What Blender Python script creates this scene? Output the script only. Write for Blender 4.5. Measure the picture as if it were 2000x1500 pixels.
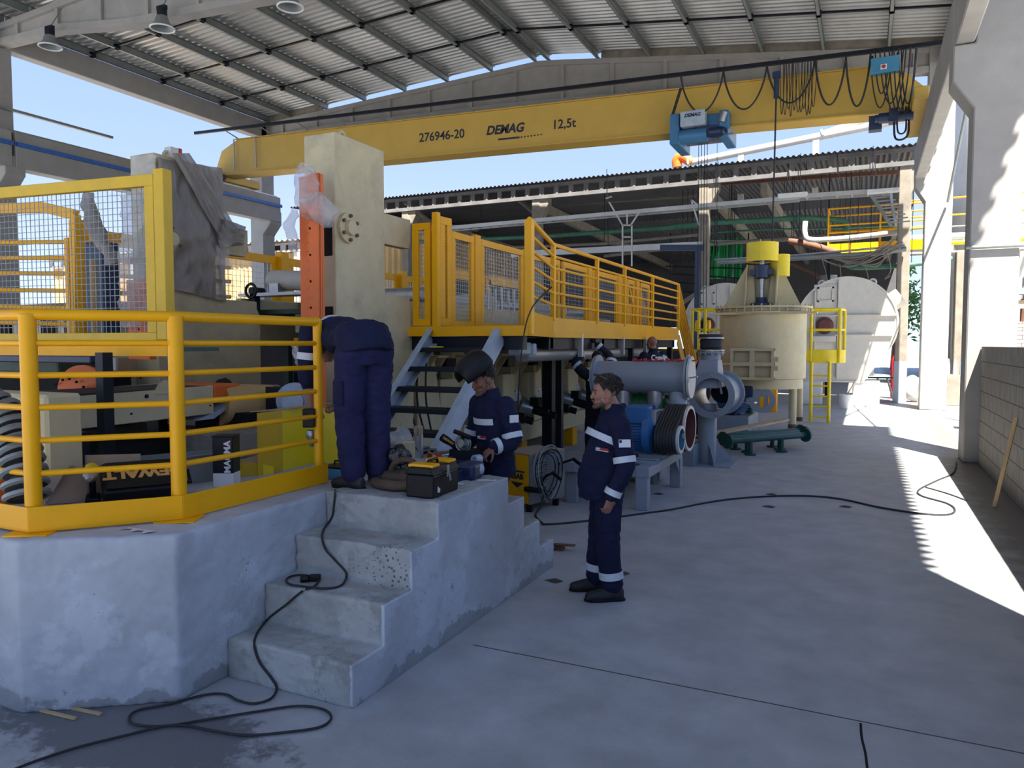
import bpy, bmesh, math, random
from math import sin, cos, pi, radians as R
from mathutils import Vector, Matrix, noise
random.seed(7)
for _o in list(bpy.data.objects): bpy.data.objects.remove(_o)
SC = bpy.context.scene
COL = SC.collection

# ---------------- camera ----------------
HC = 1.9
YAW, PIT = R(25.416), R(3.079)
cd = bpy.data.cameras.new('camera'); cam = bpy.data.objects.new('camera', cd); COL.objects.link(cam)
cam.location = (0, 0, HC); cam.rotation_euler = (pi/2 - PIT, 0, YAW)
cd.sensor_width = 36; cd.lens = 36*1450/2000; cd.clip_start = .05; cd.clip_end = 600
SC.camera = cam
FW = Vector((-sin(YAW)*cos(PIT), cos(YAW)*cos(PIT), -sin(PIT)))
RT = Vector((cos(YAW), sin(YAW), 0)); UP = RT.cross(FW); CP = Vector((0, 0, HC))
def ray(px, py): return FW + RT*((px-1000)/1450) - UP*((py-750)/1450)
# a pixel of the photograph turned into a point of the hall: at height z, on the plane x, on the plane y, at distance d
def aZ(px, py, z=0.): r = ray(px, py); return CP + r*((z-HC)/r.z)
def aX(px, py, x): r = ray(px, py); return CP + r*(x/r.x)
def aY(px, py, y): r = ray(px, py); return CP + r*(y/r.y)
def aD(px, py, d): return CP + ray(px, py)*d

# ---------------- light and exposure ----------------
w = bpy.data.worlds.new('sky'); SC.world = w; w.use_nodes = True
nt = w.node_tree; nt.nodes.clear()
tc = nt.nodes.new('ShaderNodeTexCoord'); sp = nt.nodes.new('ShaderNodeSeparateXYZ'); cr = nt.nodes.new('ShaderNodeValToRGB')
bg = nt.nodes.new('ShaderNodeBackground'); wo = nt.nodes.new('ShaderNodeOutputWorld')
nt.links.new(tc.outputs['Generated'], sp.inputs[0]); nt.links.new(sp.outputs['Z'], cr.inputs[0])
nt.links.new(cr.outputs[0], bg.inputs[0]); nt.links.new(bg.outputs[0], wo.inputs[0])
el = cr.color_ramp.elements
el[0].position = 0.0; el[0].color = (.50, .62, .80, 1)
el[1].position = 1.0; el[1].color = (.13, .24, .52, 1)
for p, c in ((.08, (.41, .50, .67, 1)), (.22, (.28, .38, .64, 1)), (.42, (.20, .31, .60, 1))):
    e = el.new(p); e.color = c
bg.inputs[1].default_value = 1.0
sd = bpy.data.lights.new('sun', 'SUN'); sun = bpy.data.objects.new('sun', sd); COL.objects.link(sun)
sun.location = (8, -14, 30); sun.rotation_euler = Vector((-.28, .5, -1)).to_track_quat('-Z', 'Y').to_euler()
sd.energy = 11.5; sd.angle = R(.55); sd.color = (1, .95, .86)
vs = SC.view_settings
vs.view_transform = 'Standard'; vs.look = 'None'; vs.exposure = 1.0; vs.gamma = 1; vs.use_curve_mapping = False
SC.cycles.max_bounces = 8; SC.cycles.diffuse_bounces = 5; SC.cycles.glossy_bounces = 3; SC.cycles.transmission_bounces = 4
SC.cycles.transparent_max_bounces = 12; SC.cycles.caustics_reflective = False; SC.cycles.caustics_refractive = False
SC.cycles.sample_clamp_indirect = 6

# ---------------- materials ----------------
def lin(h):
    h = h.lstrip('#'); return tuple((lambda v: v/12.92 if v <= .04045 else ((v+.055)/1.055)**2.4)(int(h[i:i+2], 16)/255) for i in (0, 2, 4))
def mat(name, c, rough=.6, metal=0., var=.15, scale=6., bump=.0, bscale=40., stretch=None, dirt=None, dscale=2.5, damt=.5, alpha=1., spec=.5, trans=0.):
    m = bpy.data.materials.new(name); m.use_nodes = True; n = m.node_tree.nodes; l = m.node_tree.links
    b = n['Principled BSDF']
    if isinstance(c, str): c = lin(c)
    tc = n.new('ShaderNodeTexCoord'); mp = n.new('ShaderNodeMapping'); l.new(tc.outputs['Object'], mp.inputs[0])
    if stretch: mp.inputs['Scale'].default_value = stretch
    nz = n.new('ShaderNodeTexNoise'); nz.inputs['Scale'].default_value = scale; nz.inputs['Detail'].default_value = 6; nz.inputs['Roughness'].default_value = .62
    l.new(mp.outputs[0], nz.inputs[0])
    rp = n.new('ShaderNodeMapRange'); rp.inputs[1].default_value = .3; rp.inputs[2].default_value = .7
    rp.inputs[3].default_value = 1-var; rp.inputs[4].default_value = 1+var; l.new(nz.outputs[0], rp.inputs[0])
    hs = n.new('ShaderNodeHueSaturation'); hs.inputs['Color'].default_value = (*c, 1); l.new(rp.outputs[0], hs.inputs['Value'])
    out = hs.outputs[0]
    if dirt:
        dc = lin(dirt) if isinstance(dirt, str) else dirt
        n2 = n.new('ShaderNodeTexNoise'); n2.inputs['Scale'].default_value = dscale; n2.inputs['Detail'].default_value = 8; n2.inputs['Roughness'].default_value = .7
        l.new(mp.outputs[0], n2.inputs[0])
        r2 = n.new('ShaderNodeMapRange'); r2.inputs[1].default_value = .5; r2.inputs[2].default_value = .72; r2.inputs[4].default_value = damt
        l.new(n2.outputs[0], r2.inputs[0])
        mx = n.new('ShaderNodeMix'); mx.data_type = 'RGBA'; l.new(r2.outputs[0], mx.inputs[0]); l.new(out, mx.inputs[6]); mx.inputs[7].default_value = (*dc, 1)
        out = mx.outputs[2]
    l.new(out, b.inputs['Base Color'])
    b.inputs['Roughness'].default_value = rough; b.inputs['Metallic'].default_value = metal
    b.inputs['Specular IOR Level'].default_value = spec; b.inputs['Alpha'].default_value = alpha
    if trans: b.inputs['Transmission Weight'].default_value = trans
    if bump:
        n3 = n.new('ShaderNodeTexNoise'); n3.inputs['Scale'].default_value = bscale; n3.inputs['Detail'].default_value = 5; l.new(mp.outputs[0], n3.inputs[0])
        bp = n.new('ShaderNodeBump'); bp.inputs['Strength'].default_value = bump; bp.inputs['Distance'].default_value = .02
        l.new(n3.outputs[0], bp.inputs['Height']); l.new(bp.outputs[0], b.inputs['Normal'])
    return m
M = {}
M['yellow'] = mat('yellow_paint', (.90, .42, .001), .38, spec=.3, var=.06, dirt=(.45, .22, .01), dscale=1.5, damt=.3)
M['olive'] = mat('yellow_primer', (.62, .39, .008), .42, var=.08, dirt=(.3, .24, .02), damt=.3)
M['lemon'] = mat('lemon_paint', (.82, .62, .01), .4, var=.06)
M['crane'] = mat('crane_yellow', (.58, .36, .06), .5, var=.05, scale=1.5)
M['cream'] = mat('cream_paint', (.62, .53, .31), .5, var=.06, dirt=(.38, .33, .22), dscale=1.2, damt=.45)
M['creamd'] = mat('cream_worn_paint', (.56, .48, .29), .55, var=.08, dirt=(.26, .21, .15), dscale=2.2, damt=.6)
M['offwhite'] = mat('offwhite_paint', (.62, .59, .52), .5, var=.06, dirt=(.4, .3, .2), dscale=.8, damt=.25)
M['concrete'] = mat('precast_concrete', (.33, .31, .285), .85, var=.10, scale=2., bump=.15, dirt=(.3, .29, .27), dscale=.8, damt=.4)
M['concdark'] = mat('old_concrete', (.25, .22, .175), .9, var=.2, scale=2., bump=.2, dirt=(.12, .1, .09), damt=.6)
M['galv'] = mat('galvanised_sheet', (.46, .455, .44), .42, .55, var=.22, scale=.6, stretch=(1, .4, 1))
M['galvd'] = mat('galvanised_purlin', (.25, .27, .26), .5, .4, var=.15, scale=2.)
M['steel'] = mat('bare_steel', (.42, .43, .44), .35, .8, var=.15, scale=10)
M['grey'] = mat('grey_blue_paint', (.27, .31, .36), .42, var=.05)
M['greyl'] = mat('light_grey_paint', (.36, .43, .50), .45, var=.12, dirt=(.5, .52, .54), dscale=6, damt=.6)
M['black'] = mat('black_plastic', (.006, .006, .007), .45, spec=.25, var=.2, bump=.1)
M['blacks'] = mat('dark_steel_paint', (.007, .009, .015), .45, spec=.3, var=.2)
M['rubber'] = mat('black_rubber', (.02, .02, .022), .7, var=.3, bump=.2)
M['orange'] = mat('orange_paint', (.78, .15, .015), .45, var=.06, dirt=(.5, .12, .04), damt=.4)
M['hoistb'] = mat('hoist_blue', (.05, .17, .32), .45, var=.08)
M['blue'] = mat('blue_motor_paint', (.03, .14, .34), .4, var=.08, dirt=(.05, .12, .2), damt=.4)
M['eave'] = mat('eave_concrete', (.15, .145, .145), .9, var=.25, scale=2.)  # concrete in a darker tone for the shed eave beam
M['blued'] = mat('dark_blue_paint', (.014, .028, .075), .4, var=.1)
M['boxblue'] = mat('steel_blue_paint', (.05, .21, .33), .45, var=.06)
M['green'] = mat('green_paint', (.012, .10, .035), .4, var=.15)
M['pgreen'] = mat('dark_green_pipe', (.008, .075, .06), .35, var=.12)
M['mint'] = mat('faded_green_pipe', (.06, .20, .13), .6, var=.25, dirt=(.12, .12, .09), damt=.6)
M['rust'] = mat('rusty_brown', (.16, .07, .04), .75, var=.3, scale=9)
M['dark'] = mat('near_black', (.012, .011, .010), .8, spec=.2, var=.4)  # near-black for dark bodies, and for the shade of holes and slots as colour
M['white'] = mat('white_paint', (.72, .72, .70), .5, var=.05)
M['navy'] = mat('navy_workwear', (.013, .015, .042), .9, spec=.2, var=.22, scale=5, bump=.55, bscale=14)
M['navyb'] = mat('navy_trousers', (.019, .020, .062), .9, spec=.2, var=.25, scale=5, bump=.6, bscale=12)
M['navyd'] = mat('dark_navy_cloth', (.010, .011, .022), .9, var=.25, bump=.4, bscale=14)
M['bluecloth'] = mat('blue_trousers', (.02, .04, .16), .9, var=.2, bump=.3, bscale=14)
M['reflect'] = mat('reflective_tape', (.62, .66, .70), .35, var=.1, scale=30, dirt=(.3, .3, .3), dscale=30)
M['skin'] = mat('tanned_skin', (.33, .155, .10), .55, var=.10, scale=18, bump=.1, bscale=120)
M['skind'] = mat('brown_skin', (.20, .085, .05), .5, var=.10, scale=18, bump=.1, bscale=120)
M['hair'] = mat('dark_hair', (.030, .019, .013), .7, var=.4, scale=40, bump=.8, bscale=90)
M['stubble'] = mat('beard_stubble', (.13, .07, .05), .75, var=.3, scale=60, bump=.4, bscale=160)
M['hairg'] = mat('grey_hair', (.42, .38, .35), .8, var=.2, scale=40, bump=.5, bscale=90)
M['card'] = mat('cardboard', (.40, .29, .20), .85, var=.08)
M['wood'] = mat('pale_timber', (.55, .38, .19), .7, var=.25, scale=5, stretch=(1, 1, .08))
M['wood2'] = mat('plank_timber', (.55, .42, .26), .75, var=.25, scale=5, stretch=(1, .1, 1))
M['film'] = mat('dusty_plastic_film', (.27, .235, .20), .3, var=.3, scale=3., bump=1.0, bscale=8, stretch=(1, 1, .4), alpha=.93)
M['filmc'] = mat('clear_plastic_film', (.62, .60, .58), .2, var=.2, bump=.9, bscale=10, alpha=.42)
M['leather'] = mat('brown_canvas', (.085, .055, .035), .85, var=.25, bump=.4)
M['red'] = mat('red_paint', (.5, .02, .03), .45, var=.1)
M['belt'] = mat('ribbed_belt', (.03, .028, .027), .6, var=.2)
M['cast'] = mat('red_oxide_casting', (.13, .04, .035), .55, var=.2)
M['tarp'] = mat('green_tarpaulin', (.03, .42, .12), .6, var=.3, scale=1.)
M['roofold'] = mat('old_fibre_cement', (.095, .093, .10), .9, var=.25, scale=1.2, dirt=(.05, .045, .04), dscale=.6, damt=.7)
M['ochre'] = mat('ochre_cladding', (.55, .36, .15), .7, var=.15, scale=1., dirt=(.3, .2, .1), dscale=.6)
M['bluerail'] = mat('blue_conductor_rail', (.03, .13, .42), .4)
M['lens'] = mat('dark_glass', (.01, .012, .015), .1)
M['vgreen'] = mat('olive_sheet', (.05, .08, .055), .6)
M['leaf'] = mat('leaves', (.09, .2, .03), .8, var=.5, scale=3)
M['txt'] = mat('lettering_dark_blue', (.012, .014, .035), .5, var=.02)
M['txtw'] = mat('lettering_white', (.75, .75, .75), .5, var=.02)
M['txty'] = mat('lettering_orange', (.8, .42, .12), .5, var=.02)
M['txtr'] = mat('lettering_red', (.5, .03, .03), .5, var=.02)

# ---------------- geometry helpers ----------------
ORG = {}
def tag(o, label=None, cat=None, group=None, kind=None):
    if label: o['label'] = label
    if cat: o['category'] = cat
    if group: o['group'] = group
    if kind: o['kind'] = kind
    return o
def thing(name, label, cat, loc, group=None, kind=None):
    o = bpy.data.objects.new(name, None); o.empty_display_size = .1; COL.objects.link(o)
    o.location = loc; ORG[o] = Vector(loc); return tag(o, label, cat, group, kind)
class MB:
    def __init__(s): s.v = []; s.f = []
    def add(s, vs, fs):
        k = len(s.v); s.v += [Vector(v) for v in vs]; s.f += [tuple(i+k for i in f) for f in fs]; return s
    def box(s, a, b, rz=0, piv=None, mt=None):
        x0, y0, z0 = a; x1, y1, z1 = b
        vs = [Vector((x, y, z)) for z in (z0, z1) for x, y in ((x0, y0), (x1, y0), (x1, y1), (x0, y1))]
        if rz:
            p = Vector(piv) if piv else Vector(((x0+x1)/2, (y0+y1)/2, 0)); m = Matrix.Rotation(rz, 3, 'Z'); vs = [m @ (v-p) + p for v in vs]
        if mt: vs = [mt @ v for v in vs]
        return s.add(vs, [(3, 2, 1, 0), (4, 5, 6, 7), (0, 1, 5, 4), (1, 2, 6, 5), (2, 3, 7, 6), (3, 0, 4, 7)])
    def bar(s, a, b, w, h, up=(0, 0, 1)):          # rectangular bar from a to b
        a = Vector(a); b = Vector(b); d = (b-a).normalized(); u = Vector(up)
        if abs(d.dot(u)) > .98: u = Vector((0, 1, 0))
        sx = d.cross(u).normalized(); uz = sx.cross(d)
        q = [sx*(i*w/2) + uz*(j*h/2) for i, j in ((-1, -1), (1, -1), (1, 1), (-1, 1))]
        return s.add([a+v for v in q]+[b+v for v in q], [(3, 2, 1, 0), (4, 5, 6, 7), (0, 1, 5, 4), (1, 2, 6, 5), (2, 3, 7, 6), (3, 0, 4, 7)])
    def tube(s, pts, r, n=10, caps=True, closed=False):
        pts = [Vector(p) for p in pts]; m = len(pts); rr = r if isinstance(r, (list, tuple)) else [r]*m
        rings = []; pu = None
        for i, p in enumerate(pts):
            if closed: d = pts[(i+1) % m]-pts[i-1]
            else: d = pts[min(i+1, m-1)]-pts[max(i-1, 0)]
            d = d.normalized() if d.length > 1e-9 else Vector((0, 0, 1))
            if pu is None:
                u = Vector((0, 0, 1)) if abs(d.z) < .9 else Vector((1, 0, 0)); pu = (u - d*u.dot(d)).normalized()
            else:
                pu = pu - d*pu.dot(d); pu = pu.normalized() if pu.length > 1e-6 else d.orthogonal().normalized()
            q = d.cross(pu); rings.append([p + (pu*cos(2*pi*k/n)+q*sin(2*pi*k/n))*rr[i] for k in range(n)])
        vs = [v for g in rings for v in g]; fs = []
        for i in range(m if closed else m-1):
            a = i*n; b = ((i+1) % m)*n
            for k in range(n): fs.append((a+k, a+(k+1) % n, b+(k+1) % n, b+k))
        if caps and not closed: fs += [tuple(range(n-1, -1, -1)), tuple((m-1)*n+k for k in range(n))]
        return s.add(vs, fs)
    def cyl(s, a, b, r, r2=None, n=24): return s.tube([a, b], [r, r if r2 is None else r2], n)
    def lathe(s, o, ax, prof, n=32):               # prof: (radius, distance along axis)
        o = Vector(o); ax = Vector(ax).normalized(); u = ax.orthogonal().normalized(); q = ax.cross(u); k0 = len(prof)
        vs = []
        for r, t in prof: vs += [o+ax*t+(u*cos(2*pi*k/n)+q*sin(2*pi*k/n))*max(r, 1e-4) for k in range(n)]
        fs = []
        for i in range(k0-1):
            for k in range(n): fs.append((i*n+k, i*n+(k+1) % n, (i+1)*n+(k+1) % n, (i+1)*n+k))
        if prof[0][0] > 1e-3: pass
        return s.add(vs, fs)
    def prism(s, poly, ext):                       # planar polygon of 3-D points pushed along ext
        poly = [Vector(p) for p in poly]; e = Vector(ext); n = len(poly)
        return s.add(poly+[p+e for p in poly], [tuple(range(n-1, -1, -1)), tuple(range(n, 2*n))]+[(i, (i+1) % n, n+(i+1) % n, n+i) for i in range(n)])
    def ball(s, c, r, n=12, m=8, sc=(1, 1, 1)):
        c = Vector(c); vs = []
        for j in range(m+1):
            t = pi*j/m
            for k in range(n): vs.append(c+Vector((sin(t)*cos(2*pi*k/n)*r*sc[0], sin(t)*sin(2*pi*k/n)*r*sc[1], cos(t)*r*sc[2])))
        return s.add(vs, [(j*n+k, (j+1)*n+k, (j+1)*n+(k+1) % n, j*n+(k+1) % n) for j in range(m) for k in range(n)])
    def build(s, name, m, parent=None, smooth=None, bevel=0, label=None, cat=None, group=None, kind=None, seg=1):
        me = bpy.data.meshes.new(name)
        if parent is not None:
            org = ORG[parent]
        else:
            xs = [v.x for v in s.v]; ys = [v.y for v in s.v]; org = Vector(((min(xs)+max(xs))/2, (min(ys)+max(ys))/2, min(v.z for v in s.v)))
        me.from_pydata([tuple(v-org) for v in s.v], [], s.f)
        bm = bmesh.new(); bm.from_mesh(me); bmesh.ops.remove_doubles(bm, verts=bm.verts, dist=1e-5)
        bmesh.ops.recalc_face_normals(bm, faces=bm.faces); bm.to_mesh(me); bm.free()
        me.materials.append(M[m] if isinstance(m, str) else m)
        if smooth:
            me.polygons.foreach_set('use_smooth', [True]*len(me.polygons)); me.set_sharp_from_angle(angle=R(smooth if smooth is not True else 40))
        o = bpy.data.objects.new(name, me); COL.objects.link(o)
        if parent is not None:
            o.parent = parent; ORG[o] = org           # parts of a thing share its origin
        else: o.location = org; ORG[o] = org
        if bevel:
            b = o.modifiers.new('bevel', 'BEVEL'); b.width = bevel; b.segments = seg; b.limit_method = 'ANGLE'; b.angle_limit = R(40)
        return tag(o, label, cat, group, kind)
def copytree(o, dloc=(0, 0, 0), rz=0, label=None, parent=None):
    c = o.copy(); COL.objects.link(c)
    if parent is None:
        c.location = Vector(o.location)+Vector(dloc); c.rotation_euler.z += rz
        if label: c['label'] = label
    else: c.parent = parent
    for ch in [x for x in bpy.data.objects if x.parent is o and x is not c]: copytree(ch, parent=c)
    return c
def text(name, body, size, m, mt, parent, ext=.002, shear=0., bold=0., alignx='CENTER'):
    cu = bpy.data.curves.new(name, 'FONT'); cu.body = body; cu.size = size; cu.extrude = ext; cu.shear = shear; cu.offset = bold; cu.align_x = alignx; cu.align_y = 'CENTER'
    cu.resolution_u = 4
    t = bpy.data.objects.new(name, cu); COL.objects.link(t); dg = bpy.context.evaluated_depsgraph_get()
    me = bpy.data.meshes.new_from_object(t.evaluated_get(dg)); bpy.data.objects.remove(t); bpy.data.curves.remove(cu)
    org = ORG[parent]; me.transform(Matrix.Translation(-org) @ mt); me.materials.clear(); me.materials.append(M[m])
    o = bpy.data.objects.new(name, me); COL.objects.link(o); o.parent = parent; ORG[o] = org; return o
def frame(o, xd, yd):                                # matrix with local x along xd, y along yd at o
    x = Vector(xd).normalized(); y = Vector(yd); y = (y-x*y.dot(x)).normalized(); z = x.cross(y)
    m = Matrix.Identity(4)
    for i in range(3): m[i][0] = x[i]; m[i][1] = y[i]; m[i][2] = z[i]; m[i][3] = o[i]
    return m
def spline(pts, n=8):
    pts = [Vector(p) for p in pts]; out = []
    for i in range(len(pts)-1):
        p0 = pts[max(i-1, 0)]; p1 = pts[i]; p2 = pts[i+1]; p3 = pts[min(i+2, len(pts)-1)]
        for k in range(n):
            t = k/n; out.append(.5*((2*p1)+(p2-p0)*t+(2*p0-5*p1+4*p2-p3)*t*t+(3*p1-p0-3*p2+p3)*t*t*t))
    return out+[pts[-1]]
def mesh_grid(mb, o, u, v, nu, nv, r):              # crossed wires filling the rectangle o, o+u, o+v
    o, u, v = Vector(o), Vector(u), Vector(v); w = u.cross(v).normalized()
    for i in range(1, nu): mb.bar(o+u*(i/nu), o+u*(i/nu)+v, r, r, w)
    for j in range(1, nv): mb.bar(o+v*(j/nv)+w*r, o+v*(j/nv)+u+w*r, r, r, w)
def bolt(mb, c, ax, r, h): mb.cyl(c, Vector(c)+Vector(ax).normalized()*h, r, n=6)
def remeshed(mb, name, m, parent, vox, sm=4, amp=0., wr=None, fr=9., seed=0., label=None, **kw):
    o = mb.build(name, m, parent); me0 = o.data
    md = o.modifiers.new('r', 'REMESH'); md.mode = 'VOXEL'; md.voxel_size = vox; md.use_smooth_shade = True
    if sm: s = o.modifiers.new('s', 'SMOOTH'); s.iterations = sm; s.factor = .5
    dg = bpy.context.evaluated_depsgraph_get(); me = bpy.data.meshes.new_from_object(o.evaluated_get(dg)); o.modifiers.clear(); o.data = me; bpy.data.meshes.remove(me0)
    if amp:
        me.calc_loop_triangles(); ns = [v.normal.copy() for v in me.vertices]
        for v, n in zip(me.vertices, ns):
            c = v.co; q = Vector((c.x*fr, c.y*fr, c.z*fr*1.5+seed)); w_ = noise.noise(q+Vector((0, 0, 2.2*noise.noise(q*.6))))
            w2 = 1-2*abs(noise.noise(q*1.7+Vector((5, seed, 1)))); v.co = c+n*(amp*(w_+.55*w2))
    me.polygons.foreach_set('use_smooth', [True]*len(me.polygons)); me.materials.clear(); me.materials.append(M[m]); me.name = name
    return tag(o, label, **kw)
# ================= the hall =================
def floor_material():
    m = mat('concrete_floor', (.385, .39, .395), .6, var=.18, scale=2.6, bump=.12, bscale=30, dirt=(.50, .48, .44), dscale=.5, damt=.6)
    n = m.node_tree.nodes; l = m.node_tree.links; b = n['Principled BSDF']
    src = b.inputs['Base Color'].links[0].from_socket
    tc = n.new('ShaderNodeTexCoord'); sx = n.new('ShaderNodeSeparateXYZ'); l.new(tc.outputs['Object'], sx.inputs[0])
    def line(sock, pos, wd):
        a = n.new('ShaderNodeMath'); a.operation = 'SUBTRACT'; l.new(sock, a.inputs[0]); a.inputs[1].default_value = pos
        c = n.new('ShaderNodeMath'); c.operation = 'ABSOLUTE'; l.new(a.outputs[0], c.inputs[0])
        d = n.new('ShaderNodeMath'); d.operation = 'LESS_THAN'; l.new(c.outputs[0], d.inputs[0]); d.inputs[1].default_value = wd
        return d.outputs[0]
    def mix(fac, col):
        nonlocal src
        x = n.new('ShaderNodeMix'); x.data_type = 'RGBA'; l.new(fac, x.inputs[0]); l.new(src, x.inputs[6]); x.inputs[7].default_value = (*col, 1); src = x.outputs[2]
    # scuffs and grit
    v = n.new('ShaderNodeTexNoise'); v.inputs['Scale'].default_value = 9; v.inputs['Detail'].default_value = 10; v.inputs['Roughness'].default_value = .8; v.inputs['Distortion'].default_value = 1.2
    l.new(tc.outputs['Object'], v.inputs[0]); r = n.new('ShaderNodeMapRange'); r.inputs[1].default_value = .62; r.inputs[2].default_value = .72; r.inputs[4].default_value = .55; l.new(v.outputs[0], r.inputs[0]); mix(r.outputs[0], (.22, .21, .20))
    # damp grey stain in front of the steps
    d = n.new('ShaderNodeVectorMath'); d.operation = 'SUBTRACT'; l.new(tc.outputs['Object'], d.inputs[0]); d.inputs[1].default_value = (-3.25, 2.42, 0)
    sc = n.new('ShaderNodeVectorMath'); sc.operation = 'MULTIPLY'; l.new(d.outputs[0], sc.inputs[0]); sc.inputs[1].default_value = (1.05, 2.5, 1)
    ln = n.new('ShaderNodeVectorMath'); ln.operation = 'LENGTH'; l.new(sc.outputs[0], ln.inputs[0])
    nz = n.new('ShaderNodeTexNoise'); nz.inputs['Scale'].default_value = 3.2; nz.inputs['Detail'].default_value = 9; nz.inputs['Roughness'].default_value = .72; l.new(tc.outputs['Object'], nz.inputs[0])
    ad = n.new('ShaderNodeMath'); ad.operation = 'MULTIPLY_ADD'; l.new(nz.outputs[0], ad.inputs[0]); ad.inputs[1].default_value = 2.2; l.new(ln.outputs['Value'], ad.inputs[2])
    r = n.new('ShaderNodeMapRange'); r.inputs[1].default_value = 1.85; r.inputs[2].default_value = 2.05; r.inputs[3].default_value = .75; r.inputs[4].default_value = 0; l.new(ad.outputs[0], r.inputs[0]); mix(r.outputs[0], (.075, .075, .08))
    # fine scratches and grit
    for rot, sc_, col, th in ((.5, (1.2, 9, 1), (.17, .165, .16), .70), (-.7, (1.5, 12, 1), (.55, .55, .54), .71), (.2, (30, 30, 1), (.12, .12, .12), .735)):
        mp = n.new('ShaderNodeMapping'); mp.inputs['Rotation'].default_value = (0, 0, rot); mp.inputs['Scale'].default_value = sc_; l.new(tc.outputs['Object'], mp.inputs[0])
        q = n.new('ShaderNodeTexNoise'); q.inputs['Scale'].default_value = 2.; q.inputs['Detail'].default_value = 8; q.inputs['Roughness'].default_value = .75; l.new(mp.outputs[0], q.inputs[0])
        r = n.new('ShaderNodeMapRange'); r.inputs[1].default_value = th-.08; r.inputs[2].default_value = th; r.inputs[4].default_value = .32; l.new(q.outputs[0], r.inputs[0]); mix(r.outputs[0], col)
    # brown dirt swept against the block wall
    q = n.new('ShaderNodeTexNoise'); q.inputs['Scale'].default_value = 2.5; q.inputs['Detail'].default_value = 8; q.inputs['Roughness'].default_value = .7; l.new(tc.outputs['Object'], q.inputs[0])
    a = n.new('ShaderNodeMath'); a.operation = 'MULTIPLY_ADD'; l.new(q.outputs[0], a.inputs[0]); a.inputs[1].default_value = .9; l.new(sx.outputs[0], a.inputs[2])
    r = n.new('ShaderNodeMapRange'); r.inputs[1].default_value = 1.45; r.inputs[2].default_value = 1.8; r.inputs[4].default_value = .8; l.new(a.outputs[0], r.inputs[0])
    lim = n.new('ShaderNodeMath'); lim.operation = 'LESS_THAN'; l.new(sx.outputs[0], lim.inputs[0]); lim.inputs[1].default_value = 1.7
    mu = n.new('ShaderNodeMath'); mu.operation = 'MULTIPLY'; l.new(r.outputs[0], mu.inputs[0]); l.new(lim.outputs[0], mu.inputs[1]); mix(mu.outputs[0], (.13, .105, .085))
    # saw-cut joints
    ok = n.new('ShaderNodeMath'); ok.operation = 'GREATER_THAN'; l.new(sx.outputs[0], ok.inputs[0]); ok.inputs[1].default_value = -2.2
    jy = line(sx.outputs[1], 4.05, .006); mu = n.new('ShaderNodeMath'); mu.operation = 'MULTIPLY'; l.new(jy, mu.inputs[0]); l.new(ok.outputs[0], mu.inputs[1]); mix(mu.outputs[0], (.03, .03, .03))
    mix(line(sx.outputs[1], 8.6, .004), (.25, .25, .25)); mix(line(sx.outputs[1], 14.2, .006), (.14, .14, .14))
    l.new(src, b.inputs['Base Color'])
    return m
M['floor'] = floor_material()
M['stepc'] = mat('step_concrete', (.36, .37, .35), .85, var=.22, scale=3, bump=.4, bscale=18, dirt=(.21, .20, .18), dscale=2.2, damt=.65)
def add_pits(m, sc=11., thr=.16, col=(.13, .13, .13), yoff=0):
    n = m.node_tree.nodes; l = m.node_tree.links; b = n['Principled BSDF']; src = b.inputs['Base Color'].links[0].from_socket
    tc = n.new('ShaderNodeTexCoord'); v = n.new('ShaderNodeTexVoronoi'); v.inputs['Scale'].default_value = sc; l.new(tc.outputs['Object'], v.inputs[0])
    z = n.new('ShaderNodeTexNoise'); z.inputs['Scale'].default_value = 1.6; l.new(tc.outputs['Object'], z.inputs[0])
    t = n.new('ShaderNodeMapRange'); t.inputs[1].default_value = .5; t.inputs[2].default_value = .68; t.inputs[4].default_value = thr; l.new(z.outputs[0], t.inputs[0])
    c = n.new('ShaderNodeMath'); c.operation = 'LESS_THAN'; l.new(v.outputs['Distance'], c.inputs[0]); l.new(t.outputs[0], c.inputs[1])
    x = n.new('ShaderNodeMix'); x.data_type = 'RGBA'; l.new(c.outputs[0], x.inputs[0]); l.new(src, x.inputs[6]); x.inputs[7].default_value = (*col, 1); l.new(x.outputs[2], b.inputs['Base Color'])
add_pits(M['stepc'], 34, .30)
M['plat'] = mat('plinth_concrete', (.46, .48, .51), .85, var=.16, scale=1.6, bump=.35, bscale=12, dirt=(.29, .31, .32), dscale=1.3, damt=.75)
add_pits(M['plat'], 40, .24, (.2, .2, .2))
def patches(m, col, sc, lo, hi, amt, zlo=None):
    n = m.node_tree.nodes; l = m.node_tree.links; b = n['Principled BSDF']; src = b.inputs['Base Color'].links[0].from_socket
    tc = n.new('ShaderNodeTexCoord'); q = n.new('ShaderNodeTexNoise'); q.inputs['Scale'].default_value = sc; q.inputs['Detail'].default_value = 9; q.inputs['Roughness'].default_value = .68; l.new(tc.outputs['Object'], q.inputs[0]); out = q.outputs[0]
    if zlo:
        z = n.new('ShaderNodeSeparateXYZ'); l.new(tc.outputs['Object'], z.inputs[0]); a = n.new('ShaderNodeMath'); a.operation = 'MULTIPLY_ADD'; l.new(z.outputs['Z'], a.inputs[0]); a.inputs[1].default_value = -zlo; l.new(out, a.inputs[2]); out = a.outputs[0]
    r = n.new('ShaderNodeMapRange'); r.inputs[1].default_value = lo; r.inputs[2].default_value = hi; r.inputs[4].default_value = amt; l.new(out, r.inputs[0])
    x = n.new('ShaderNodeMix'); x.data_type = 'RGBA'; l.new(r.outputs[0], x.inputs[0]); l.new(src, x.inputs[6]); x.inputs[7].default_value = (*col, 1); l.new(x.outputs[2], b.inputs['Base Color'])
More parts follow.
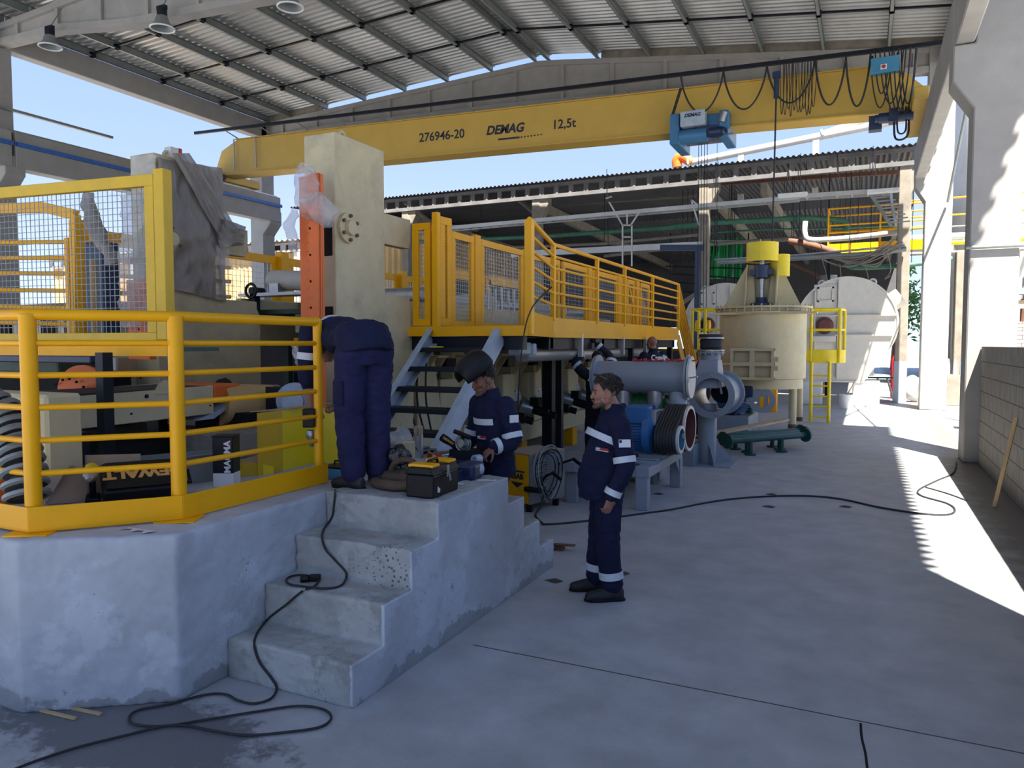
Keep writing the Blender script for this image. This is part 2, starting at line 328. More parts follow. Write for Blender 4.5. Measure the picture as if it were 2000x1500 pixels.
patches(M['plat'], (.56, .60, .64), 1.7, .52, .56, .55); patches(M['plat'], (.22, .23, .23), 3.1, .40, .44, .7, 1.9); patches(M['plat'], (.20, .20, .19), 8, .66, .70, .6)
patches(M['stepc'], (.20, .195, .18), 4, .56, .64, .5); patches(M['stepc'], (.47, .48, .47), 2.4, .56, .60, .5)

MB().box((-60, -25, -.3), (60, 90, 0)).build('floor', 'floor', kind='structure')
bpy.data.objects['floor'].location = (0, 0, 0); bpy.data.objects['floor'].data.transform(Matrix.Translation((0, 32.5, -.3)))

# raised concrete platform with chamfered front
PZ = .9
def poly_up(pts, z0, z1): return MB().prism([(x, y, z0) for x, y in pts], (0, 0, z1-z0))
remeshed(poly_up([(-7.2, 2.28), (-3.87, 2.28), (-3.25, 2.72), (-3.25, 5.15), (-3.05, 5.15), (-3.05, 6.2), (-4.4, 6.2), (-4.4, 5.6), (-7.2, 5.6)], 0, PZ), 'concrete_platform', 'plat', None, .017, 1, .006, fr=7, seed=3,
    label='raised grey concrete platform carrying the yellow pipe railing', cat='platform', kind='structure')
# stairs up, landing, stairs down (one cast block)
prof = [(3.05, 0), (3.05, .23), (3.34, .23), (3.34, .46), (3.62, .46), (3.62, .69), (3.92, .69), (3.92, .915), (4.92, .915), (4.92, .715), (5.21, .715), (5.21, .47), (5.51, .47), (5.51, .24), (5.81, .24), (5.81, 0)]
m = MB(); k = len(prof)
NX = 2
m.prism([(-3.24, y, z) for y, z in prof], (.86, 0, 0)); st = remeshed(m, 'concrete_stairs', 'stepc', None, .013, 1, .007, fr=9, seed=8, label='short flight of rough concrete steps up to the platform and down behind', cat='stairs', kind='structure')
m = MB().prism([(-2.395, y, z-.003 if z else 0) for y, z in prof], (.026, 0, 0)); remeshed(m, 'rendered_side', 'plat', st, .009, 1, .003, fr=9, seed=8)

# block wall on the right
bm_ = mat('grey_block_wall', (.27, .25, .22), .9, var=.15, bump=.3, dirt=(.28, .26, .22), dscale=1.2, damt=.4)
def brick(m, sx, sz, axis='Y', col=(.10, .09, .08), ms=.009):
    n = m.node_tree.nodes; l = m.node_tree.links; b = n['Principled BSDF']; src = b.inputs['Base Color'].links[0].from_socket
    tc = n.new('ShaderNodeTexCoord'); s = n.new('ShaderNodeSeparateXYZ'); c = n.new('ShaderNodeCombineXYZ'); l.new(tc.outputs['Object'], s.inputs[0])
    l.new(s.outputs[axis], c.inputs[0]); l.new(s.outputs['Z'], c.inputs[1]); t = n.new('ShaderNodeTexBrick')
    t.inputs['Scale'].default_value = 1; t.inputs['Brick Width'].default_value = sx; t.inputs['Row Height'].default_value = sz; t.inputs['Mortar Size'].default_value = ms; t.inputs['Mortar Smooth'].default_value = .3
    t.inputs['Color1'].default_value = t.inputs['Color2'].default_value = (1, 1, 1, 1); t.inputs['Mortar'].default_value = (0, 0, 0, 1); l.new(c.outputs[0], t.inputs[0])
    x = n.new('ShaderNodeMix'); x.data_type = 'RGBA'; l.new(t.outputs['Fac'], x.inputs[0]); l.new(src, x.inputs[6]); x.inputs[7].default_value = (*col, 1); l.new(x.outputs[2], b.inputs['Base Color'])
brick(bm_, .40, .2325); M['block'] = bm_
MB().box((1.66, -6, 0), (1.84, 13.78, 1.86)).build('wall_right', 'block', kind='structure', label='low grey concrete block wall with dark joints', cat='wall')

# precast columns with corbels
def column(x0, x1, y0, y1, ztop, cz, cx, side, label):
    m = MB()
    e = -1 if side > 0 else 1   # corbel projects inwards
    xi = x0 if side > 0 else x1; xo = x1 if side > 0 else x0
    m.prism([(xo, y0, 0), (xi, y0, 0), (xi, y0, cz-.45), (xi+e*cx, y0, cz), (xi+e*cx, y0, cz+.55), (xi, y0, cz+.55), (xi, y0, ztop), (xo, y0, ztop)], (0, y1-y0, 0))
    return m.build('concrete_column', 'concrete', bevel=.02, label=label, cat='column', group='precast columns of the hall', kind='structure')
column(1.45, 2.13, 13.8, 14.45, 10.4, 6.05, .30, 1, 'massive concrete column at the far end of the block wall, front face half in sun')
column(1.45, 2.13, 24.4, 25.0, 10.4, 6.4, .27, 1, 'tall sunlit concrete column farther down the right side, two thin brace shadows across it')
column(1.45, 2.13, 3.6, 4.26, 9.9, 6.05, .30, 1, 'concrete column beside the camera at the near end of the block wall')
column(-23.9, -23.3, 13.5, 14.1, 11.2, 6.9, .5, -1, 'concrete column at the left edge of the hall, sky beside it')
column(-23.9, -23.2, 24.2, 24.9, 11.2, 7.0, .4, -1, 'far left concrete column under the end of the yellow crane')
# eave beams
MB().box((-23.6, 13.9, 10.62), (-23.2, 24.5, 11.32)).build('trim_1', 'concrete', kind='structure', bevel=.02)
MB().box((1.75, -4, 9.7), (2.15, 24.6, 10.4)).build('trim_2', 'concrete', kind='structure', bevel=.02)
MB().box((-23.6, -6, 10.5), (-23.2, 13.6, 11.2)).build('trim_3', 'concrete', kind='structure', bevel=.02)
# crane runway beams on the corbels
def runway(name, pts, y0, y1, label):
    m = MB(); m.prism([(x, y0, z) for x, z in pts], (0, y1-y0, 0)); return m.build(name, 'concrete', bevel=.02, label=label, cat='beam', kind='structure')
runway('runway_beam', [(1.17, 6.62), (1.44, 6.62), (1.44, 7.55), (1.17, 7.55)], 14.1, 24.9, 'concrete crane runway beam between the two right columns')
runway('runway_beam', [(1.17, 6.62), (1.44, 6.62), (1.44, 7.55), (1.17, 7.55)], 3.2, 14.0, 'concrete crane runway beam overhead at the near right')
for y0, y1, lb in ((13.8, 24.8, 'far'), (3, 13.7, 'near')):
    o = runway('runway_beam', [(-23.25, 7.1), (-22.75, 7.1), (-22.75, 8.15), (-23.25, 8.15)], y0, y1, 'long concrete crane runway beam along the left side, %s bay' % lb)
    MB().box((-22.74, y0, 7.72), (-22.66, y1, 7.84)).build('conductor_rail', 'bluerail', o, label='blue conductor rail')
    MB().box((-23.05, y0, 8.15), (-22.95, y1, 8.24)).build('crane_rail', 'steel', o)
MB().box((-23.3, 11.5, 8.85), (-23.18, 17.3, 8.93)).build('steel_angle', 'galvd', label='thin dark steel angle running out against the sky above the left runway', cat='steel angle', kind='structure')
# roof girders
def zroof(x): return 11.25+.045*(x+23.2) if x < -10.5 else 11.82-.128*(x+10.5)
def girder(y, bot, lb):
    xs = [-23.2+i*(25.2/28) for i in range(29)]
    def zb(x):
        for (a, za), (b, zb_) in zip(bot, bot[1:]):
            if a <= x <= b: return za+(zb_-za)*(x-a)/(b-a)
        return bot[-1][1]
    m = MB()
    top = [(x, zroof(x)) for x in xs]; bo = [(x, zb(x)) for x in xs]
    pts = lambda a: [(x, y-.06, z) for x, z in a]
    m.prism(pts(top)+pts(bo[::-1]), (0, .12, 0))
    for (x, z), (x2, z2) in zip(top, top[1:]): m.bar((x, y, z-.08), (x2, y, z2-.08), .34, .17)
    for (x, z), (x2, z2) in zip(bo, bo[1:]): m.bar((x, y, z+.09), (x2, y, z2+.09), .34, .18)
    for i in range(1, 28, 2):
        m.box((xs[i]-.06, y-.15, zb(xs[i])), (xs[i]+.06, y+.15, zroof(xs[i])-.03))
    return m.build('roof_girder', 'concrete', label=lb, cat='girder', kind='structure')
girder(24.6, [(-23.2, 10.55), (-20, 10.60), (-11.6, 10.35), (2, 9.55)], 'pitched concrete roof girder spanning the hall behind the yellow crane')
girder(13.8, [(-23.2, 10.65), (-20.5, 10.6), (-17.6, 10.22), (-13.3, 10.0), (2, 9.2)], 'near concrete roof girder crossing the top left corner with lamps under it')
# purlins and corrugated sheets
PX = [-23.0, -21.82, -19.95, -18.05, -16.15, -14.28, -12.42, -10.7, -10.2, -8.4, -6.62, -4.86, -3.08, -1.33, .42, 1.9]
for x in PX:
    z = zroof(x)
    m = MB(); s = 1 if x < -10.45 else -1
    for y0, y1 in ((-6, 13.78), (13.8, 24.62)):
        m.box((x-.05, y0, z), (x-.04, y1, z+.24)).box((x-.05, y0, z), (x+.05, y1, z+.01)).box((x-.05, y0, z+.23), (x+.05, y1, z+.24)).box((x+.042, y0, z), (x+.05, y1, z+.04))
    m.build('roof_purlin', 'galvd', kind='structure', group='galvanised roof purlins', label='galvanised steel roof purlin under the corrugated sheets', cat='purlin')
m = MB()
for y in (5.8, 8.5, 11.1, 16.5, 19.2, 21.9):
    for a, b in zip(PX, PX[1:]):
        m.bar((a, y, zroof(a)+.1), (b, y, zroof(b)+.1), .07, .05)
        m.box((a-.07, y-.08, zroof(a)-.0), (a+.07, y+.08, zroof(a)+.14))
m.build('purlin_braces', 'blacks', kind='structure', label='dark sag bars crossing between the roof purlins', cat='brace')
def corr(y0, y1, pitch, dz, prof='trap'):
    out = []; y = y0
    while y < y1:
        if prof == 'trap': out += [(y, 0), (y+pitch*.32, 0), (y+pitch*.45, dz), (y+pitch*.82, dz), (y+pitch*.95, 0)]
        else: out += [(y+pitch*k/8, dz*(.5-.5*cos(2*pi*k/8))) for k in range(8)]
        y += pitch
    return out
def sheet(xs, zf, cy, name, m, tooth=False, **kw):
    mb = MB(); n = len(cy)
    vs = []
    for x in xs: vs += [(x+(.11 if tooth and x == xs[-1] and dz > .01 else 0), y, zf(x)+dz) for y, dz in cy]  # eave edge stepped out on the ribs so its cast shadow shows teeth
    fs = [(i*n+j, i*n+j+1, (i+1)*n+j+1, (i+1)*n+j) for i in range(len(xs)-1) for j in range(n-1)]
    mb.add(vs, fs); return mb.build(name, m, **kw)
sheet([-23.45, -10.5, 2.45], lambda x: zroof(x)+.25, corr(13.8, 24.42, .24, .07), 'ceiling', 'galv', tooth=True, kind='structure', label='pale corrugated metal roof sheets over the far bay', cat='roof')
sheet([-23.45, -10.5, 3.42], lambda x: zroof(x)+.25, corr(.2, 13.8, .24, .07), 'ceiling', 'galv', tooth=True, kind='structure', label='pale corrugated metal roof sheets', cat='roof')
sheet([-23.9, -10.5, 4.3], lambda x: zroof(x)+.25, corr(-6, .2, .24, .07), 'ceiling', 'galv', kind='structure', label='corrugated metal roof sheets over the near end, eave added wider to shade the floor', cat='roof')  # unseen eave made wider here only to shade the floor strip

# dark closing boards between girder and sheets, leaving the bright slot near the ridge
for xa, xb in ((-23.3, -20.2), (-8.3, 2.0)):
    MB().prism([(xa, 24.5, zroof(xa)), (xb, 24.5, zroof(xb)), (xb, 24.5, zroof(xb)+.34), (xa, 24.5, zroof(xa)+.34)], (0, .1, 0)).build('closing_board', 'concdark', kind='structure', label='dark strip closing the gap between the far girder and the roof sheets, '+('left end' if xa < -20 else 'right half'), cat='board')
# crack in the floor near the lower right corner
m = MB(); P = spline([aZ(x, y, .0008) for x, y in ((1681, 1412), (1683, 1440), (1690, 1470), (1694, 1500), (1700, 1530))], 6)
m.tube([Vector((v.x, v.y, .0006)) for v in P], .006, 4); m.v = [Vector((v.x, v.y, min(v.z, .0012))) for v in m.v]; m.build('floor_crack', 'dark', label='short dark crack in the floor below the saw-cut joint', cat='crack', kind='structure')
# ================= overhead crane =================
CY = 21.6
cr_ = thing('overhead_crane', 'long yellow bridge crane girder spanning the hall under the roof', 'crane', (-10.5, CY, 8.1))
def cz(x, t):                                       # bottom (t=0) and top (t=1) of the box girder
    b = 8.45+(7.80-8.45)*(x+22.8)/24.1; u = 9.72+(8.98-9.72)*(x+22)/22.6; return b+(u-b)*t
m = MB()
poly = [(-22.85, cz(-22.85, 0)), (1.3, cz(1.3, 0)), (1.34, cz(1.3, .35)), (.55, cz(.55, 1)), (-21.95, cz(-21.95, 1)), (-22.75, cz(-22.75, .72)), (-23.15, cz(-23, .05))]
m.prism([(x, CY, z) for x, z in poly], (0, .5, 0)); m.build('box_girder', 'crane', cr_, bevel=.01)
m = MB(); m.bar((-22.9, CY+.25, cz(-22.9, 0)-.02), (1.25, CY+.25, cz(1.25, 0)-.02), .72, .04); m.bar((-22, CY+.25, cz(-22, 1)+.015), (.6, CY+.25, cz(.6, 1)+.015), .62, .03)
m.build('flanges', 'crane', cr_)
TX = Matrix.Identity(4)
sl = (cz(-9, .5)-cz(-14, .5))/5
def ctext(body, x, t, size, mname='txt', **k):
    return text('lettering', body, size, mname, frame(Vector((x, CY-.006, cz(x, t))), (1, 0, sl), (0, 0, 1)), cr_, **k)
ctext('276946-20', -12.85, .49, .405, bold=.006); ctext('DEMAG', -10.52, .49, .385, shear=.22, bold=.014); ctext('12,5t', -8.50, .47, .385, bold=.006)
m = MB(); x0 = -10.75
m.bar((x0, CY-.004, cz(x0, .25)), (x0+.75, CY-.004, cz(x0+.75, .25)), .01, .055)
for i in range(7): m.bar((x0+.80+i*.11, CY-.004, cz(x0+.8, .25)), (x0+.84+i*.115, CY-.004, cz(x0+.84, .25)), .01, .05-.004*i)
m.build('emblem_underline', 'txt', cr_)
for x, y_ in ((-22.9, 19.6), (1.05, 19.9)):
    m = MB(); zz = 8.24 if x < 0 else 7.57
    m.box((x-.16, CY-1.6, zz+.03), (x+.16, CY+2.0, zz+.33)); m.build('end_carriage', 'crane' if x < 0 else 'crane', cr_, bevel=.02)
    m = MB(); sx = .45 if x < 0 else -.55
    m.cyl((x+sx*.2, CY-.5, zz-.02), (x+sx*1.6, CY-.5, zz-.02), .13).box((x+sx*1.0-.1, CY-.68, zz-.16), (x+sx*1.0+.1, CY-.32, zz+.16)).cyl((x+sx*1.6, CY-.5, zz-.02), (x+sx*1.75, CY-.5, zz-.02), .10)
    m.box((x+sx-.55, CY-.4, zz-.25), (x+sx-.25, CY-.1, zz+.1)); m.build('travel_drive', 'blued', cr_, smooth=True)
    m = MB(); m.tube(spline([(x+sx*.4, CY-.5, zz+.2), (x+sx*.4, CY-.55, zz-.5), (x+sx*.9, CY-.55, zz-.55), (x+sx*.95, CY-.5, zz+.1)], 6), .025, 6); m.tube(spline([(x+sx*.5, CY-.5, zz+.2), (x+sx*.5, CY-.6, zz-.4), (x+sx*.8, CY-.6, zz-.42), (x+sx*.85, CY-.5, zz+.1)], 6), .02, 6)
    m.build('drive_cable', 'rubber', cr_, smooth=True)
# festoon track, bracket arms and hanging cable loops
FY = CY-.55
fz = lambda x: 10.02+(9.17-10.02)*(x+23.5)/25.1
m = MB(); m.bar((-23.55, FY, fz(-23.55)), (1.6, FY, fz(1.6)), .09, .10)
m.bar((-23.2, FY+.15, fz(-23.2)+.05), (1.2, FY+.15, fz(1.2)+.05), .05, .05)
m.build('festoon_track', 'blacks', cr_)
for x in [-22+i*1.72 for i in range(14)]:
    MB().bar((x, FY, fz(x)-.02), (x+.1, CY+.1, cz(x, 1)+.03), .04, .03).build('track_bracket', 'galvd', cr_)
for x in (-22.0, -20.9): MB().cyl((x, CY-.1, cz(x, 1)), (x, CY-.1, cz(x, .12)), .025, n=8).build('conduit', 'steel', cr_)
def loop(pxs, depth, r=.022, dy=0):
    m = MB()
    for a, b, dd in zip(pxs, pxs[1:], depth):
        pts = [(a+(b-a)*t, FY-.03+dy, fz(a+(b-a)*t)-.08-dd*(1-(2*t-1)**4 if False else 4*t*(1-t))**.75) for t in [i/16 for i in range(17)]]
        m.tube(pts, r, 6)
    return m
cab = [(-4.98), (-4.0), (-2.62), (-1.35), (-.62)]
PXL = lambda px, py=150: aY(px, py, FY).x
xs = [PXL(1330, 172), PXL(1413, 160), PXL(1498, 150), PXL(1592, 140), PXL(1652, 130), PXL(1700, 125)]
loop(xs, [1.02, 1.05, 1.0, 1.15, 1.25], .024).build('hanging_cable', 'rubber', cr_, smooth=True)
random.seed(3)
for px in range(1524, 1590, 6):
    x = PXL(px, 150); wd = .10+.06*random.random()
    loop([x, x+wd], [1.15+.25*random.random()], .010, dy=-.02).build('hanging_cable', 'rubber', cr_, smooth=True)
for i in range(7):
    a = PXL(1700+i*9, 120); wd = .22+.35*random.random()
    loop([a, a+wd], [1.0+.6*random.random()], .016, dy=-.06-.02*i).build('hanging_cable', 'rubber', cr_, smooth=True)
loop([PXL(1760, 120), PXL(1790, 120)], [1.3], .016).build('hanging_cable', 'rubber', cr_, smooth=True)
# control box
bx = thing('control_box', 'steel blue control box with red switch hanging on the crane cable track', 'control box', (.28, FY-.2, 8.9))
a = aY(1700, 143, FY-.25); b = aY(1757, 106, FY-.25)
MB().box((a.x, FY-.25, a.z-.02), (b.x, FY-.02, b.z)).build('box', 'boxblue', bx, bevel=.01)
for x in (a.x+.03, b.x-.03): MB().box((x-.03, FY-.2, b.z), (x+.03, FY-.1, b.z+.08)).build('hanger', 'blacks', bx)
c = aY(1726, 130, FY-.26); MB().box((c.x-.07, FY-.265, c.z-.06), (c.x+.07, FY-.25, c.z+.06)).build('switch_plate', 'white', bx)
MB().cyl((c.x, FY-.29, c.z), (c.x, FY-.26, c.z), .045, n=16).box((c.x-.01, FY-.31, c.z-.04), (c.x+.01, FY-.28, c.z+.04)).build('switch_knob', 'txtr', bx)
a = aY(1790, 188, CY-.05)
MB().box((a.x-.1, CY-.08, a.z-.14), (a.x+.1, CY-.0, a.z+.14)).build('junction_box', 'boxblue', cr_)
# pendant control cable
p0 = aY(1517, 150, FY); p1 = aY(1506, 545, FY)
pc = thing('pendant_cable', 'thin dark pendant control cable hanging from the crane track', 'cable', (p1.x, FY, p1.z))
MB().tube([(p0.x, FY, p0.z), (p0.x-.02, FY, (p0.z+p1.z)/2), (p1.x, FY, p1.z)], .022, 6).build('cable', 'rubber', pc)
MB().cyl((p0.x, FY, p0.z+.05), (p0.x, FY, p0.z-.55), .07, n=10).box((p0.x-.1, FY-.08, p0.z-.02), (p0.x+.1, FY+.08, p0.z+.12)).build('clamp', 'blued', pc)
# hoist
h0 = aY(1370, 252, 21.45)
hz = thing('crane_hoist', 'blue and grey electric hoist trolley under the yellow crane girder', 'hoist', (h0.x, CY+.2, h0.z-.4))
X, Z = h0.x, h0.z; y0 = CY-.5
m = MB(); m.box((X-.82, y0, Z-.42), (X-.55, CY+1.0, Z+.42)); m.build('trolley_side', 'hoistb', hz, bevel=.03, seg=2)
MB().box((X+.52, y0+.1, Z-.35), (X+.78, CY+1.0, Z+.38)).build('trolley_side', 'hoistb', hz, bevel=.03, seg=2)
MB().box((X-.55, y0+.25, Z-.05), (X+.55, CY+.9, Z+.36)).build('trolley_body', 'hoistb', hz, bevel=.02)
MB().box((X-.1, y0+.02, Z-.32), (X+.5, y0+.2, Z-.02)).build('brake_unit', 'blued', hz, bevel=.02)
MB().cyl((X-.55, y0+.15, Z-.22), (X+.2, y0+.15, Z-.22), .19).cyl((X+.2, y0+.15, Z-.22), (X+.32, y0+.15, Z-.22), .12).build('hoist_motor', 'hoistb', hz, smooth=True)
MB().box((X-.5, y0-.12, Z+.0), (X+.18, y0+.2, Z+.42)).build('control_cabinet', 'greyl', hz, bevel=.03, seg=2)
text('lettering', 'DEMAG', .13, 'txt', frame(Vector((X-.16, y0-.125, Z+.28)), (1, 0, 0), (0, 0, 1)), hz, shear=.2, bold=.004)
MB().cyl((X-.5, CY+.3, Z-.1), (X+.5, CY+.3, Z-.1), .22).build('rope_drum', 'steel', hz, smooth=True)
MB().cyl((X+.28, y0+.1, Z-.2), (X+.6, y0+.1, Z-.2), .14).ball((X+.62, y0+.1, Z-.2), .12).build('gearbox', 'blued', hz, smooth=True)
MB().cyl((X+.6, y0+.05, Z+.05), (X+.68, y0+.05, Z+.3), .09).box((X+.78, y0, Z-.3), (X+.92, y0+.1, Z-.18)).build('limit_switch', 'steel', hz, smooth=True)
m = MB()
for dx, pyb in ((-.14, 628), (-.06, 628), (.10, 628), (.02, 628)):
    e = aY(1372+dx*70, pyb, CY); m.tube([(X+dx, CY+.2, Z-.3), (e.x, CY, e.z+.0)], .009, 5)
m.build('hoist_ropes', 'blacks', hz)
m = MB(); m.tube([aY(1401, 280, CY), aY(1398, 690, CY)], .007, 5); m.build('hoist_ropes', 'blacks', hz)
# suspension pole of hoist feed
m = MB(); a = aY(1330, 172, FY); m.tube([(a.x, FY, a.z), (X-.75, FY+.1, Z+.4)], .04, 8).build('feed_arm', 'blacks', hz)

# ================= high-bay lamps under the near girder =================
def lamp(px, py, lb):
    p = aY(px, py, 13.25); t = thing('high_bay_lamp', lb, 'lamp', p, 'high-bay lamps under the near girder')
    MB().lathe(p, (0, 0, -1), [(.10, -.28), (.14, -.22), (.17, -.10), (.27, .02), (.285, .05), (.27, .05), (.16, -.08), (.05, -.1), (0, -.1)], 28).build('reflector', 'galvd', t, smooth=True)
    m = MB(); m.tube([(p.x+.28*cos(a), p.y+.28*sin(a), p.z-.045) for a in [2*pi*i/28 for i in range(28)]], .022, 6, closed=True); m.build('rim', 'white', t, smooth=True)
    MB().cyl((p.x, p.y, p.z+.2), (p.x, p.y, p.z+.42), .12).box((p.x-.14, p.y-.05, p.z+.4), (p.x+.14, p.y+.05, p.z+.5)).build('ballast', 'blacks', t, smooth=True)
    MB().tube([(p.x, p.y, p.z+.45), (p.x, 13.6, p.z+1.1)], .015, 6).build('hanger', 'galvd', t)
lamp(98, 88, 'round high-bay lamp nearest the left column'); lamp(317, 52, 'round high-bay lamp in the middle of the three')
lamp(567, 10, 'round high-bay lamp cut by the top edge of the photo')

# ================= old building at the back =================
BY = 27.0
def bcol(x, w_, d, lb, ztop=7.7):
    m = MB(); m.box((x-w_/2, BY, 0), (x+w_/2, BY+d, ztop)); m.prism([(x-w_/2, BY+.02, ztop-1.0), (x+w_/2, BY+.02, ztop-1.0), (x+w_/2+.35, BY+.02, ztop-.35), (x+w_/2+.35, BY+.02, ztop), (x-w_/2, BY+.02, ztop)], (0, d-.04, 0))
    o = m.build('back_column', 'concdark', bevel=.02, label=lb, cat='column', kind='structure')
    MB().box((x-w_/2-.01, BY-.01, 0), (x+w_/2+.01, BY+d+.01, 1.35)).build('painted_base', 'grey', o)
    return o
bcol(1.04, .36, .4, 'old concrete column at the right end of the dark open shed'); bcol(-5.3, .34, .4, 'old concrete column of the open shed behind the hoist ropes')
bcol(-11.8, .34, .4, 'old concrete column of the open shed behind the yellow railing'); bcol(-17.9, .34, .4, 'old concrete column of the open shed beside the cream press frame')
bcol(-29, .5, .4, 'pale column far behind on the left')
m = MB(); x0, x1 = -19.5, 1.3; n = 34; st_ = (x1-x0)/n
for i in range(n+1):
    x = x0+i*st_; m.box((x-.09, BY-.03, 7.66), (x+.09, BY+.03, 8.06))
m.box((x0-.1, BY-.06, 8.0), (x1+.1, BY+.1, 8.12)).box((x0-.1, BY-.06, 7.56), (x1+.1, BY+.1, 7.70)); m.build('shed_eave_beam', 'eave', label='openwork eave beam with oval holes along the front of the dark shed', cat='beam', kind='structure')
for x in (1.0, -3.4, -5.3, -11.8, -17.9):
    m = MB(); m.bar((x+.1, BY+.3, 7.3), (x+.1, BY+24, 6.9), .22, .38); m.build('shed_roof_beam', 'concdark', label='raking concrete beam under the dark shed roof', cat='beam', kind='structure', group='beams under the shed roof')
sheet([-22, 1.6], lambda x: 8.16, corr(0, 1, 1, 0), 'tmp', 'roofold'); bpy.data.objects.remove(bpy.data.objects['tmp'])
m = MB(); wv = corr(-24.0, 1.7, .18, .06, 'sin'); L = len(wv); vs = []
for y, dz in ((BY-.25, 8.14), (BY+9, 8.5), (BY+9.05, 7.9), (BY+24, 7.2)): vs += [(x, y, dz+d) for x, d in wv]
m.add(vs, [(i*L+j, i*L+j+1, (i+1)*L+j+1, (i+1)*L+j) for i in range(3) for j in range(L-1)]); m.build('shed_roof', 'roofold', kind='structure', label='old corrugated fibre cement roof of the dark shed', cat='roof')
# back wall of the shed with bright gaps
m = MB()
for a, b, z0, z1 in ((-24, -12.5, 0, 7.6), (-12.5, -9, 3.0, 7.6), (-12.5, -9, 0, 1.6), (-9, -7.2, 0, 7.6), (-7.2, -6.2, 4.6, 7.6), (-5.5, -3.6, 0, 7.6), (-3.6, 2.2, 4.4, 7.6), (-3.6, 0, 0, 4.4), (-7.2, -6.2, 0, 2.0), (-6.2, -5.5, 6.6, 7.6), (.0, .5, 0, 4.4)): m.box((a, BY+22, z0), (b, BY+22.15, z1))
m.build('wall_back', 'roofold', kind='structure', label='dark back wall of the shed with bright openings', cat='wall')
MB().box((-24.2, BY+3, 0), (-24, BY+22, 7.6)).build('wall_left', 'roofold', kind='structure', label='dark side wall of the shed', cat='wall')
# bright green tarpaulin seen through the gap, and trees
def blobs(name, c, sc, n, label, cat, m='leaf', group=None):
    mb = MB(); random.seed(hash(name+label) % 1000 if False else int(abs(c[0]*7+c[1])))
    for i in range(n):
        q = Vector([random.gauss(0, .45)*sc[k] for k in range(3)]); r = .18*max(sc)*(.6+random.random()*.6)
        for j in range(7):
            u = Vector([random.gauss(0, 1) for _ in range(3)]).normalized(); v = u.orthogonal().normalized()*r*.5; u = u*r*.5; p = Vector(c)+q+Vector([random.gauss(0, r*.6) for _ in range(3)])
            mb.add([p-u, p+v*.5, p+u, p-v*.5], [(0, 1, 2, 3)])
    return mb
def tree(x, y, h, s, label):
    t = thing('tree', label, 'tree', (x, y, 0), 'trees far behind the hall')
    MB().tube([(x, y, 0), (x+.1, y, h*.5), (x, y, h*.8)], [.22, .16, .08], 8).build('trunk', 'rust', t)
    blobs('crown', (x, y, h), (s, s, s*.75), 150, label, 'tree').build('crown', 'leaf', t)
tree(1.9, 62, 5, 3, 'green tree beyond the shed between the white fan casing and the column')
tree(-22, 66, 4.2, 3, 'tree seen through the openings far behind on the left'); tree(-9, 64, 5, 3.4, 'tree behind the open back of the shed')
# green sheeting and pale blue light panel in the shed
gt = thing('green_tarpaulin', 'bright green sheeting hung behind the shed beams', 'tarpaulin', tuple(aY(1412, 545, 33)))
for (xa, ya, xb, yb) in ((1388, 462, 1450, 545), (1376, 465, 1400, 500)):
    p, q = aY(xa, yb, 33), aY(xb, ya, 33); nX = 14; mb = MB()
    vs = [(p.x+(q.x-p.x)*i/nX, 33+.12*sin(i*1.7)+.3*j, p.z+(q.z-p.z)*j) for j in (0, 1) for i in range(nX+1)]
    mb.add(vs, [(i, i+1, nX+2+i, nX+1+i) for i in range(nX)]); mb.build('sheet', 'tarp', gt)

hk = aY(1373, 637, CY); hb = thing('hook_block', 'black and yellow crane hook block hanging beside the small yellow cage', 'hook block', tuple(hk))
for dx in (-.2, .14): MB().lathe(hk+Vector((dx, 0, 0)), (1, 0, 0), [(0, 0), (.17, 0), (.17, .06), (0, .06)], 24).build('side_disc', 'yellow', hb, smooth=True)
MB().box((hk.x-.16, hk.y-.12, hk.z-.16), (hk.x+.14, hk.y+.12, hk.z+.14)).build('sheave_box', 'black', hb, bevel=.03)
MB().tube(spline([hk+Vector((0, 0, -.16)), hk+Vector((0, 0, -.3)), hk+Vector((.1, 0, -.42)), hk+Vector((0, 0, -.52)), hk+Vector((-.1, 0, -.42))], 6), .035, 8).build('hook', 'steel', hb, smooth=True)
for dx in (.3,): MB().tube([gt.location+Vector((-.2, 0, 1.2)), Vector((gt.location.x-.2, 33, 8.2))], .01, 5).tube([gt.location+Vector((.5, 0, 1.0)), Vector((gt.location.x+.5, 33, 8.2))], .01, 5).build('rope', 'blacks', gt)
# ================= pipes, trays and walkways in the shed =================
def pipe(name, pts, r, m, label, cat='pipe', flanges=(), n=10):
    t = MB().tube(pts, r, n)
    for i in flanges:
        a = Vector(pts[i]); b = Vector(pts[i+1]) if i+1 < len(pts) else Vector(pts[i-1]); d = (b-a).normalized()
        t.cyl(a-d*.03, a+d*.05, r*1.6, n=14)
    o = t.build(name, m, smooth=True, label=label, cat=cat)
    if 26.7 < pts[0][1] < 36 and len(pts) > 1 and name in ('pipe', 'duct_pipe', 'scaffold_tube') and 2.5 < max(p[2] for p in pts) < 8.1:
        for f in (.2, .75):
            q = Vector(pts[int(f*(len(pts)-1))]).lerp(Vector(pts[min(int(f*(len(pts)-1))+1, len(pts)-1)]), f if len(pts) == 2 else 0); MB().tube([q, (q.x, q.y, 8.25)], .012, 5).build('hanger', 'blacks', o)
    return o
Q = aY
def hrun(y, *pp): return [Q(px, py, y) for px, py in pp]
pipe('pipe', spline(hrun(28.5, (1290, 446), (1380, 436), (1500, 430), (1560, 426), (1610, 428), (1648, 432), (1653, 450), (1652, 492)), 5), .10, 'mint', 'thick faded green pipe bending down under the shed roof', flanges=(15,))
pipe('pipe', spline(hrun(27.6, (1573, 432), (1572, 455), (1583, 468), (1640, 466), (1700, 460), (1765, 452)), 5), .09, 'offwhite', 'pale pipe with a double bend left of the right shed column')
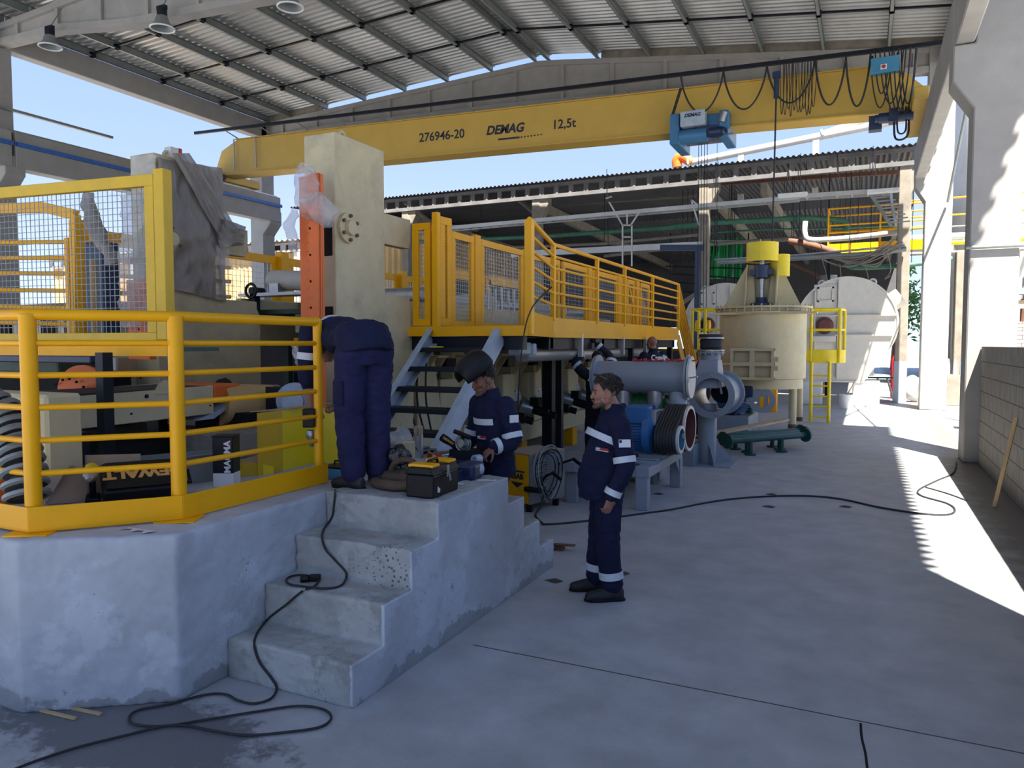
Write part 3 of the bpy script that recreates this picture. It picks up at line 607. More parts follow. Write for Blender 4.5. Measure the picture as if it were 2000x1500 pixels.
pipe('pipe', hrun(29, (1180, 500), (1370, 478), (1560, 465), (1780, 448)), .07, 'concdark', 'long grey pipe crossing the shed at mid height')
pipe('pipe', hrun(26.8, (1400, 512), (1560, 504), (1700, 496), (1770, 486)), .085, 'galvd', 'thick grey pipe run above the white fan casing')
pipe('pipe', hrun(26.8, (1395, 507), (1560, 498), (1765, 480)), .035, 'steel', 'thin bright pipe along the thick grey run')
pipe('pipe', spline(hrun(27.5, (1650, 515), (1662, 522), (1690, 523), (1780, 517), (1860, 505)), 5), .075, 'mint', 'faded green pipe with a hook end below the cable bundle')
pipe('pipe', hrun(29, (800, 473), (1060, 462), (1368, 440)), .09, 'mint', 'green pipe crossing behind the yellow railing')
pipe('pipe', hrun(28.4, (940, 486), (1180, 476), (1368, 458)), .06, 'concdark', 'dull thin pipe under the green pipe')
pipe('pipe', hrun(32, (1380, 455), (1500, 448), (1640, 446), (1760, 440)), .04, 'mint', 'thin green pipe deep in the shed')
pipe('pipe', hrun(30, (1390, 470), (1530, 470), (1700, 458)), .035, 'steel', 'thin steel pipe deep in the shed')
for i, (ya, yb) in enumerate(((520, 525), (535, 545), (552, 560), (570, 578))):
    pipe('scaffold_tube', hrun(31, (1300+i*12, ya), (1465, yb)), .03, 'blacks', ('topmost', 'second', 'third', 'lowest')[i]+' dark scaffold tube before the green sheeting', 'tube')
for i, px in enumerate((1418, 1436, 1462, 1310)):
    pipe('scaffold_upright', hrun(31.2, (px, 455), (px-2, 757)), .03, 'blacks', ('dark upright pole before the green sheeting', 'second dark upright pole before the green sheeting', 'dark upright pole right of the green sheeting', 'dark upright pole left of the shed column')[i], 'pole')
pipe('pipe', spline(hrun(28, (1540, 470), (1590, 480), (1640, 496)), 4), .12, 'rust', 'rusty brown duct slanting under the pale bent pipe')
pipe('pipe', hrun(29.5, (1545, 395+120), (1600, 540), (1600, 600)), .05, 'rust', 'rusty drop pipe behind the yellow capped vessel')
pipe('duct_pipe', hrun(30, (1615, 540), (1615, 600)), .22, 'galvd', 'short grey duct with flange above the white fan casings', flanges=(0,))
# hanging cable bundle by the right shed column
random.seed(11)
cb = thing('cable_bundle', 'tangled grey cables sagging in front of the right shed column', 'cable', tuple(Q(1700, 520, 26.7)))
for i in range(9):
    a = Q(1600+random.random()*60, 500+random.random()*10, 26.6); b = Q(1740+random.random()*30, 465+random.random()*30, 26.6); c = (a+b)/2+Vector((random.uniform(-.3, .3), random.uniform(-.1, .1), -random.random()*.5))
    MB().tube(spline([a, c, b], 8), .018+.012*random.random(), 5).build('cable', 'concdark', cb, smooth=True)
for i, (xa, ya, xb, yb) in enumerate(((1605, 505, 1612, 580), (1640, 515, 1630, 590), (1690, 520, 1685, 560), (1735, 500, 1728, 545))):
    a, b = Q(xa, ya, 26.5), Q(xb, yb, 26.5); MB().tube(spline([a, (a+b)/2+Vector((.12, 0, -.1)), b, b+Vector((.15, 0, .1))], 6), .014, 5).build('cable_end', 'concdark', cb, smooth=True)
# wires hanging in the shed
for i, (xa, ya, xb, yb) in enumerate(((1593, 490, 1593, 605), (1635, 300, 1640, 360), (1540, 330, 1545, 375), (1185, 330, 1188, 480))):
    pipe('hanging_wire', hrun(26.9, (xa, ya), (xb, yb)), .012, 'blacks', ('wire hanging down behind the yellow cap', 'suspension wire of the cable tray near the right column', 'suspension wire of the tray beside the strip lamp', 'wire hanging left of the shed column')[i], 'wire')
# ladder cable tray along the shed front
def tray(name, y, a, b, w_, h, label, m='galv', rung=.45):
    t = thing(name, label, 'cable tray', tuple(Q(a[0], a[1], y))); A, B = Q(*a, y), Q(*b, y)
    for s in (0, 1): MB().bar(A+Vector((0, s*w_, 0)), B+Vector((0, s*w_, 0)), .03, h).build('side_rail', m, t)
    L = (B-A).length; mb = MB()
    for i in range(int(L/rung)): p = A+(B-A)*((i+.5)*rung/L); mb.bar(p+Vector((0, 0, -.03)), p+Vector((0, w_, -.03)), .06, .04)
    mb.build('rungs', m, t); return t
tray('cable_tray', 26.0, (842, 448), (1560, 385), .5, .14, 'long ladder cable tray hung across the front of the shed')
tray('cable_tray', 26.0, (1560, 383), (1745, 371), .5, .14, 'right section of the ladder cable tray ending at the shed column')
t = thing('cable_tray', 'ladder cable tray bending down in front of the right shed column', 'cable tray', tuple(Q(1735, 420, 26.2)))
A, B = Q(1700, 378, 26.1), Q(1742, 440, 26.1)
for dx in (0, .55): MB().bar(A+Vector((dx, 0, 0)), B+Vector((dx*.2, .2, 0)), .03, .1).build('side_rail', 'galvd', t)
mb = MB()
for i in range(9): p = A+(B-A)*((i+.3)/9); mb.bar(p, p+Vector((.55, .1, .03)), .04, .04)
mb.build('rungs', 'galvd', t)
for px, lb in ((1548, 'hanging strip lamp left of the right shed column'), (1725, 'hanging strip lamp against the right shed column')):
    p = Q(px, 380 if px < 1600 else 372, 25.9); s = thing('strip_lamp', lb, 'lamp', tuple(p))
    MB().box((p.x-.45, p.y-.08, p.z-.06), (p.x+.45, p.y+.08, p.z+.05)).build('housing', 'white', s, bevel=.01)
    MB().cyl((p.x-.42, p.y, p.z-.075), (p.x+.42, p.y, p.z-.075), .02, n=8).build('tube', 'white', s)
    MB().tube([(p.x-.2, p.y, p.z), (p.x-.25, 27.2, 8.1)], .01, 5).build('hanger', 'blacks', s)
# hanger trestle of the tray
t = thing('tray_hanger', 'galvanised Y-shaped hanger frame under the cable tray', 'bracket', tuple(Q(1222, 500, 26)))
mb = MB()
for a, b in (((1190, 395), (1216, 440)), ((1250, 412), (1232, 440)), ((1216, 440), (1216, 520)), ((1234, 440), (1234, 520)), ((1216, 440), (1234, 440)), ((1216, 463), (1234, 463)), ((1183, 388), (1195, 384)), ((1225, 415), (1225, 440))):
    mb.bar(Q(*a, 26), Q(*b, 26), .05, .05)
mb.build('frame', 'galv', t)
t = thing('tray_hanger', 'light steel hanger bracket of the cable tray left of the shed column', 'bracket', tuple(Q(1352, 440, 26)))
MB().bar(Q(1350, 390, 26), Q(1365, 440, 26), .05, .05).bar(Q(1350, 390, 26), Q(1368, 405, 26), .05, .05).build('frame', 'galv', t)
# pale beams inside the shed
for a, b, y, r, lb in (((1000, 497), (1372, 478), 26.9, .22, 'broad pale steel beam behind the yellow railing'), ((770, 420), (1360, 380), 33, .2, 'pale beam deep under the shed roof'), ((900, 395), (1370, 360), 36, .22, 'pale purlin deep under the shed roof'), ((1380, 360), (1770, 335), 30, .14, 'reddish roof tie deep in the shed')):
    MB().bar(Q(*a, y), Q(*b, y), .15, r).build('steel_beam', 'galv' if y < 27 else ('rust' if y == 30 else 'concdark'), label=lb, cat='beam', kind='structure')
mb = MB()
for (xa, ya, xb, yb) in ((790, 395, 850, 440), (1000, 380, 1060, 430), (940, 470, 1000, 500), (1380, 560, 1320, 600)):
    MB().bar(Q(xa, ya, 27.5), Q(xb, yb, 30), .12, .12).build('brace', 'concdark', label='diagonal brace under the shed roof', cat='brace', group='diagonal braces of the shed', kind='structure')
# strip lamps of the back left of the shed
p = Q(872, 388, 30); MB().box((p.x-.35, 30, p.z-.05), (p.x+.35, 30.15, p.z+.05)).build('strip_lamp', 'white', label='small strip lamp high in the shed left of the yellow railing', cat='lamp')
# blue-grey steel frame left of the shed column
m = MB(); a = Q(1363, 480, 25.5); b = Q(1361, 690, 25.5); m.bar((a.x, 25.5, 0), a, .16, .16); m.bar(Q(1290, 484, 25.5), Q(1375, 484, 25.5), .14, .2); m.build('steel_gantry', 'blued', label='dark blue steel gantry standing before the shed column', cat='gantry')
# yellow catwalk by the right shed column
def railrun(t, pts, zs, r, m='yellow'):
    for z in zs:
        mb = MB(); mb.tube([Vector(p)+Vector((0, 0, z)) for p in pts], r, 8); mb.build('rail', m, t, smooth=True)
cw = thing('catwalk', 'yellow catwalk with railing high in the shed beside the right column', 'walkway', tuple(Q(1617, 485, 28)))
A = Q(1617, 484, 28); z0 = A.z; A = Vector((A.x, 28, z0)); B = Vector((A.x+3.2, 28, z0)); A2 = Vector((A.x, 29.2, z0)); B2 = Vector((B.x, 29.2, z0))
MB().box((A.x, 28, z0-.2), (B.x, 28.08, z0+.12)).build('kick_plate', 'yellow', cw)
MB().box((A.x, 28.08, z0-.15), (B.x, 29.2, z0-.1)).build('deck_plate', 'galvd', cw)
railrun(cw, [A, B], (1.32, .75, .5), .03); railrun(cw, [A2, B2], (1.25, .7), .03); railrun(cw, [A, A2], (1.32, .7), .03)
for p in (A, A2, (A+B)/2, B): MB().cyl(p, p+Vector((0, 0, 1.32)), .03, n=8).build('post', 'yellow', cw, smooth=True)
for q in (A, B): MB().box((q.x-.05, 29.1, 0), (q.x+.05, 29.2, z0-.1)).build('support_post', 'blacks', cw)

# ================= behind the right columns =================
for i, (py, r, m_, y) in enumerate(((470, .12, 'white', 31), (398, .03, 'yellow', 30), (430, .03, 'yellow', 30), (482, .09, 'lemon', 31.5), (452, .03, 'galvd', 30), (500, .06, 'concdark', 31))):
    a = Q(1700, py, y); a.x = 1.0
    pipe('pipe', [a, Vector((16, y, a.z))], r, m_, ('thick white pipe', 'upper yellow rail', 'lower yellow rail', 'wide yellow edge bar', 'thin grey pipe', 'dull brown pipe')[i]+' running behind the two right columns')
t = MB().box((2.6, 28, 0), (3.4, 28.6, 4.9)).build('cabinet', 'concdark', label='tall brown grey cabinet standing between the two right columns', cat='cabinet', bevel=.02)
MB().box((3.5, 27.2, 0), (4.0, 27.6, 5.2)).build('steel_upright', 'galvd', label='grey post behind the gap between the right columns', cat='post')
MB().box((5.3, 33, 0), (13, 34, 3.6)).build('back_wall_piece', 'roofold', label='low dark building behind the right column', cat='building', kind='structure')
# tall pale factory building and roof edge behind
bl = thing('factory_building', 'pale tall factory building behind the right columns', 'building', (9, 50, 0), kind='structure')
MB().box((3.35, 48, 0), (12, 58, 19)).build('wall', 'offwhite', bl); MB().box((4.2, 40, 0), (11, 47, 8.6)).build('annex', 'offwhite', bl)
mb = MB()
for i in range(30): mb.cyl((4.0+i*.24, 39.6, 8.75), (4.0+i*.24, 47, 8.9), .13, n=8)
mb.build('corrugated_roof', 'galv', bl)
silo = thing('silo', 'grey conical silo bottom behind the right columns', 'silo', (4.7, 36, 0))
MB().lathe((4.9, 37, 0), (0, 0, 1), [(.3, 3.2), (1.7, 6.4), (1.7, 12.5), (0, 13)], 32).build('shell', 'offwhite', silo, smooth=True)
for a in range(4):
    x, y = 4.9+1.5*cos(a*pi/2+.7), 37+1.5*sin(a*pi/2+.7); MB().box((x-.08, y-.08, 0), (x+.08, y+.08, 7)).build('leg', 'galvd', silo)
# rooftop pipes beyond the shed
A, B = Q(1345, 318, 34), Q(1770, 232, 34); 
pipe('roof_pipe', [A, B], .16, 'offwhite', 'long pale pipe rising over the shed roof', flanges=(0,))
pipe('roof_pipe', [Q(1606, 262, 34), Q(1690, 232, 34)], .13, 'offwhite', 'short pale branch of the pipe over the shed roof', flanges=(0,))
pipe('roof_pipe', spline([Q(1323, 327, 34), Q(1322, 312, 34), Q(1332, 307, 34), Q(1352, 318, 34)], 6), .22, 'orange', 'orange elbow at the left end of the pipe over the shed roof')
for i, px in enumerate((1448, 1594)):
    a = Q(px, 296 if i == 0 else 268, 34); MB().box((a.x-.12, 33.9, 8.2), (a.x+.12, 34.1, a.z+.1)).build('pipe_prop', 'offwhite', label=('left', 'right')[i]+' support post of the pipe over the shed roof', cat='post')
# slender braces between the right columns
for a, b, lb in (((2.0, 24.3, 5.9), (2.0, 14.5, 9.6), 'thin diagonal rod brace between the two right columns'), ((2.0, 14.5, 5.7), (2.0, 24.3, 9.4), 'second thin diagonal rod brace crossing between the right columns')):
    MB().tube([a, b], .035, 8).build('diagonal_brace', 'galvd', smooth=True, label=lb, cat='brace', kind='structure')
MB().tube([(1.40, 13.75, 3.42), (2.6, 13.75, 3.42)], .03, 8).build('conduit', 'galvd', smooth=True, label='horizontal conduit strapped across the face of the near right column', cat='pipe')
# brick and steel bits at the far right
t = thing('wall_unit', 'pale brick pier with a steel shelf at the right edge of the photo', 'pier', (3.3, 18, 0)); M['brick'] = mat('pale_brick', (.5, .44, .36), .9); brick(M['brick'], .22, .08, 'X')
MB().box((2.75, 18, 0), (5, 18.3, 2.35)).build('pier', 'brick', t); MB().box((2.7, 17.8, 2.9), (5, 18.3, 3.02)).build('shelf', 'galvd', t); MB().box((2.75, 17.9, 2.62), (5, 18.2, 2.78)).build('timber', 'wood2', t)
for i in range(5): MB().tube([(2.9+i*.5, 19.5, 0), (3.3+i*.4, 19.5, 5)], .05, 8).build('steel_lattice', 'rust', label=('first', 'second', 'third', 'fourth', 'fifth')[i]+' rusty steel lattice member from the left beyond the right edge column', cat='lattice', group='rusty lattice outside at right')
# outdoors on the left: sunlit sheds
def shed(x0, x1, y0, y1, z, m_, label, pitch=.35):
    t = thing('neighbour_shed', label, 'building', ((x0+x1)/2, (y0+y1)/2, 0), kind='structure')
    mb = MB(); vs = []; n = 0; x = x0; pts = []
    while x < x1: pts += [(x, 0), (x+pitch*.5, .06)]; x += pitch
    L = len(pts); vs = [(a, y0-d, zz) for zz in (0, z) for a, d in pts]; mb.add(vs, [(i, i+1, L+i+1, L+i) for i in range(L-1)])
    mb.box((x1, y0, 0), (x1+.1, y1, z)); mb.box((x0-.1, y0, 0), (x0, y1, z)); mb.box((x0, y1-.1, 0), (x1, y1, z)); mb.build('cladding', m_, t)
    mb = MB(); mb.add([(a, yy, z+.5+(d*2)+(0 if yy < y1 else .6)) for yy in (y0-.6, y1) for a, d in pts], [(i, i+1, L+i+1, L+i) for i in range(L-1)]); mb.box((x0, y0-.35, z+.0), (x1, y0-.2, z+.12)).box((x0, y0-.35, z+.38), (x1, y0-.2, z+.48))
    x = x0
    while x < x1: mb.box((x, y0-.32, z+.1), (x+.35, y0-.24, z+.4)); x += 1.1
    mb.build('roof_edge', 'concrete', t)
shed(-46, -25.5, 30, 42, 6.6, 'ochre', 'sunlit ochre corrugated shed outside on the left')
shed(-25.2, -19.2, 31, 42, 7.2, 'ochre', 'ochre corrugated shed gable seen between the two press frames')
for i in range(4): MB().box((-44+i*6, 29.2, 0), (-43.6+i*6, 29.6, 6.5)).build('shed_column', 'concrete', label='pale column before the ochre shed outside at left', cat='column', group='columns of the ochre shed', kind='structure')
# ================= guards, decks and the press line =================
def guard(name, label, p0, p1, z0, z1, fr=.07, th=.04, wm=None, sp=.045, m='yellow', cat='guard', wr=.004, group=None, wires=True, deep=None):
    p0 = Vector((p0[0], p0[1], 0)); p1 = Vector((p1[0], p1[1], 0)); d = (p1-p0); L = d.length; u = d.normalized(); zz = Vector((0, 0, 1)); nrm = u.cross(zz)
    t = thing(name, label, cat, (p0.x, p0.y, z0), group)
    def q(a, z): return p0+u*a+zz*z
    for a, z, b, y, w_, h_ in ((0, z1-fr/2, L, z1-fr/2, th, fr), (0, z0+fr/2, L, z0+fr/2, th, fr)): MB().bar(q(a, z), q(b, y), w_, h_).build('rail', m, t, bevel=.003)
    for a in (fr/2, L-fr/2): MB().bar(q(a, z0+fr), q(a, z1-fr), fr, th, nrm).build('stile', m, t, bevel=.003)
    mb = MB(); mesh_grid(mb, q(fr, z0+fr), u*(L-2*fr), zz*(z1-z0-2*fr), max(2, int((L-2*fr)/sp)), max(2, int((z1-z0-2*fr)/sp)), wr); mb.build('wire_mesh', wm or 'steel', t)
    return t
def post(x, y, z0, z1, s, m, label, cat='post', name='fence_upright', sy=None, group=None):
    return MB().box((x-s/2, y-(sy or s)/2, z0), (x+s/2, y+(sy or s)/2, z1)).build(name, m, bevel=.004, label=label, cat=cat, group=group)
GX = -4.24
gy = lambda px, x=GX: aX(px, 500, x).y
# --- walkway deck
dk = thing('walkway_deck', 'long yellow walkway deck with kick plates beside the press line', 'walkway', (-3.9, 11, 1.8))
m = MB(); m.prism([(x, y, 2.0) for x, y in ((-4.75, 6.97), (-3.13, 6.97), (-3.64, 8.87), (-3.64, 15.95), (-4.75, 15.95))], (0, 0, .03)); m.build('deck_plate', 'vgreen', dk)
m = MB(); m.box((-4.60, 6.93, 1.985), (-3.11, 6.98, 2.09)); m.build('edge_plate', 'yellow', dk)
m = MB(); a, b, c = Vector((-3.12, 6.94, 0)), Vector((-3.63, 8.87, 0)), Vector((-3.63, 15.97, 0))
for p, q in ((a, b), (b, c)):
    m.bar(p+Vector((0, 0, 2.145)), q+Vector((0, 0, 2.145)), .012, .19); m.bar(p+Vector((.01, 0, 2.02)), q+Vector((.01, 0, 2.02)), .03, .07)
m.build('kick_plate', 'yellow', dk)
for x in (-4.55, -3.75): MB().box((x-.05, 7.02 if x < -4 else 8.9, 1.83), (x+.05, 15.9, 1.985)).build('floor_beam', 'blacks', dk)
for y in (7.05, 9, 11.1, 13.4, 15.8): MB().box((-4.6, y-.05, 1.84), (-3.7 if y > 8 else -3.2, y+.05, 1.98)).build('cross_beam', 'blacks', dk)
for x, y, s in ((-4.62, 11.12, .17), (-4.38, 10.98, .10), (-4.6, 15.7, .12), (-3.75, 15.7, .1), (-3.78, 12.9, .08)):
    p_ = MB().box((x-s/2, y-s/2, .0), (x+s/2, y+s/2, 1.84)).build('leg', 'blacks', dk)
for y in (9.9, 11.9, 13.3): MB().box((-3.66, y-.03, 1.72), (-3.60, y+.03, 2.04)).build('bracket', 'galv', dk)
m = MB(); 
for s in (-1, 1): m.prism([(-4.62, 11.12+s*.08, 1.84), (-4.62, 11.12+s*.35, 1.84), (-4.62, 11.12+s*.08, 1.5)], (.02, 0, 0))
m.build('gusset', 'blacks', dk)
# --- railing on the deck
rl = thing('deck_railing', 'yellow tube railing along the outer edge of the walkway deck', 'railing', (-3.63, 9, 2.2))
ys = [aX(px, 520, -3.63).y for px in (1166, 1220, 1275)]
pp = [Vector((-3.12, 6.98, 0)), Vector((-3.63, 8.87, 0))]+[Vector((-3.63, y, 0)) for y in ys]+[Vector((-3.63, 15.92, 0))]
for i, p in enumerate(pp): MB().bar(p+Vector((0, 0, 2.0 if i == 0 else 2.2)), p+Vector((0, 0, 3.17)), .055 if i else .08, .055 if i else .08, (1, 0, 0)).build('post', 'yellow', rl, bevel=.004)
for k, z in enumerate((3.17, 3.02, 2.87, 2.71, 2.555, 2.40)):
    mb = MB(); mb.tube([p+Vector((0, 0, z)) for p in (pp[0], pp[1], pp[-1])], .028 if k == 0 else .018, 8); mb.build('rail', 'yellow', rl, smooth=True)
# --- far stair of the deck
fs = thing('yellow_stairs', 'yellow steel stairs coming down from the far end of the walkway', 'stairs', (-3.9, 17, 0))
for x in (-3.63, -4.5): MB().bar((x, 15.95, 2.0), (x, 18.1, 0.1), .02, .26, (0, .6, .7)).build('stringer', 'yellow', fs)
for i in range(8): y = 16.15+i*.26; MB().box((-4.48, y, 1.75-i*.235), (-3.65, y+.24, 1.79-i*.235)).build('tread', 'yellow', fs)
for x in (-3.63, -4.5):
    for z in (0, .16, .31, .47, .62, .78): MB().tube([(x, 15.95, 3.17-z), (x, 18.05, 1.3-z)], .02, 6).build('rail', 'yellow', fs, smooth=True)
    for t_ in (.5, 1): MB().tube([(x, 15.95+2.1*t_, 2.0-1.85*t_), (x, 15.95+2.1*t_, 3.17-1.87*t_)], .024, 8).build('post', 'yellow', fs, smooth=True)
# --- grey steel stair up from the concrete
ss = thing('steel_stairs', 'grey steel stairs with black treads leading from the platform to the yellow deck', 'stairs', (-3.85, 6.3, .9))
for x, lb in ((-3.43, 'r'), (-4.30, 'l')):
    m = MB(); top = Vector((x, 6.97, 1.99)); bot = Vector((x, 5.70, .90)); d = (top-bot).normalized(); n_ = Vector((0, -d.z, d.y))
    s = 1 if x > -4 else -1
    m.bar(bot, top, .012, .19, n_); m.bar(bot+n_*.09-Vector((s*.03, 0, 0)), top+n_*.09-Vector((s*.03, 0, 0)), .07, .012, n_); m.bar(bot-n_*.09-Vector((s*.03, 0, 0)), top-n_*.09-Vector((s*.03, 0, 0)), .07, .012, n_)
    m.build('stringer', 'greyl', ss)
for i, py in enumerate((680, 714, 748, 789, 833)):
    z = (1.86, 1.665, 1.47, 1.28, 1.085)[i]; y = 5.70+(z-.90)/1.09*1.27
    m = MB(); m.box((-4.29, y-.13, z-.03), (-3.44, y+.13, z)); m.box((-4.29, y-.135, z-.045), (-3.44, y-.12, z+.004)); m.build('tread', 'blacks', ss, bevel=.004)
MB().box((-4.1, 6.62, 1.866), (-3.95, 6.66, 1.876)).build('spirit_level', 'lemon', label='small yellow level lying on the top stair tread', cat='spirit level')
# --- guard panels on the near side of the press line
guard('mesh_fence', 'yellow mesh panel facing the camera right beside the cream press frame', (-4.53, 6.99), (-4.30, 6.99), 2.10, 3.22, .075)
post(-4.22, 6.97, 1.99, 3.32, .07, 'yellow', 'tall yellow guard post above the left stringer of the steel stairs')
guard('mesh_fence', 'narrow yellow mesh panel standing open beside the tall guard post', (-4.22, 7.03), (-4.20, gy(874)), 2.10, 3.29, .085, sp=.03)
guard('mesh_fence', 'first full yellow mesh panel right of the narrow one, above the steel stairs', (GX, gy(880)), (GX, gy(924)), 2.08, 3.17, .08)
post(GX, gy(930), 2.0, 3.2, .06, 'yellow', 'yellow guard post between the two mesh panels above the steel stairs', sy=.14)
guard('mesh_fence', 'wide yellow mesh panel left of the tube railing', (GX, gy(937)), (GX, gy(1020)), 2.08, 3.17, .08)
post(GX, gy(1028), 2.0, 3.2, .06, 'yellow', 'yellow guard post just left of the tube railing', sy=.16)
for i, (a, b) in enumerate(((1036, 1092), (1098, 1146), (1156, 1205), (1212, 1238), (1250, 1268))):
    guard('mesh_fence', ('first', 'second', 'third', 'fourth', 'fifth')[i]+' yellow mesh panel behind the tube railing, counted from the left', (GX, gy(a)), (GX, gy(b)), 2.08, 3.17, .09, sp=.06)
for i, px in enumerate((1150, 1208, 1244)): post(GX, gy(px), 2.0, 3.2, .07, 'yellow', ('left', 'middle', 'right')[i]+' yellow guard post behind the tube railing', sy=.2)
# end frame of the guards with diagonal
eg = thing('end_gate', 'yellow end gate with a diagonal bar at the far end of the guards', 'gate', (-4.2, 14.2, 2.0))
MB().bar((GX, 14.1, 2.05), (GX, 14.1, 3.15), .12, .08, (1, 0, 0)).build('post', 'yellow', eg); MB().bar((GX, 15.1, 2.05), (GX, 14.2, 3.1), .05, .06).build('diagonal', 'yellow', eg)
MB().box((GX-.02, 14.2, 2.05), (GX+.0, 15.0, 2.7)).build('panel', 'yellow', eg)
# far side guards
for i in range(7):
    a = 5.7+i*1.65; guard('mesh_fence', 'yellow mesh panel on the far side of the press line, %s from the left' % ('first', 'second', 'third', 'fourth', 'fifth', 'sixth', 'seventh')[i], (-8.25, a+.12), (-8.25, a+1.53), 1.905, 3.25, .12, sp=.075, wr=.006)
# yellow inner frames seen through the near panels
for i, (y0, y1) in enumerate(((10.6, 11.6), (11.9, 13.6))):
    t = thing('machine_hood', ('nearer','farther')[i]+' yellow hood frame on the press seen through the mesh', 'hood', (-6.4, y0, 2.4))
    for a, b in (((-6.2, y0, 2.35), (-6.2, y0, 3.05)), ((-6.2, y0, 3.05), (-6.2, y1, 3.05)), ((-6.2, y1, 3.05), (-6.2, y1, 2.35))): MB().bar(a, b, .16, .18, (1, 0, 0)).build('frame_bar', 'yellow', t)
    MB().box((-6.2, y0+.1, 2.4), (-6.15, y1-.1, 2.95)).build('panel', 'vgreen', t)
# --- press body
pb = thing('press_line', 'long cream coloured press line running under and behind the walkway', 'machine', (-5.6, 11, 0))
m = MB(); m.box((-5.12, 8.2, .34), (-4.92, 15.5, .62)); m.build('base_beam', 'cream', pb, bevel=.01)
m = MB(); m.box((-7.5, 8.2, .34), (-7.3, 15.5, .62)); m.build('base_beam', 'cream', pb, bevel=.01)
MB().box((-5.10, 7.3, 1.98), (-5.0, 15.5, 2.42)).build('side_frame', 'cream', pb, bevel=.01)
MB().box((-7.5, 7.3, 1.9), (-7.4, 15.5, 2.5)).build('side_frame', 'cream', pb, bevel=.01)
MB().box((-7.4, 7.6, 2.30), (-5.1, 15.4, 2.36)).build('table_top', 'vgreen', pb)
MB().box((-7.35, 8.0, .62), (-7.25, 15.2, 1.9)).build('back_panel', 'vgreen', pb)
for i in range(9):
    y = 7.9+i*.9
    m = MB(); m.box((-5.18, y-.16, .62), (-4.98, y+.16, 1.98)); m.prism([(-5.0, y-.1, 1.75), (-4.72, y-.1, 1.75), (-5.0, y-.1, 1.35)], (0, .02, 0)).prism([(-5.0, y+.14, 1.75), (-4.72, y+.14, 1.75), (-5.0, y+.14, 1.35)], (0, .02, 0)); m.box((-5.0, y-.1, 1.73), (-4.7, y+.16, 1.76))
    for k in range(4): bolt(m, (-4.98, y-.13, .8+k*.32), (1, 0, 0), .018, .02)
    m.build('frame_stand', 'cream', pb, bevel=.006)
    m = MB(); m.box((-5.05, y+.22, 1.05), (-4.86, y+.62, 1.45)); m.prism([(-5.05, y+.22, 1.05), (-4.86, y+.22, 1.05), (-4.95, y+.3, .85), (-5.05, y+.3, .85)], (0, .3, 0)); m.build('gear_housing', 'cream', pb, bevel=.01)
    MB().box((-4.96, y+.26, 1.56), (-4.80, y+.52, 1.72)).build('terminal_box', 'black', pb, bevel=.01)
    m = MB(); m.lathe((-4.98, y, 1.0), (1, 0, 0), [(0, .0), (.17, .0), (.17, .035), (.12, .04), (.10, .06), (0, .06)], 24)
    for k in range(6): bolt(m, (-4.945, y+.135*cos(k*pi/3), 1.0+.135*sin(k*pi/3)), (1, 0, 0), .015, .02)
    m.build('bearing_flange', 'offwhite', pb, smooth=True)
    if i in (1, 2, 3, 4, 5, 6):
        MB().lathe((-4.9, y+.1, .92), (.9, .15, -.25), [(0, 0), (.13, 0), (.13, .03), (.07, .2), (.06, .24)], 20).build('servo_adapter', 'steel', pb, smooth=True)
        MB().lathe((-4.68, y+.13, .86), (.9, .15, -.25), [(.0, -.04), (.075, -.04), (.075, .2), (.055, .22), (.055, .34), (0, .34)], 16).box((-4.75, y+.05, .93), (-4.60, y+.2, 1.06)).build('servo_motor', 'black', pb, smooth=True)
m = MB()
for i in range(5): m.cyl((-5.0, 8.6+i*1.5, 1.9), (-5.0, 9.6+i*1.5, 1.9), .03, n=8)
m.build('conduit', 'steel', pb, smooth=True)
for i in range(5): MB().cyl((-7.3, 8.5+i*1.5, 2.52), (-5.1, 8.5+i*1.5, 2.52), .14).build('roller', 'offwhite' if i % 2 else 'steel', pb, smooth=True)
for k in range(4):
    mb = MB(); y = 9.8+k*.45; mb.tube([(-5.05, y, 2.4), (-5.05, y, 2.75), (-5.05, y+.25, 2.75), (-5.05, y+.25, 2.4)], .02, 6); mb.build('handle', 'steel', pb)
for x, y in ((-5.16, 11.15), (-5.0, 13.1), (-5.1, 9.0), (-7.4, 11.15), (-5.05, 15.0)):
    MB().box((x-.09, y-.12, 0), (x+.09, y+.12, .34)).build('foot', 'yellow', pb, bevel=.01)
MB().box((-6.9, 8.4, 0), (-5.7, 15.3, .22)).build('machine_plinth', 'concdark', label='low brown grey concrete plinth under the press line', cat='plinth', kind='structure')
# parts seen through the steel stairs
ms = thing('press_stands', 'cream machine stands and shafts behind the treads of the steel stairs', 'machine', (-4.9, 8, 0))
m = MB(); m.box((-5.0, 7.2, 0), (-4.86, 7.5, 1.95)).prism([(-4.9, 7.55, .2), (-4.9, 8.3, .2), (-4.9, 7.9, 1.9), (-4.9, 7.55, 1.9)], (.06, 0, 0)); m.build('stand', 'cream', ms, bevel=.01)
MB().box((-6.2, 8.0, .0), (-5.3, 8.3, 1.5)).build('cabinet', 'vgreen', ms, bevel=.02)
MB().prism([(-5.3, 7.2, 0), (-4.9, 7.1, 0), (-4.6, 7.1, .9), (-5.1, 7.2, .95)], (0, .05, 0)).build('cover_plate', 'cream', ms)
for i in range(3): MB().tube(spline([(-4.75+i*.1, 7.3, 1.9), (-4.78+i*.12, 7.25, 1.3), (-4.7+i*.1, 7.3, .9)], 6), .013, 6).build('cable', 'rubber', ms)
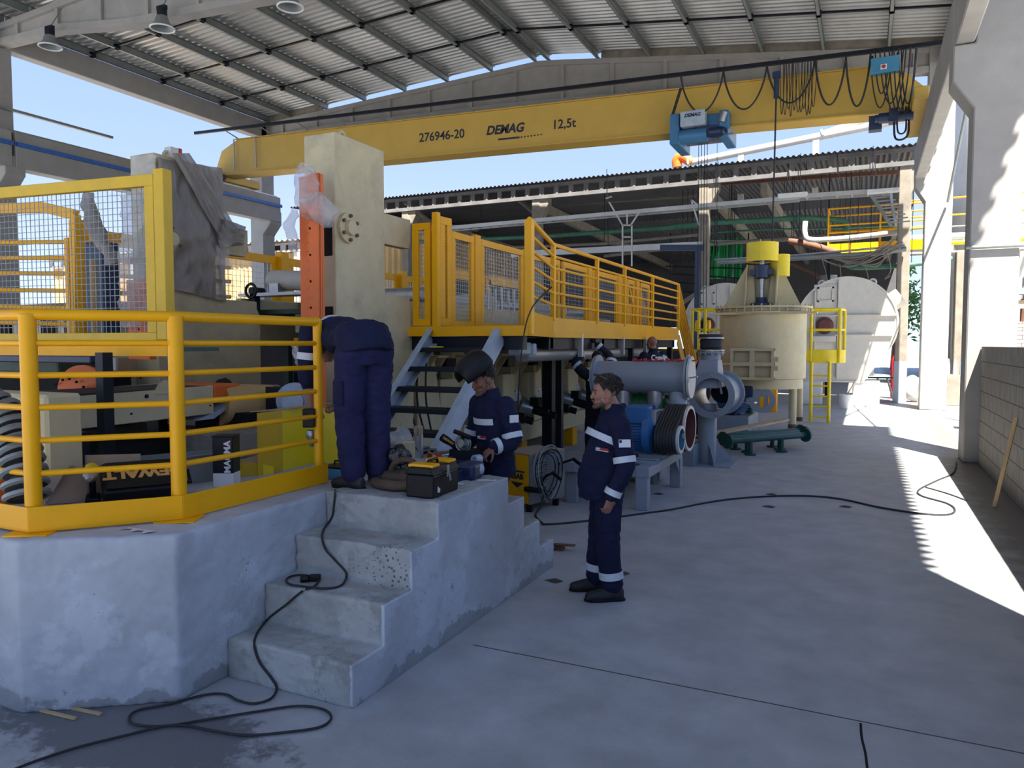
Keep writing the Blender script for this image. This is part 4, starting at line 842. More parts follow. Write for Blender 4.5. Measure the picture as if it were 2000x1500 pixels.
# galvanised duct slung below the deck
t = thing('air_duct', 'galvanised round duct slung under the walkway deck', 'duct', (-3.95, 11, 1.7))
for y0, y1, x in ((8.6, 11.8, -3.95), (11.95, 14.9, -3.95)): MB().cyl((x, y0, 1.775), (x, y1, 1.765), .105, n=24).build('section', 'galv', t, smooth=True)
MB().lathe((-3.95, 11.8, 1.77), (0, 1, 0), [(.105, 0), (.125, 0), (.125, .05), (.105, .15)], 20).build('joint_ring', 'steel', t, smooth=True)
MB().tube([(-3.95, 14.9, 1.76), (-3.7, 15.3, 1.5), (-3.4, 15.5, .9)], .1, 16).build('elbow', 'galv', t, smooth=True)
t = thing('junction_box', 'small grey box with a white sheet hanging under the deck above the welder', 'box', tuple(aD(1022, 683, 8.4)))
p = aD(1022, 683, 8.4); MB().box((p.x-.16, p.y-.1, p.z-.06), (p.x+.14, p.y+.1, p.z+.07), rz=.3).build('box', 'greyl', t, bevel=.01)
MB().box((p.x+.02, p.y-.13, p.z-.04), (p.x+.14, p.y-.12, p.z+.08), rz=.3).build('paper', 'white', t)
MB().tube(spline([aD(1078, 560, 7.6), aD(1040, 600, 7.5), aD(1022, 660, 7.4), aD(1013, 760, 7.5), aD(1010, 870, 7.9)], 8), .008, 6).build('black_cable', 'rubber', smooth=True, label='thin black cable hanging down from the deck corner behind the welder', cat='cable')
# ================= press frames =================
def pillar(x0, x1, y0, y1, yb, name, label, m_='cream'):
    t = thing(name, label, 'machine frame', (x0, y0, 0))
    m = MB(); m.prism([(x0, y0, 0), (x0, yb, 0), (x0, yb, 2.25), (x0, yb-.05, 2.33), (x0, yb-.05, 2.42), (x0, y1, 2.42), (x0, y1, 3.90), (x0, y0, 3.90)], (x1-x0, 0, 0)); m.build('frame_body', m_, t, bevel=.008)
    m = MB(); m.prism([(x1-.12, y1-.05, 2.95), (x1-.12, y1+.48, 2.95), (x1-.12, y1+.52, 3.02), (x1-.12, y1+.52, 3.27), (x1-.12, y1-.05, 3.27)], (.10, 0, 0)); m.build('side_arm', m_, t, bevel=.005)
    m = MB(); c = (x1, y0+.17, 3.02)
    m.lathe(c, (1, 0, 0), [(0, 0), (.145, 0), (.145, .035), (.075, .037), (.07, .075), (0, .075)], 32); m.build('hub_flange', m_, t, smooth=True)
    for k in range(6):
        m = MB(); bolt(m, (c[0]+.035, c[1]+.115*cos(k*pi/3+.5), c[2]+.115*sin(k*pi/3+.5)), (1, 0, 0), .018, .025)
        m.build('hub_bolt', 'rust', t)
    m = MB(); m.tube([(x1-.15, y0+.30+.05*cos(a), 3.93+.06*sin(a)) for a in [2*pi*i/12 for i in range(12)]], .02, 6, closed=True); m.build('lifting_eye', m_, t, smooth=True)
    return t
PA = pillar(-4.93, -4.56, 5.70, 6.50, 7.02, 'press_tower', 'tall cream press frame with a round bolted flange, behind the bending worker', 'creamd')
MB().box((-4.72, 5.685, 2.74), (-4.60, 5.71, 3.08)).build('opening', 'dark', PA, bevel=.03, seg=3)
MB().box((-4.84, 5.685, 1.9), (-4.60, 5.71, 2.26)).build('opening', 'dark', PA, bevel=.03, seg=3)
PB = pillar(-7.12, -6.76, 5.50, 6.30, 6.98, 'press_tower', 'tall cream press frame at left half wrapped in dusty plastic film', 'creamd')
m = MB()
for px, py in ((342, 452), (343, 467)): p = aX(px, py, -6.755); m.cyl(p, p+Vector((.02, 0, 0)), .028, n=14)
m.build('plug', 'black', PB)
# crosshead and rollers between the frames
t = thing('cross_roller', 'fat grey roller lying between the two press frames', 'roller', (-5.8, 7.9, 2.4))
a, b = aY(530, 547, 7.6), aY(640, 550, 7.6)
MB().lathe(a, b-a, [(0, 0), (.11, .0), (.13, .03), (.13, 1.2), (0, 1.2)], 28).build('roller', 'offwhite', t, smooth=True)
MB().box((a.x-.4, 7.4, a.z-.22), (a.x+.7, 7.7, a.z-.18)).box((a.x+.1, 7.45, a.z-.2), (a.x+.25, 7.6, a.z-.06)).build('bracket', 'steel', t)
m = MB(); c = aY(490, 568, 7.4); m.tube([(c.x+.09*cos(k), 7.4, c.z+.09*sin(k)) for k in [2*pi*i/16 for i in range(16)]], .02, 6, closed=True).cyl(c, (c.x+.02, 7.6, c.z), .05).box((c.x-.02, 7.4, c.z-.4), (c.x+.06, 7.5, c.z)); m.build('handwheel', 'blacks', t)
t = thing('cross_beam', 'cream cross member and table joining the two press frames', 'machine frame', (-5.8, 7.4, 1.9))
MB().box((-6.9, 7.75, 2.05), (-4.95, 7.95, 2.32)).build('beam', 'cream', t, bevel=.01); MB().box((-6.7, 7.5, 1.80), (-4.9, 7.6, 1.98)).build('yellow_beam', 'yellow', t)
m = MB(); MB().box((-6.5, 7.4, 1.66), (-6.3, 7.5, 1.95)).build('actuator', 'blued', t); MB().box((-6.2, 7.4, 1.68), (-6.0, 7.5, 1.78)).build('actuator', 'boxblue', t)
t = thing('drive_unit', 'dark machine parts and wrapped motor low between the press frames', 'machine', (-5.8, 7.2, 0))
MB().box((-6.6, 7.5, 0), (-4.95, 7.7, 1.2)).build('cabinet', 'greyl', t, bevel=.02); MB().box((-6.35, 7.3, 1.15), (-5.6, 7.6, 1.5)).build('gearbox', 'vgreen', t, bevel=.03)
MB().box((-6.3, 7.25, 1.4), (-5.9, 7.3, 1.5)).box((-6.45, 7.2, 1.2), (-6.3, 7.35, 1.55)).build('valve_block', 'black', t, bevel=.01)
MB().cyl((-6.0, 7.2, 1.1), (-5.2, 7.2, 1.1), .2).build('shaft', 'steel', t, smooth=True)
for i in range(3): MB().cyl((-5.85+i*.16, 7.15, .8), (-5.85+i*.16, 7.15, 1.35), .03, n=8).build('hydraulic_rod', 'black', t)
# orange toothed rack in front of the right frame
def rack(x0, x1, y, z0, z1, label):
    t = thing('orange_rack', label, 'machine part', (x0, y, z0)); w_ = x1-x0
    m = MB(); m.box((x0+w_*.55, y, z0), (x1, y+.03, z1)).box((x1-.012, y, z0), (x1, y+.07, z1)); m.build('channel', 'orange', t, bevel=.003)
    m = MB(); m.box((x0, y+.06, z0), (x0+w_*.36, y+.09, z1)); m.build('inner_plate', 'orange', t, bevel=.003)
    m = MB(); n = int((z1-z0)/.085); xs = x0+w_*.36
    for i in range(n): z = z0+(z1-z0)*i/n; m.prism([(xs, y+.03, z), (xs+w_*.21, y+.03, z), (xs+w_*.21, y+.03, z+.08), (xs+w_*.08, y+.03, z+.08)], (0, .03, 0))
    m.build('teeth', 'orange', t)
    m = MB()
    for i in range(9): z = z1-.25-i*.24; m.cyl((x0+w_*.62, y-.002, z), (x0+w_*.62, y+.004, z), .012, n=10)
    m.build('bolt_hole', 'dark', t); return t
xa, xb = aY(577, 500, 5.38).x, aY(624, 500, 5.38).x
rack(xa, xb, 5.38, 1.2, aY(600, 340, 5.38).z, 'bright orange toothed rack standing before the cream press frame')
xc, xd = aY(236, 560, 5.0).x, aY(290, 560, 5.0).x
rack(xc, xd, 5.0, 1.75, aY(260, 545, 5.0).z, 'orange rack at left behind the big mesh guard, lower half bare')
# plastic films
def film(name, pts, th, m_, label, seed, amp=.03, nx=26, ny=26, cat='plastic film'):   # bilinear patch with folds
    A, B, C_, D = [Vector(p) for p in pts]; nrm = -(B-A).cross(D-A).normalized(); vs = []
    for j in range(ny+1):
        for i in range(nx+1):
            u, v = i/nx, j/ny; p = A*(1-u)*(1-v)+B*u*(1-v)+C_*u*v+D*(1-u)*v
            f = noise.noise(Vector((u*3+seed, v*3, seed)))+.6*noise.noise(Vector((u*9+v*5, v*6-u*4, seed*2)))+.35*abs(noise.noise(Vector((u*18-v*14, seed, v*3))))
            vs.append(p+nrm*(amp*f+th))
    mb = MB().add(vs, [(j*(nx+1)+i, j*(nx+1)+i+1, (j+1)*(nx+1)+i+1, (j+1)*(nx+1)+i) for j in range(ny) for i in range(nx)])
    return mb.build(name, m_, smooth=60, label=label, cat=cat)
fx = -6.755
film('plastic_film', (aX(300, 308, fx), aX(424, 330, fx), aX(440, 590, fx), aX(310, 560, fx)), .05, 'film', 'dusty plastic film stretched over the side of the left press frame', 1.3, .045, 44, 44)
film('plastic_film', (aX(330, 300, fx+.06), aX(365, 300, fx+.06), aX(470, 465, fx+.10), aX(425, 470, fx+.06)), .04, 'film', 'twisted strip of film running diagonally over the left press frame', 4.1, .03, 30, 10)
film('plastic_film', (aX(425, 425, fx+.06), aX(472, 445, fx+.1), aX(470, 480, fx+.1), aX(420, 485, fx+.06)), .06, 'film', 'bundled film flap hanging out beside the left press frame', 6.4, .05, 16, 12)
film('plastic_film', (aX(415, 480, fx+.03), aX(440, 480, fx+.05), aX(452, 580, fx+.05), aX(430, 580, fx+.03)), .05, 'filmc', 'torn clear film hanging at the edge of the left press frame', 2.7, .04, 10, 16)
film('plastic_film', (aY(258, 305, 5.46), aY(305, 302, 5.46), aY(305, 345, 5.46), aY(258, 350, 5.46)), .0, 'filmc', 'clear film on the front top of the left press frame', 8.7, .012, 12, 12)
def bag(name, pts, rr, m_, label, seed, cat='plastic film', amp=.03, n=26):          # crumpled tube of film around something
    mb = MB(); P = spline(pts, 14); RR = [rr[min(int(i/14), len(rr)-1)]*(1-(i/14) % 1)+rr[min(int(i/14)+1, len(rr)-1)]*((i/14) % 1) for i in range(len(P))]
    mb.tube(P, RR, n, caps=False)
    mb.v = [v+Vector([noise.noise(v*7+Vector((seed, k*5, 0))) for k in range(3)])*amp*2+Vector([noise.noise(v*22+Vector((seed, k*5, 0))) for k in range(3)])*amp*.7 for v in mb.v]
    return mb.build(name, m_, smooth=60, label=label, cat=cat)
c = [aY(600, y, 5.36) for y in (322, 345, 380, 402)]
bag('plastic_bag', c, [.07, .11, .115, .105, .13], 'filmc', 'pinkish film bag pulled over the top of the orange rack', 3, amp=.02)
bag('plastic_bag', [aY(600, 400, 5.3), aY(628, 412, 5.3), aY(650, 425, 5.35)], [.10, .12, .06], 'filmc', 'loose film skirt tied around the orange rack', 5, amp=.03)
bag('plastic_bag', [aY(574, 410, 5.34), aY(568, 450, 5.34), aY(574, 500, 5.34)], [.04, .05, .02], 'filmc', 'strip of film hanging left of the orange rack', 9, amp=.02)
bag('plastic_bag', [aY(262, 380, 4.95), aY(266, 450, 4.95), aY(262, 550, 4.95), aY(270, 640, 4.95)], [.10, .12, .12, .13, .12], 'filmc', 'long pinkish film bag over the left orange rack behind the mesh', 12, amp=.03)
bag('plastic_bag', [aY(168, 382, 4.9), aY(180, 430, 4.9), aY(205, 480, 4.9), aY(222, 520, 4.9)], [.06, .07, .07, .05], 'film', 'pale wrapped strap hanging diagonally behind the mesh guard', 15, amp=.02, n=14)
bag('plastic_bag', [aD(586, 680, 6.0), aD(584, 697, 6.0), aD(590, 712, 6.0)], [.05, .09, .05], 'filmc', 'crumpled clear film hanging left of the bending worker', 21, amp=.04)

# ================= left deck with the big mesh guard =================
GY = 4.0
def gl(px, d): v = aD(px, 500, d); return Vector((v.x, v.y, 0))
gR = gl(307, 5.46); gD = (gl(0, 5.95)-gR).normalized(); gN = Vector((gD.y, -gD.x, 0)); gN = gN if gN.y < 0 else -gN
ld = thing('upper_deck', 'small upper deck at left with a yellow edge, on a dark post', 'deck', (-5.5, GY, .9))
gE = gR+gD*5.0; gS = gR-gD*.16
MB().bar(gS+gN*.09+Vector((0, 0, 1.855)), gE+gN*.09+Vector((0, 0, 1.855)), .02, .085).build('edge_plate', 'yellow', ld); MB().bar(gS-gN*.2+Vector((0, 0, 1.86)), gE-gN*.2+Vector((0, 0, 1.86)), .5, .03).build('deck_plate', 'vgreen', ld)
pz = aD(206, 800, 5.35); MB().box((pz.x-.04, pz.y-.04, .9), (pz.x+.04, pz.y+.04, 1.84)).build('leg', 'blacks', ld)
q_ = gE-gD*.3; MB().box((q_.x-.05, q_.y, .9), (q_.x+.05, q_.y+.1, 1.84)).build('leg', 'blacks', ld)
guard('mesh_fence', 'big yellow framed wire mesh guard at the left edge of the photo', gE, gR, 1.90, 3.14, .085, .05, sp=.046, m='olive', wr=.004, wm='galvd')
g_ = gR-gD*.066; MB().bar(Vector((g_.x, g_.y, 1.93)), Vector((g_.x, g_.y, 3.17)), .09, .09, gD).build('fence_upright', 'olive', bevel=.006, seg=2, label='yellow post closing the right end of the big mesh guard', cat='post')
MB().cyl((g_.x, g_.y, 1.875), (g_.x, g_.y, 1.94), .035).build('levelling_foot', 'blacks', label='black levelling foot under the big guard post', cat='foot')
# second yellow frame and rails behind it
t = thing('yellow_surround', 'orange yellow frame seen through the big wire mesh', 'guard', (-6.9, 4.8, 1.9))
q = [aY(px, py, 4.8) for px, py in ((-60, 410), (85, 405), (148, 420), (150, 665))]
MB().bar(q[0], q[1], .06, .10).build('top_bar', 'yellow', t); MB().bar(q[1], q[2], .06, .10).build('top_bar', 'yellow', t); MB().bar(q[2], q[3], .07, .06, (1, 0, 0)).build('post', 'yellow', t)
t = thing('back_railing', 'row of yellow rails behind the mesh guard at left', 'railing', (-9, 6, 1.9))
for z in (2.15, 2.36, 2.58, 2.8, 3.0, 3.2): MB().tube([(-13, 5.6, z+.12), (-9.2, 6.2, z), (-8.3, 8.0, z)], .028, 8).build('rail', 'yellow', t, smooth=True)
for x, y in ((-9.2, 6.2), (-11.1, 5.9), (-13, 5.6)): MB().box((x-.04, y-.04, 1.2), (x+.04, y+.04, 3.25)).build('post', 'yellow', t)
t = thing('back_machine', 'row of cream machine housings beyond the mesh guard at left', 'machine', (-9.8, 7, 0))
MB().box((-12.8, 6.6, 0), (-8.9, 7.2, 2.35)).build('housing', 'offwhite', t, bevel=.02)
for i in range(7): MB().box((-12.4+i*.5, 6.56, 1.95), (-12.1+i*.5, 6.6, 2.25)).build('window', 'dark', t)
MB().box((-12.9, 6.5, 2.35), (-8.8, 7.3, 2.45)).build('top_rail', 'concdark', t)
a, b = aY(166, 600, 5.1), aY(204, 600, 5.1); MB().box((a.x, 5.1, 1.9), (b.x, 5.3, 2.95)).build('machine_column', 'blued', label='dark blue upright machine column behind the mesh', cat='machine part', bevel=.02)
a = aY(184, 600, 5.0); MB().cyl((a.x, 5.0, 1.9), (a.x, 5.0, 2.75), .035, n=10).build('guide_shaft', 'ochre', smooth=True, label='tan vertical guide rod behind the mesh', cat='rod')
t = thing('dark_filler_bed', 'added dark machine bed with cross beams, filling the dark zone below the upper deck at left', 'machine', (-6, 4.6, .9))  # added bed, put in to darken the zone under the upper deck
MB().box((-7.2, 3.55, .9), (-5.55, 5.5, 1.06)).build('bed', 'dark', t, bevel=.02); MB().box((-7.1, 3.8, 1.06), (-5.9, 3.9, 1.22)).build('cross_beam', 'vgreen', t); MB().cyl((-5.6, 4.75, 1.05), (-5.2, 4.75, 1.05), .09).build('pipe_stub', 'rust', t, smooth=True); MB().box((-5.55, 4.6, .9), (-4.9, 5.5, 1.12)).build('side_box', 'concdark', t, bevel=.01)
t = thing('far_deck', 'yellow deck edge carrying the guards on the far side of the press line', 'walkway', (-8.3, 11, 0))
MB().box((-8.4, 5.5, 1.8), (-8.1, 17.3, 1.9)).build('edge_beam', 'yellow', t)
for y in (5.8, 9, 13, 17): MB().box((-8.35, y, 0), (-8.2, y+.12, 1.8)).build('leg', 'blacks', t)
for k in range(8): y = 5.65+k*1.65; MB().box((-8.26, y-.08, 1.9), (-8.14, y+.08, 3.32)).build('upright', 'yellow', t)
# beacon and fittings on top of the left frame
t = thing('beacon_fittings', 'small warning beacon and fittings on top of the left press frame', 'beacon', (-6.9, 5.9, 3.9))
p = aX(335, 298, -6.9); MB().box((p.x-.05, p.y-.05, 3.9), (p.x+.05, p.y+.05, p.z+.05)).build('bracket', 'offwhite', t)
p = aX(349, 300, -6.9); MB().cyl((p.x, p.y, 3.9), (p.x, p.y, p.z), .03).build('lamp_base', 'white', t); MB().cyl((p.x, p.y, p.z), (p.x, p.y, p.z+.05), .035).build('lamp_cap', 'txtr', t)
MB().cyl((p.x-.15, p.y+.0, 3.9), (p.x-.15, p.y, 3.97), .05).build('plug', 'black', t)
# ================= pumps, pipes and vessels on the right =================
def ring(c, ax, r0, r1, th): return MB().lathe(c, ax, [(r0, 0), (r1, 0), (r1, th), (r0, th), (r0, 0)], 36)
def flange_bolts(c, ax, r, n, br=.016, h=.05):
    ax = Vector(ax).normalized(); u = ax.orthogonal().normalized(); q = ax.cross(u); m = MB(); c = Vector(c)
    for k in range(n): bolt(m, c+(u*cos(2*pi*k/n)+q*sin(2*pi*k/n))*r, ax, br, h)
    return m
# support frame
fr = thing('motor_stand', 'low grey welded steel stand on the floor under the blue motor', 'stand', (-2.6, 9, 0))
FZ = .50
legs = ((-3.14, 8.33), (-2.27, 8.28), (-2.24, 9.82), (-3.1, 9.85))
for i, (x, y) in enumerate(legs): MB().box((x-.07, y-.07, 0), (x+.07, y+.07, FZ-.1)).build('leg', 'grey', fr, bevel=.006)
m = MB(); m.box((-2.34, 8.2, FZ-.12), (-2.18, 9.9, FZ)); m.build('side_beam', 'grey', fr, bevel=.005)
MB().box((-3.22, 8.2, FZ-.12), (-3.06, 9.9, FZ)).build('side_beam', 'grey', fr, bevel=.005)
for y in (8.28, 9.2, 9.82): MB().box((-3.06, y-.06, FZ-.12), (-2.34, y+.06, FZ-.01)).build('cross_beam', 'grey', fr, bevel=.005)
for y in (8.5, 8.95, 9.3): MB().box((-2.5, y-.05, FZ), (-2.15, y-.035, FZ+.05)).box((-2.5, y+.035, FZ), (-2.15, y+.05, FZ+.05)).box((-2.5, y-.05, FZ+.045), (-2.15, y+.05, FZ+.055)).build('slide_rail', 'grey', fr)
MB().prism([(-2.2, 9.7, FZ-.1), (-2.2, 9.55, FZ-.1), (-2.2, 9.75, FZ-.3)], (.015, 0, 0)).build('gusset', 'grey', fr)
# cast grey block with feet at left of the frame
# blue motor : axis along the view's right
mo = thing('electric_motor', 'big blue finned electric motor on the grey frame', 'motor', tuple(aD(1262, 900, 9.2)))
mc = aD(1258, 845, 9.2); ax = Vector((.72, -.1, 0)).normalized(); ax = (RT*.88-Vector((FW.x, FW.y, 0)).normalized()*.47).normalized(); side = ax.cross(Vector((0, 0, 1)))
MB().lathe(mc-ax*.30, ax, [(0, 0), (.20, .0), (.22, .03), (.20, .05), (.20, .32), (.25, .34), (.25, .42), (.12, .46), (0, .46)], 40).build('body', 'blue', mo, smooth=True)
m = MB(); u = side; z_ = Vector((0, 0, 1))
for k in range(40):
    a = 2*pi*k/40
    if .9 < a < 2.2: continue
    d = u*cos(a)+z_*sin(a); m.bar(mc-ax*.24+d*.215, mc+ax*.03+d*.215, .008, .04, d)
m.build('cooling_fins', 'blue', mo)
m = MB(); fr_ = frame(mc+z_*.26, ax, side)
m.box((-.22, -.17, -.08), (.12, .17, .14), mt=fr_); m.build('terminal_box', 'blue', mo, bevel=.025, seg=2)
m = MB(); m.box((-.24, -.2, 0), (.08, .2, .04), mt=frame(mc-z_*.30, ax, side)); m.box((-.22, -.19, 0), (-.16, .19, .16), mt=frame(mc-z_*.28, ax, side)); m.build('feet', 'blue', mo, bevel=.006)
m = MB(); m.box((.10, -.12, -.03), (.18, .1, .16), mt=fr_); m.build('cover_plate', 'steel', mo, bevel=.01)
m = MB()
for sx in (-.3, .12): m.tube([mc+z_*.30+ax*sx, mc+z_*.34+ax*sx], .02, 8)
m.build('eye', 'blued', mo)
# belt drive
bd = thing('belt_drive', 'ribbed black belt drive joining a small blue and a big red brown pulley', 'belt drive', tuple(aD(1340, 900, 9.3)))
s1 = aD(1306, 857, 9.0); s2 = s1+(RT*.47+Vector((FW.x, FW.y, 0)).normalized()*.88)*.40+Vector((0, 0, .095)); r1, r2 = .185, .30; axp = ax
w_ = .26
# belt envelope as convex hull outline of both circles in the plane normal to ax
pl = lambda c, r, a: c+(side*cos(a)+z_*sin(a))*r
s1p = Vector(s1); s2p = Vector(s2); s2p = s2p-ax*((s2p-s1p).dot(ax))
pts2 = []
v = s2p-s1p; L = v.length; base = math.atan2(v.z, v.dot(side)); off = math.acos((r1-r2)/L)
A1 = [base+off+(2*pi-2*off)*k/20 for k in range(21)]; A2 = [base-off+2*off*k/20 for k in range(21)]
for k, nm in enumerate(range(7)):
    c0 = ax*(-w_/2+k*w_/7); poly = [pl(s1p+c0, r1, a) for a in A1]+[pl(s2p+c0, r2, a) for a in A2]; inner = [pl(s1p+c0, r1-.02, a) for a in A1]+[pl(s2p+c0, r2-.02, a) for a in A2]
    m = MB(); n = len(poly); e = ax*(w_/7-.009); m.add(poly+[p+e for p in poly]+inner+[p+e for p in inner], [(i, (i+1) % n, n+(i+1) % n, n+i) for i in range(n)]+[(2*n+i, 2*n+(i+1) % n, 3*n+(i+1) % n, 3*n+i) for i in range(n)]+[(i, (i+1) % n, 2*n+(i+1) % n, 2*n+i) for i in range(n)]+[(n+i, n+(i+1) % n, 3*n+(i+1) % n, 3*n+i) for i in range(n)])
    m.build('v_belt', 'belt', bd, smooth=50)
def pulley(c, r, m_, nm, hub):
    m = MB(); m.lathe(c-ax*(w_/2), ax, [(r-.03, 0), (r, 0), (r, w_), (r+.0, w_+.03), (r-.03, w_+.03), (r-.035, .1), (hub, .1), (hub, .16), (0, .16)], 44)
    o = m.build(nm, m_, bd, smooth=True); m = MB()
    m.lathe(c-ax*(w_/2), ax, [(r-.032, w_+.031), (r+.006, w_+.031), (r+.006, w_+.001)], 44); m.build('rim', 'offwhite', bd, smooth=True)
    for k in range(4):
        a = k*pi/2+.5; p0 = pl(c-ax*.0, r-.05, a); MB().bar(pl(c, hub, a), p0, .09, .03, ax).build('spoke', m_, bd)
pulley(s1p, r1-.022, 'boxblue', 'small_pulley', .05); pulley(s2p, r2-.022, 'cast', 'large_pulley', .07)
# green blower behind
gb = thing('blower', 'dark green blower housing with ribs and a flanged outlet behind the blue motor', 'blower', tuple(aD(1260, 860, 10.2)))
bc = aD(1255, 800, 10.3)
MB().lathe(bc-ax*.55, ax, [(0, 0), (.24, .02), (.25, .1), (.25, .8), (.27, .82), (.27, .9), (.14, .95), (.12, 1.05), (0, 1.05)], 32).build('housing', 'green', gb, smooth=True)
for k in range(4): ring(bc-ax*(.42-k*.2), ax, .24, .275, .03).build('rib', 'green', gb, smooth=True)
oc = aD(1306, 790, 10.2)
MB().lathe(oc-z_*.25, (0, 0, 1), [(.16, 0), (.13, .12), (.11, .25), (.11, .36), (.17, .37), (.17, .40), (0, .40)], 28).build('outlet', 'green', gb, smooth=True)
flange_bolts(oc+z_*.12, (0, 0, 1), .145, 10).build('outlet_bolts', 'steel', gb)
m = MB(); m.box((bc.x-.3, bc.y-.2, .05), (bc.x+.3, bc.y+.2, bc.z-.15)); m.build('stand', 'grey', gb, bevel=.01)
# grey silencer cylinder above
sl_ = thing('silencer', 'long grey cylinder with end flanges and red stripes lying above the green blower', 'cylinder', tuple(aD(1255, 770, 10.1)))
a, b = aD(1170, 735, 10.35), aD(1342, 737, 9.85); d = (b-a); d.z = 0; L = d.length; d.normalize()
MB().lathe(a, d, [(0, 0), (.215, 0), (.215, L), (0, L)], 40).build('shell', 'grey', sl_, smooth=True)
ring(a-d*.02, d, .2, .30, .025).build('flange', 'grey', sl_, smooth=True); MB().lathe(a-d*.05, d, [(0, 0), (.285, 0), (.285, .03), (0, .03)], 36).build('end_plate', 'greyl', sl_, smooth=True)
ring(b, d, .2, .30, .025).build('flange', 'grey', sl_, smooth=True); MB().lathe(b+d*.035, d, [(0, 0), (.28, 0), (.28, .03), (0, .03)], 36).build('end_plate', 'offwhite', sl_, smooth=True)
for c_ in (a-d*.05, b+d*.06): MB().bar(c_-side*.0+Vector((-.02, -.14, -.02)), c_+Vector((.02, -.34, -.04)), .03, .02).bar(c_+Vector((0, -.2, .0)), c_+Vector((.12, -.22, .02)), .03, .02).build('handle', 'steel', sl_)
for t0 in (.35, .8, 1.1):
    c_ = a+d*t0; MB().lathe(c_-z_*.42, z_, [(.12, 0), (.12, .25)], 24).lathe(c_-z_*.44, z_, [(0, 0), (.17, 0), (.17, .03), (0, .03)], 24).build('nozzle', 'greyl' if t0 > 1 else 'steel', sl_, smooth=True)
for k in range(6): c_ = a+d*(.5+.15*k)+z_*.215; MB().bar(c_-side*.02+z_*.01, c_+d*.1+z_*.02, .03, .02).box((c_.x-.02, c_.y-.02, c_.z), (c_.x+.02, c_.y+.02, c_.z+.04)).build('red_clip', 'txtr', sl_)
for t0 in (.35, .8): MB().cyl(a+d*t0-z_*.44, (a.x+d.x*t0, a.y+d.y*t0, .0), .05).build('leg', 'grey', sl_)
# grey T piece with open bore
tp = thing('pipe_tee', 'tall grey pipe tee on a post with open bore and black rubber collar on top', 'pipe fitting', (-2.24, 11.95, 0))
px_, py_ = -2.24, 11.95; P = lambda z: Vector((px_, py_, z))
MB().cyl(P(.01), P(.95), .145, n=32).build('post', 'grey', tp, smooth=True)
MB().box((px_-.42, py_-.35, 0), (px_+.42, py_+.35, .02)).build('base_plate', 'grey', tp)
for k in range(4):
    a_ = k*pi/2+.47; dd = Vector((cos(a_), sin(a_), 0)); MB().prism([P(.02)+dd*.13, P(.02)+dd*.40, P(.09)+dd*.40, P(.34)+dd*.14], dd.cross(z_)*.014).build('gusset', 'grey', tp)
hc = aD(1400, 769, 11.75); hd = (RT*.48+Vector((FW.x, FW.y, 0)).normalized()*.88).normalized()
h0 = hc-hd*.36; h1 = hc+hd*.36
MB().lathe(h0, hd, [(.27, 0), (.275, 0), (.275, .72), (.262, .72), (.262, 0), (.27, 0)], 40).build('bore', 'steel', tp, smooth=True)
MB().lathe(h0, hd, [(.30, .02), (.30, .70)], 40).build('sleeve', 'grey', tp, smooth=True)
ring(h0-hd*.01, hd, .262, .36, .025).build('front_flange', 'grey', tp, smooth=True); ring(h1-hd*.01, hd, .262, .36, .025).build('rear_flange', 'grey', tp, smooth=True)
MB().lathe(h1-hd*.04, hd, [(0, 0), (.17, 0), (.17, .012), (0, .012)], 28).build('bore_shade_disc', 'black', tp, smooth=True)  # added dark disc, stands in for the shade inside the bore
flange_bolts(h0-hd*.03, hd, .33, 6, .012, .03).build('flange_bolts', 'steel', tp)
m = MB(); q = [(-.24, -.24), (.24, -.24), (.24, .24), (-.24, .24)]; dp = hc-Vector((0, 0, 0))
tz0, tz1 = hc.z+.1, aD(1390, 690, 11.75).z
m.add([Vector((px_, py_, 0))+hd*(u*1.0)+hd.cross(z_)*(v_*.9)+z_*tz0 for u, v_ in q]+[Vector((px_, py_, 0))+RT*.04+hd*(u*.6)+hd.cross(z_)*(v_*.6)+z_*(tz1-.1) for u, v_ in q], [(0, 1, 5, 4), (1, 2, 6, 5), (2, 3, 7, 6), (3, 0, 4, 7), (4, 5, 6, 7), (3, 2, 1, 0)]); m.build('tapered_duct', 'grey', tp, bevel=.01)
T = Vector((px_, py_, 0))+RT*.04
MB().cyl(T+z_*(tz1-.14), T+z_*tz1, .15).build('collar', 'grey', tp, smooth=True)
for zz, r_ in ((tz1-.0, .21), (tz1+.035, .21), (tz1+.23, .20)): MB().lathe(T+z_*zz, z_, [(0, 0), (r_, 0), (r_, .022), (0, .022)], 32).build('flange', 'steel' if zz > tz1 else 'grey', tp, smooth=True)
MB().lathe(T+z_*(tz1+.05), z_, [(.15, 0), (.175, .05), (.165, .09), (.178, .14), (.16, .18), (.185, .20), (.185, .25), (0, .25)], 32).build('rubber_collar', 'rubber', tp, smooth=True)
flange_bolts(T+z_*(tz1-.03), (0, 0, 1), .185, 12, .013, .08).build('flange_bolts', 'steel', tp)
lv = h0+z_*.3; MB().tube([lv+RT*.1+z_*.05, lv+RT*.16-z_*.28], .018, 8).tube([lv-RT*.02, lv+RT*.1+z_*.02], .018, 8).build('lever', 'grey', tp)
# grey boxes between frame and tee
t = thing('steel_box', 'open ended grey steel box standing on the floor between the frame and the pipe tee', 'box', (-2.35, 11.2, 0))
m = MB(); p = aZ(1345, 908, 0); m.box((p.x-.12, p.y-.1, 0), (p.x+.14, p.y+.7, .33), rz=-.1); m.build('box', 'grey', t, bevel=.006)
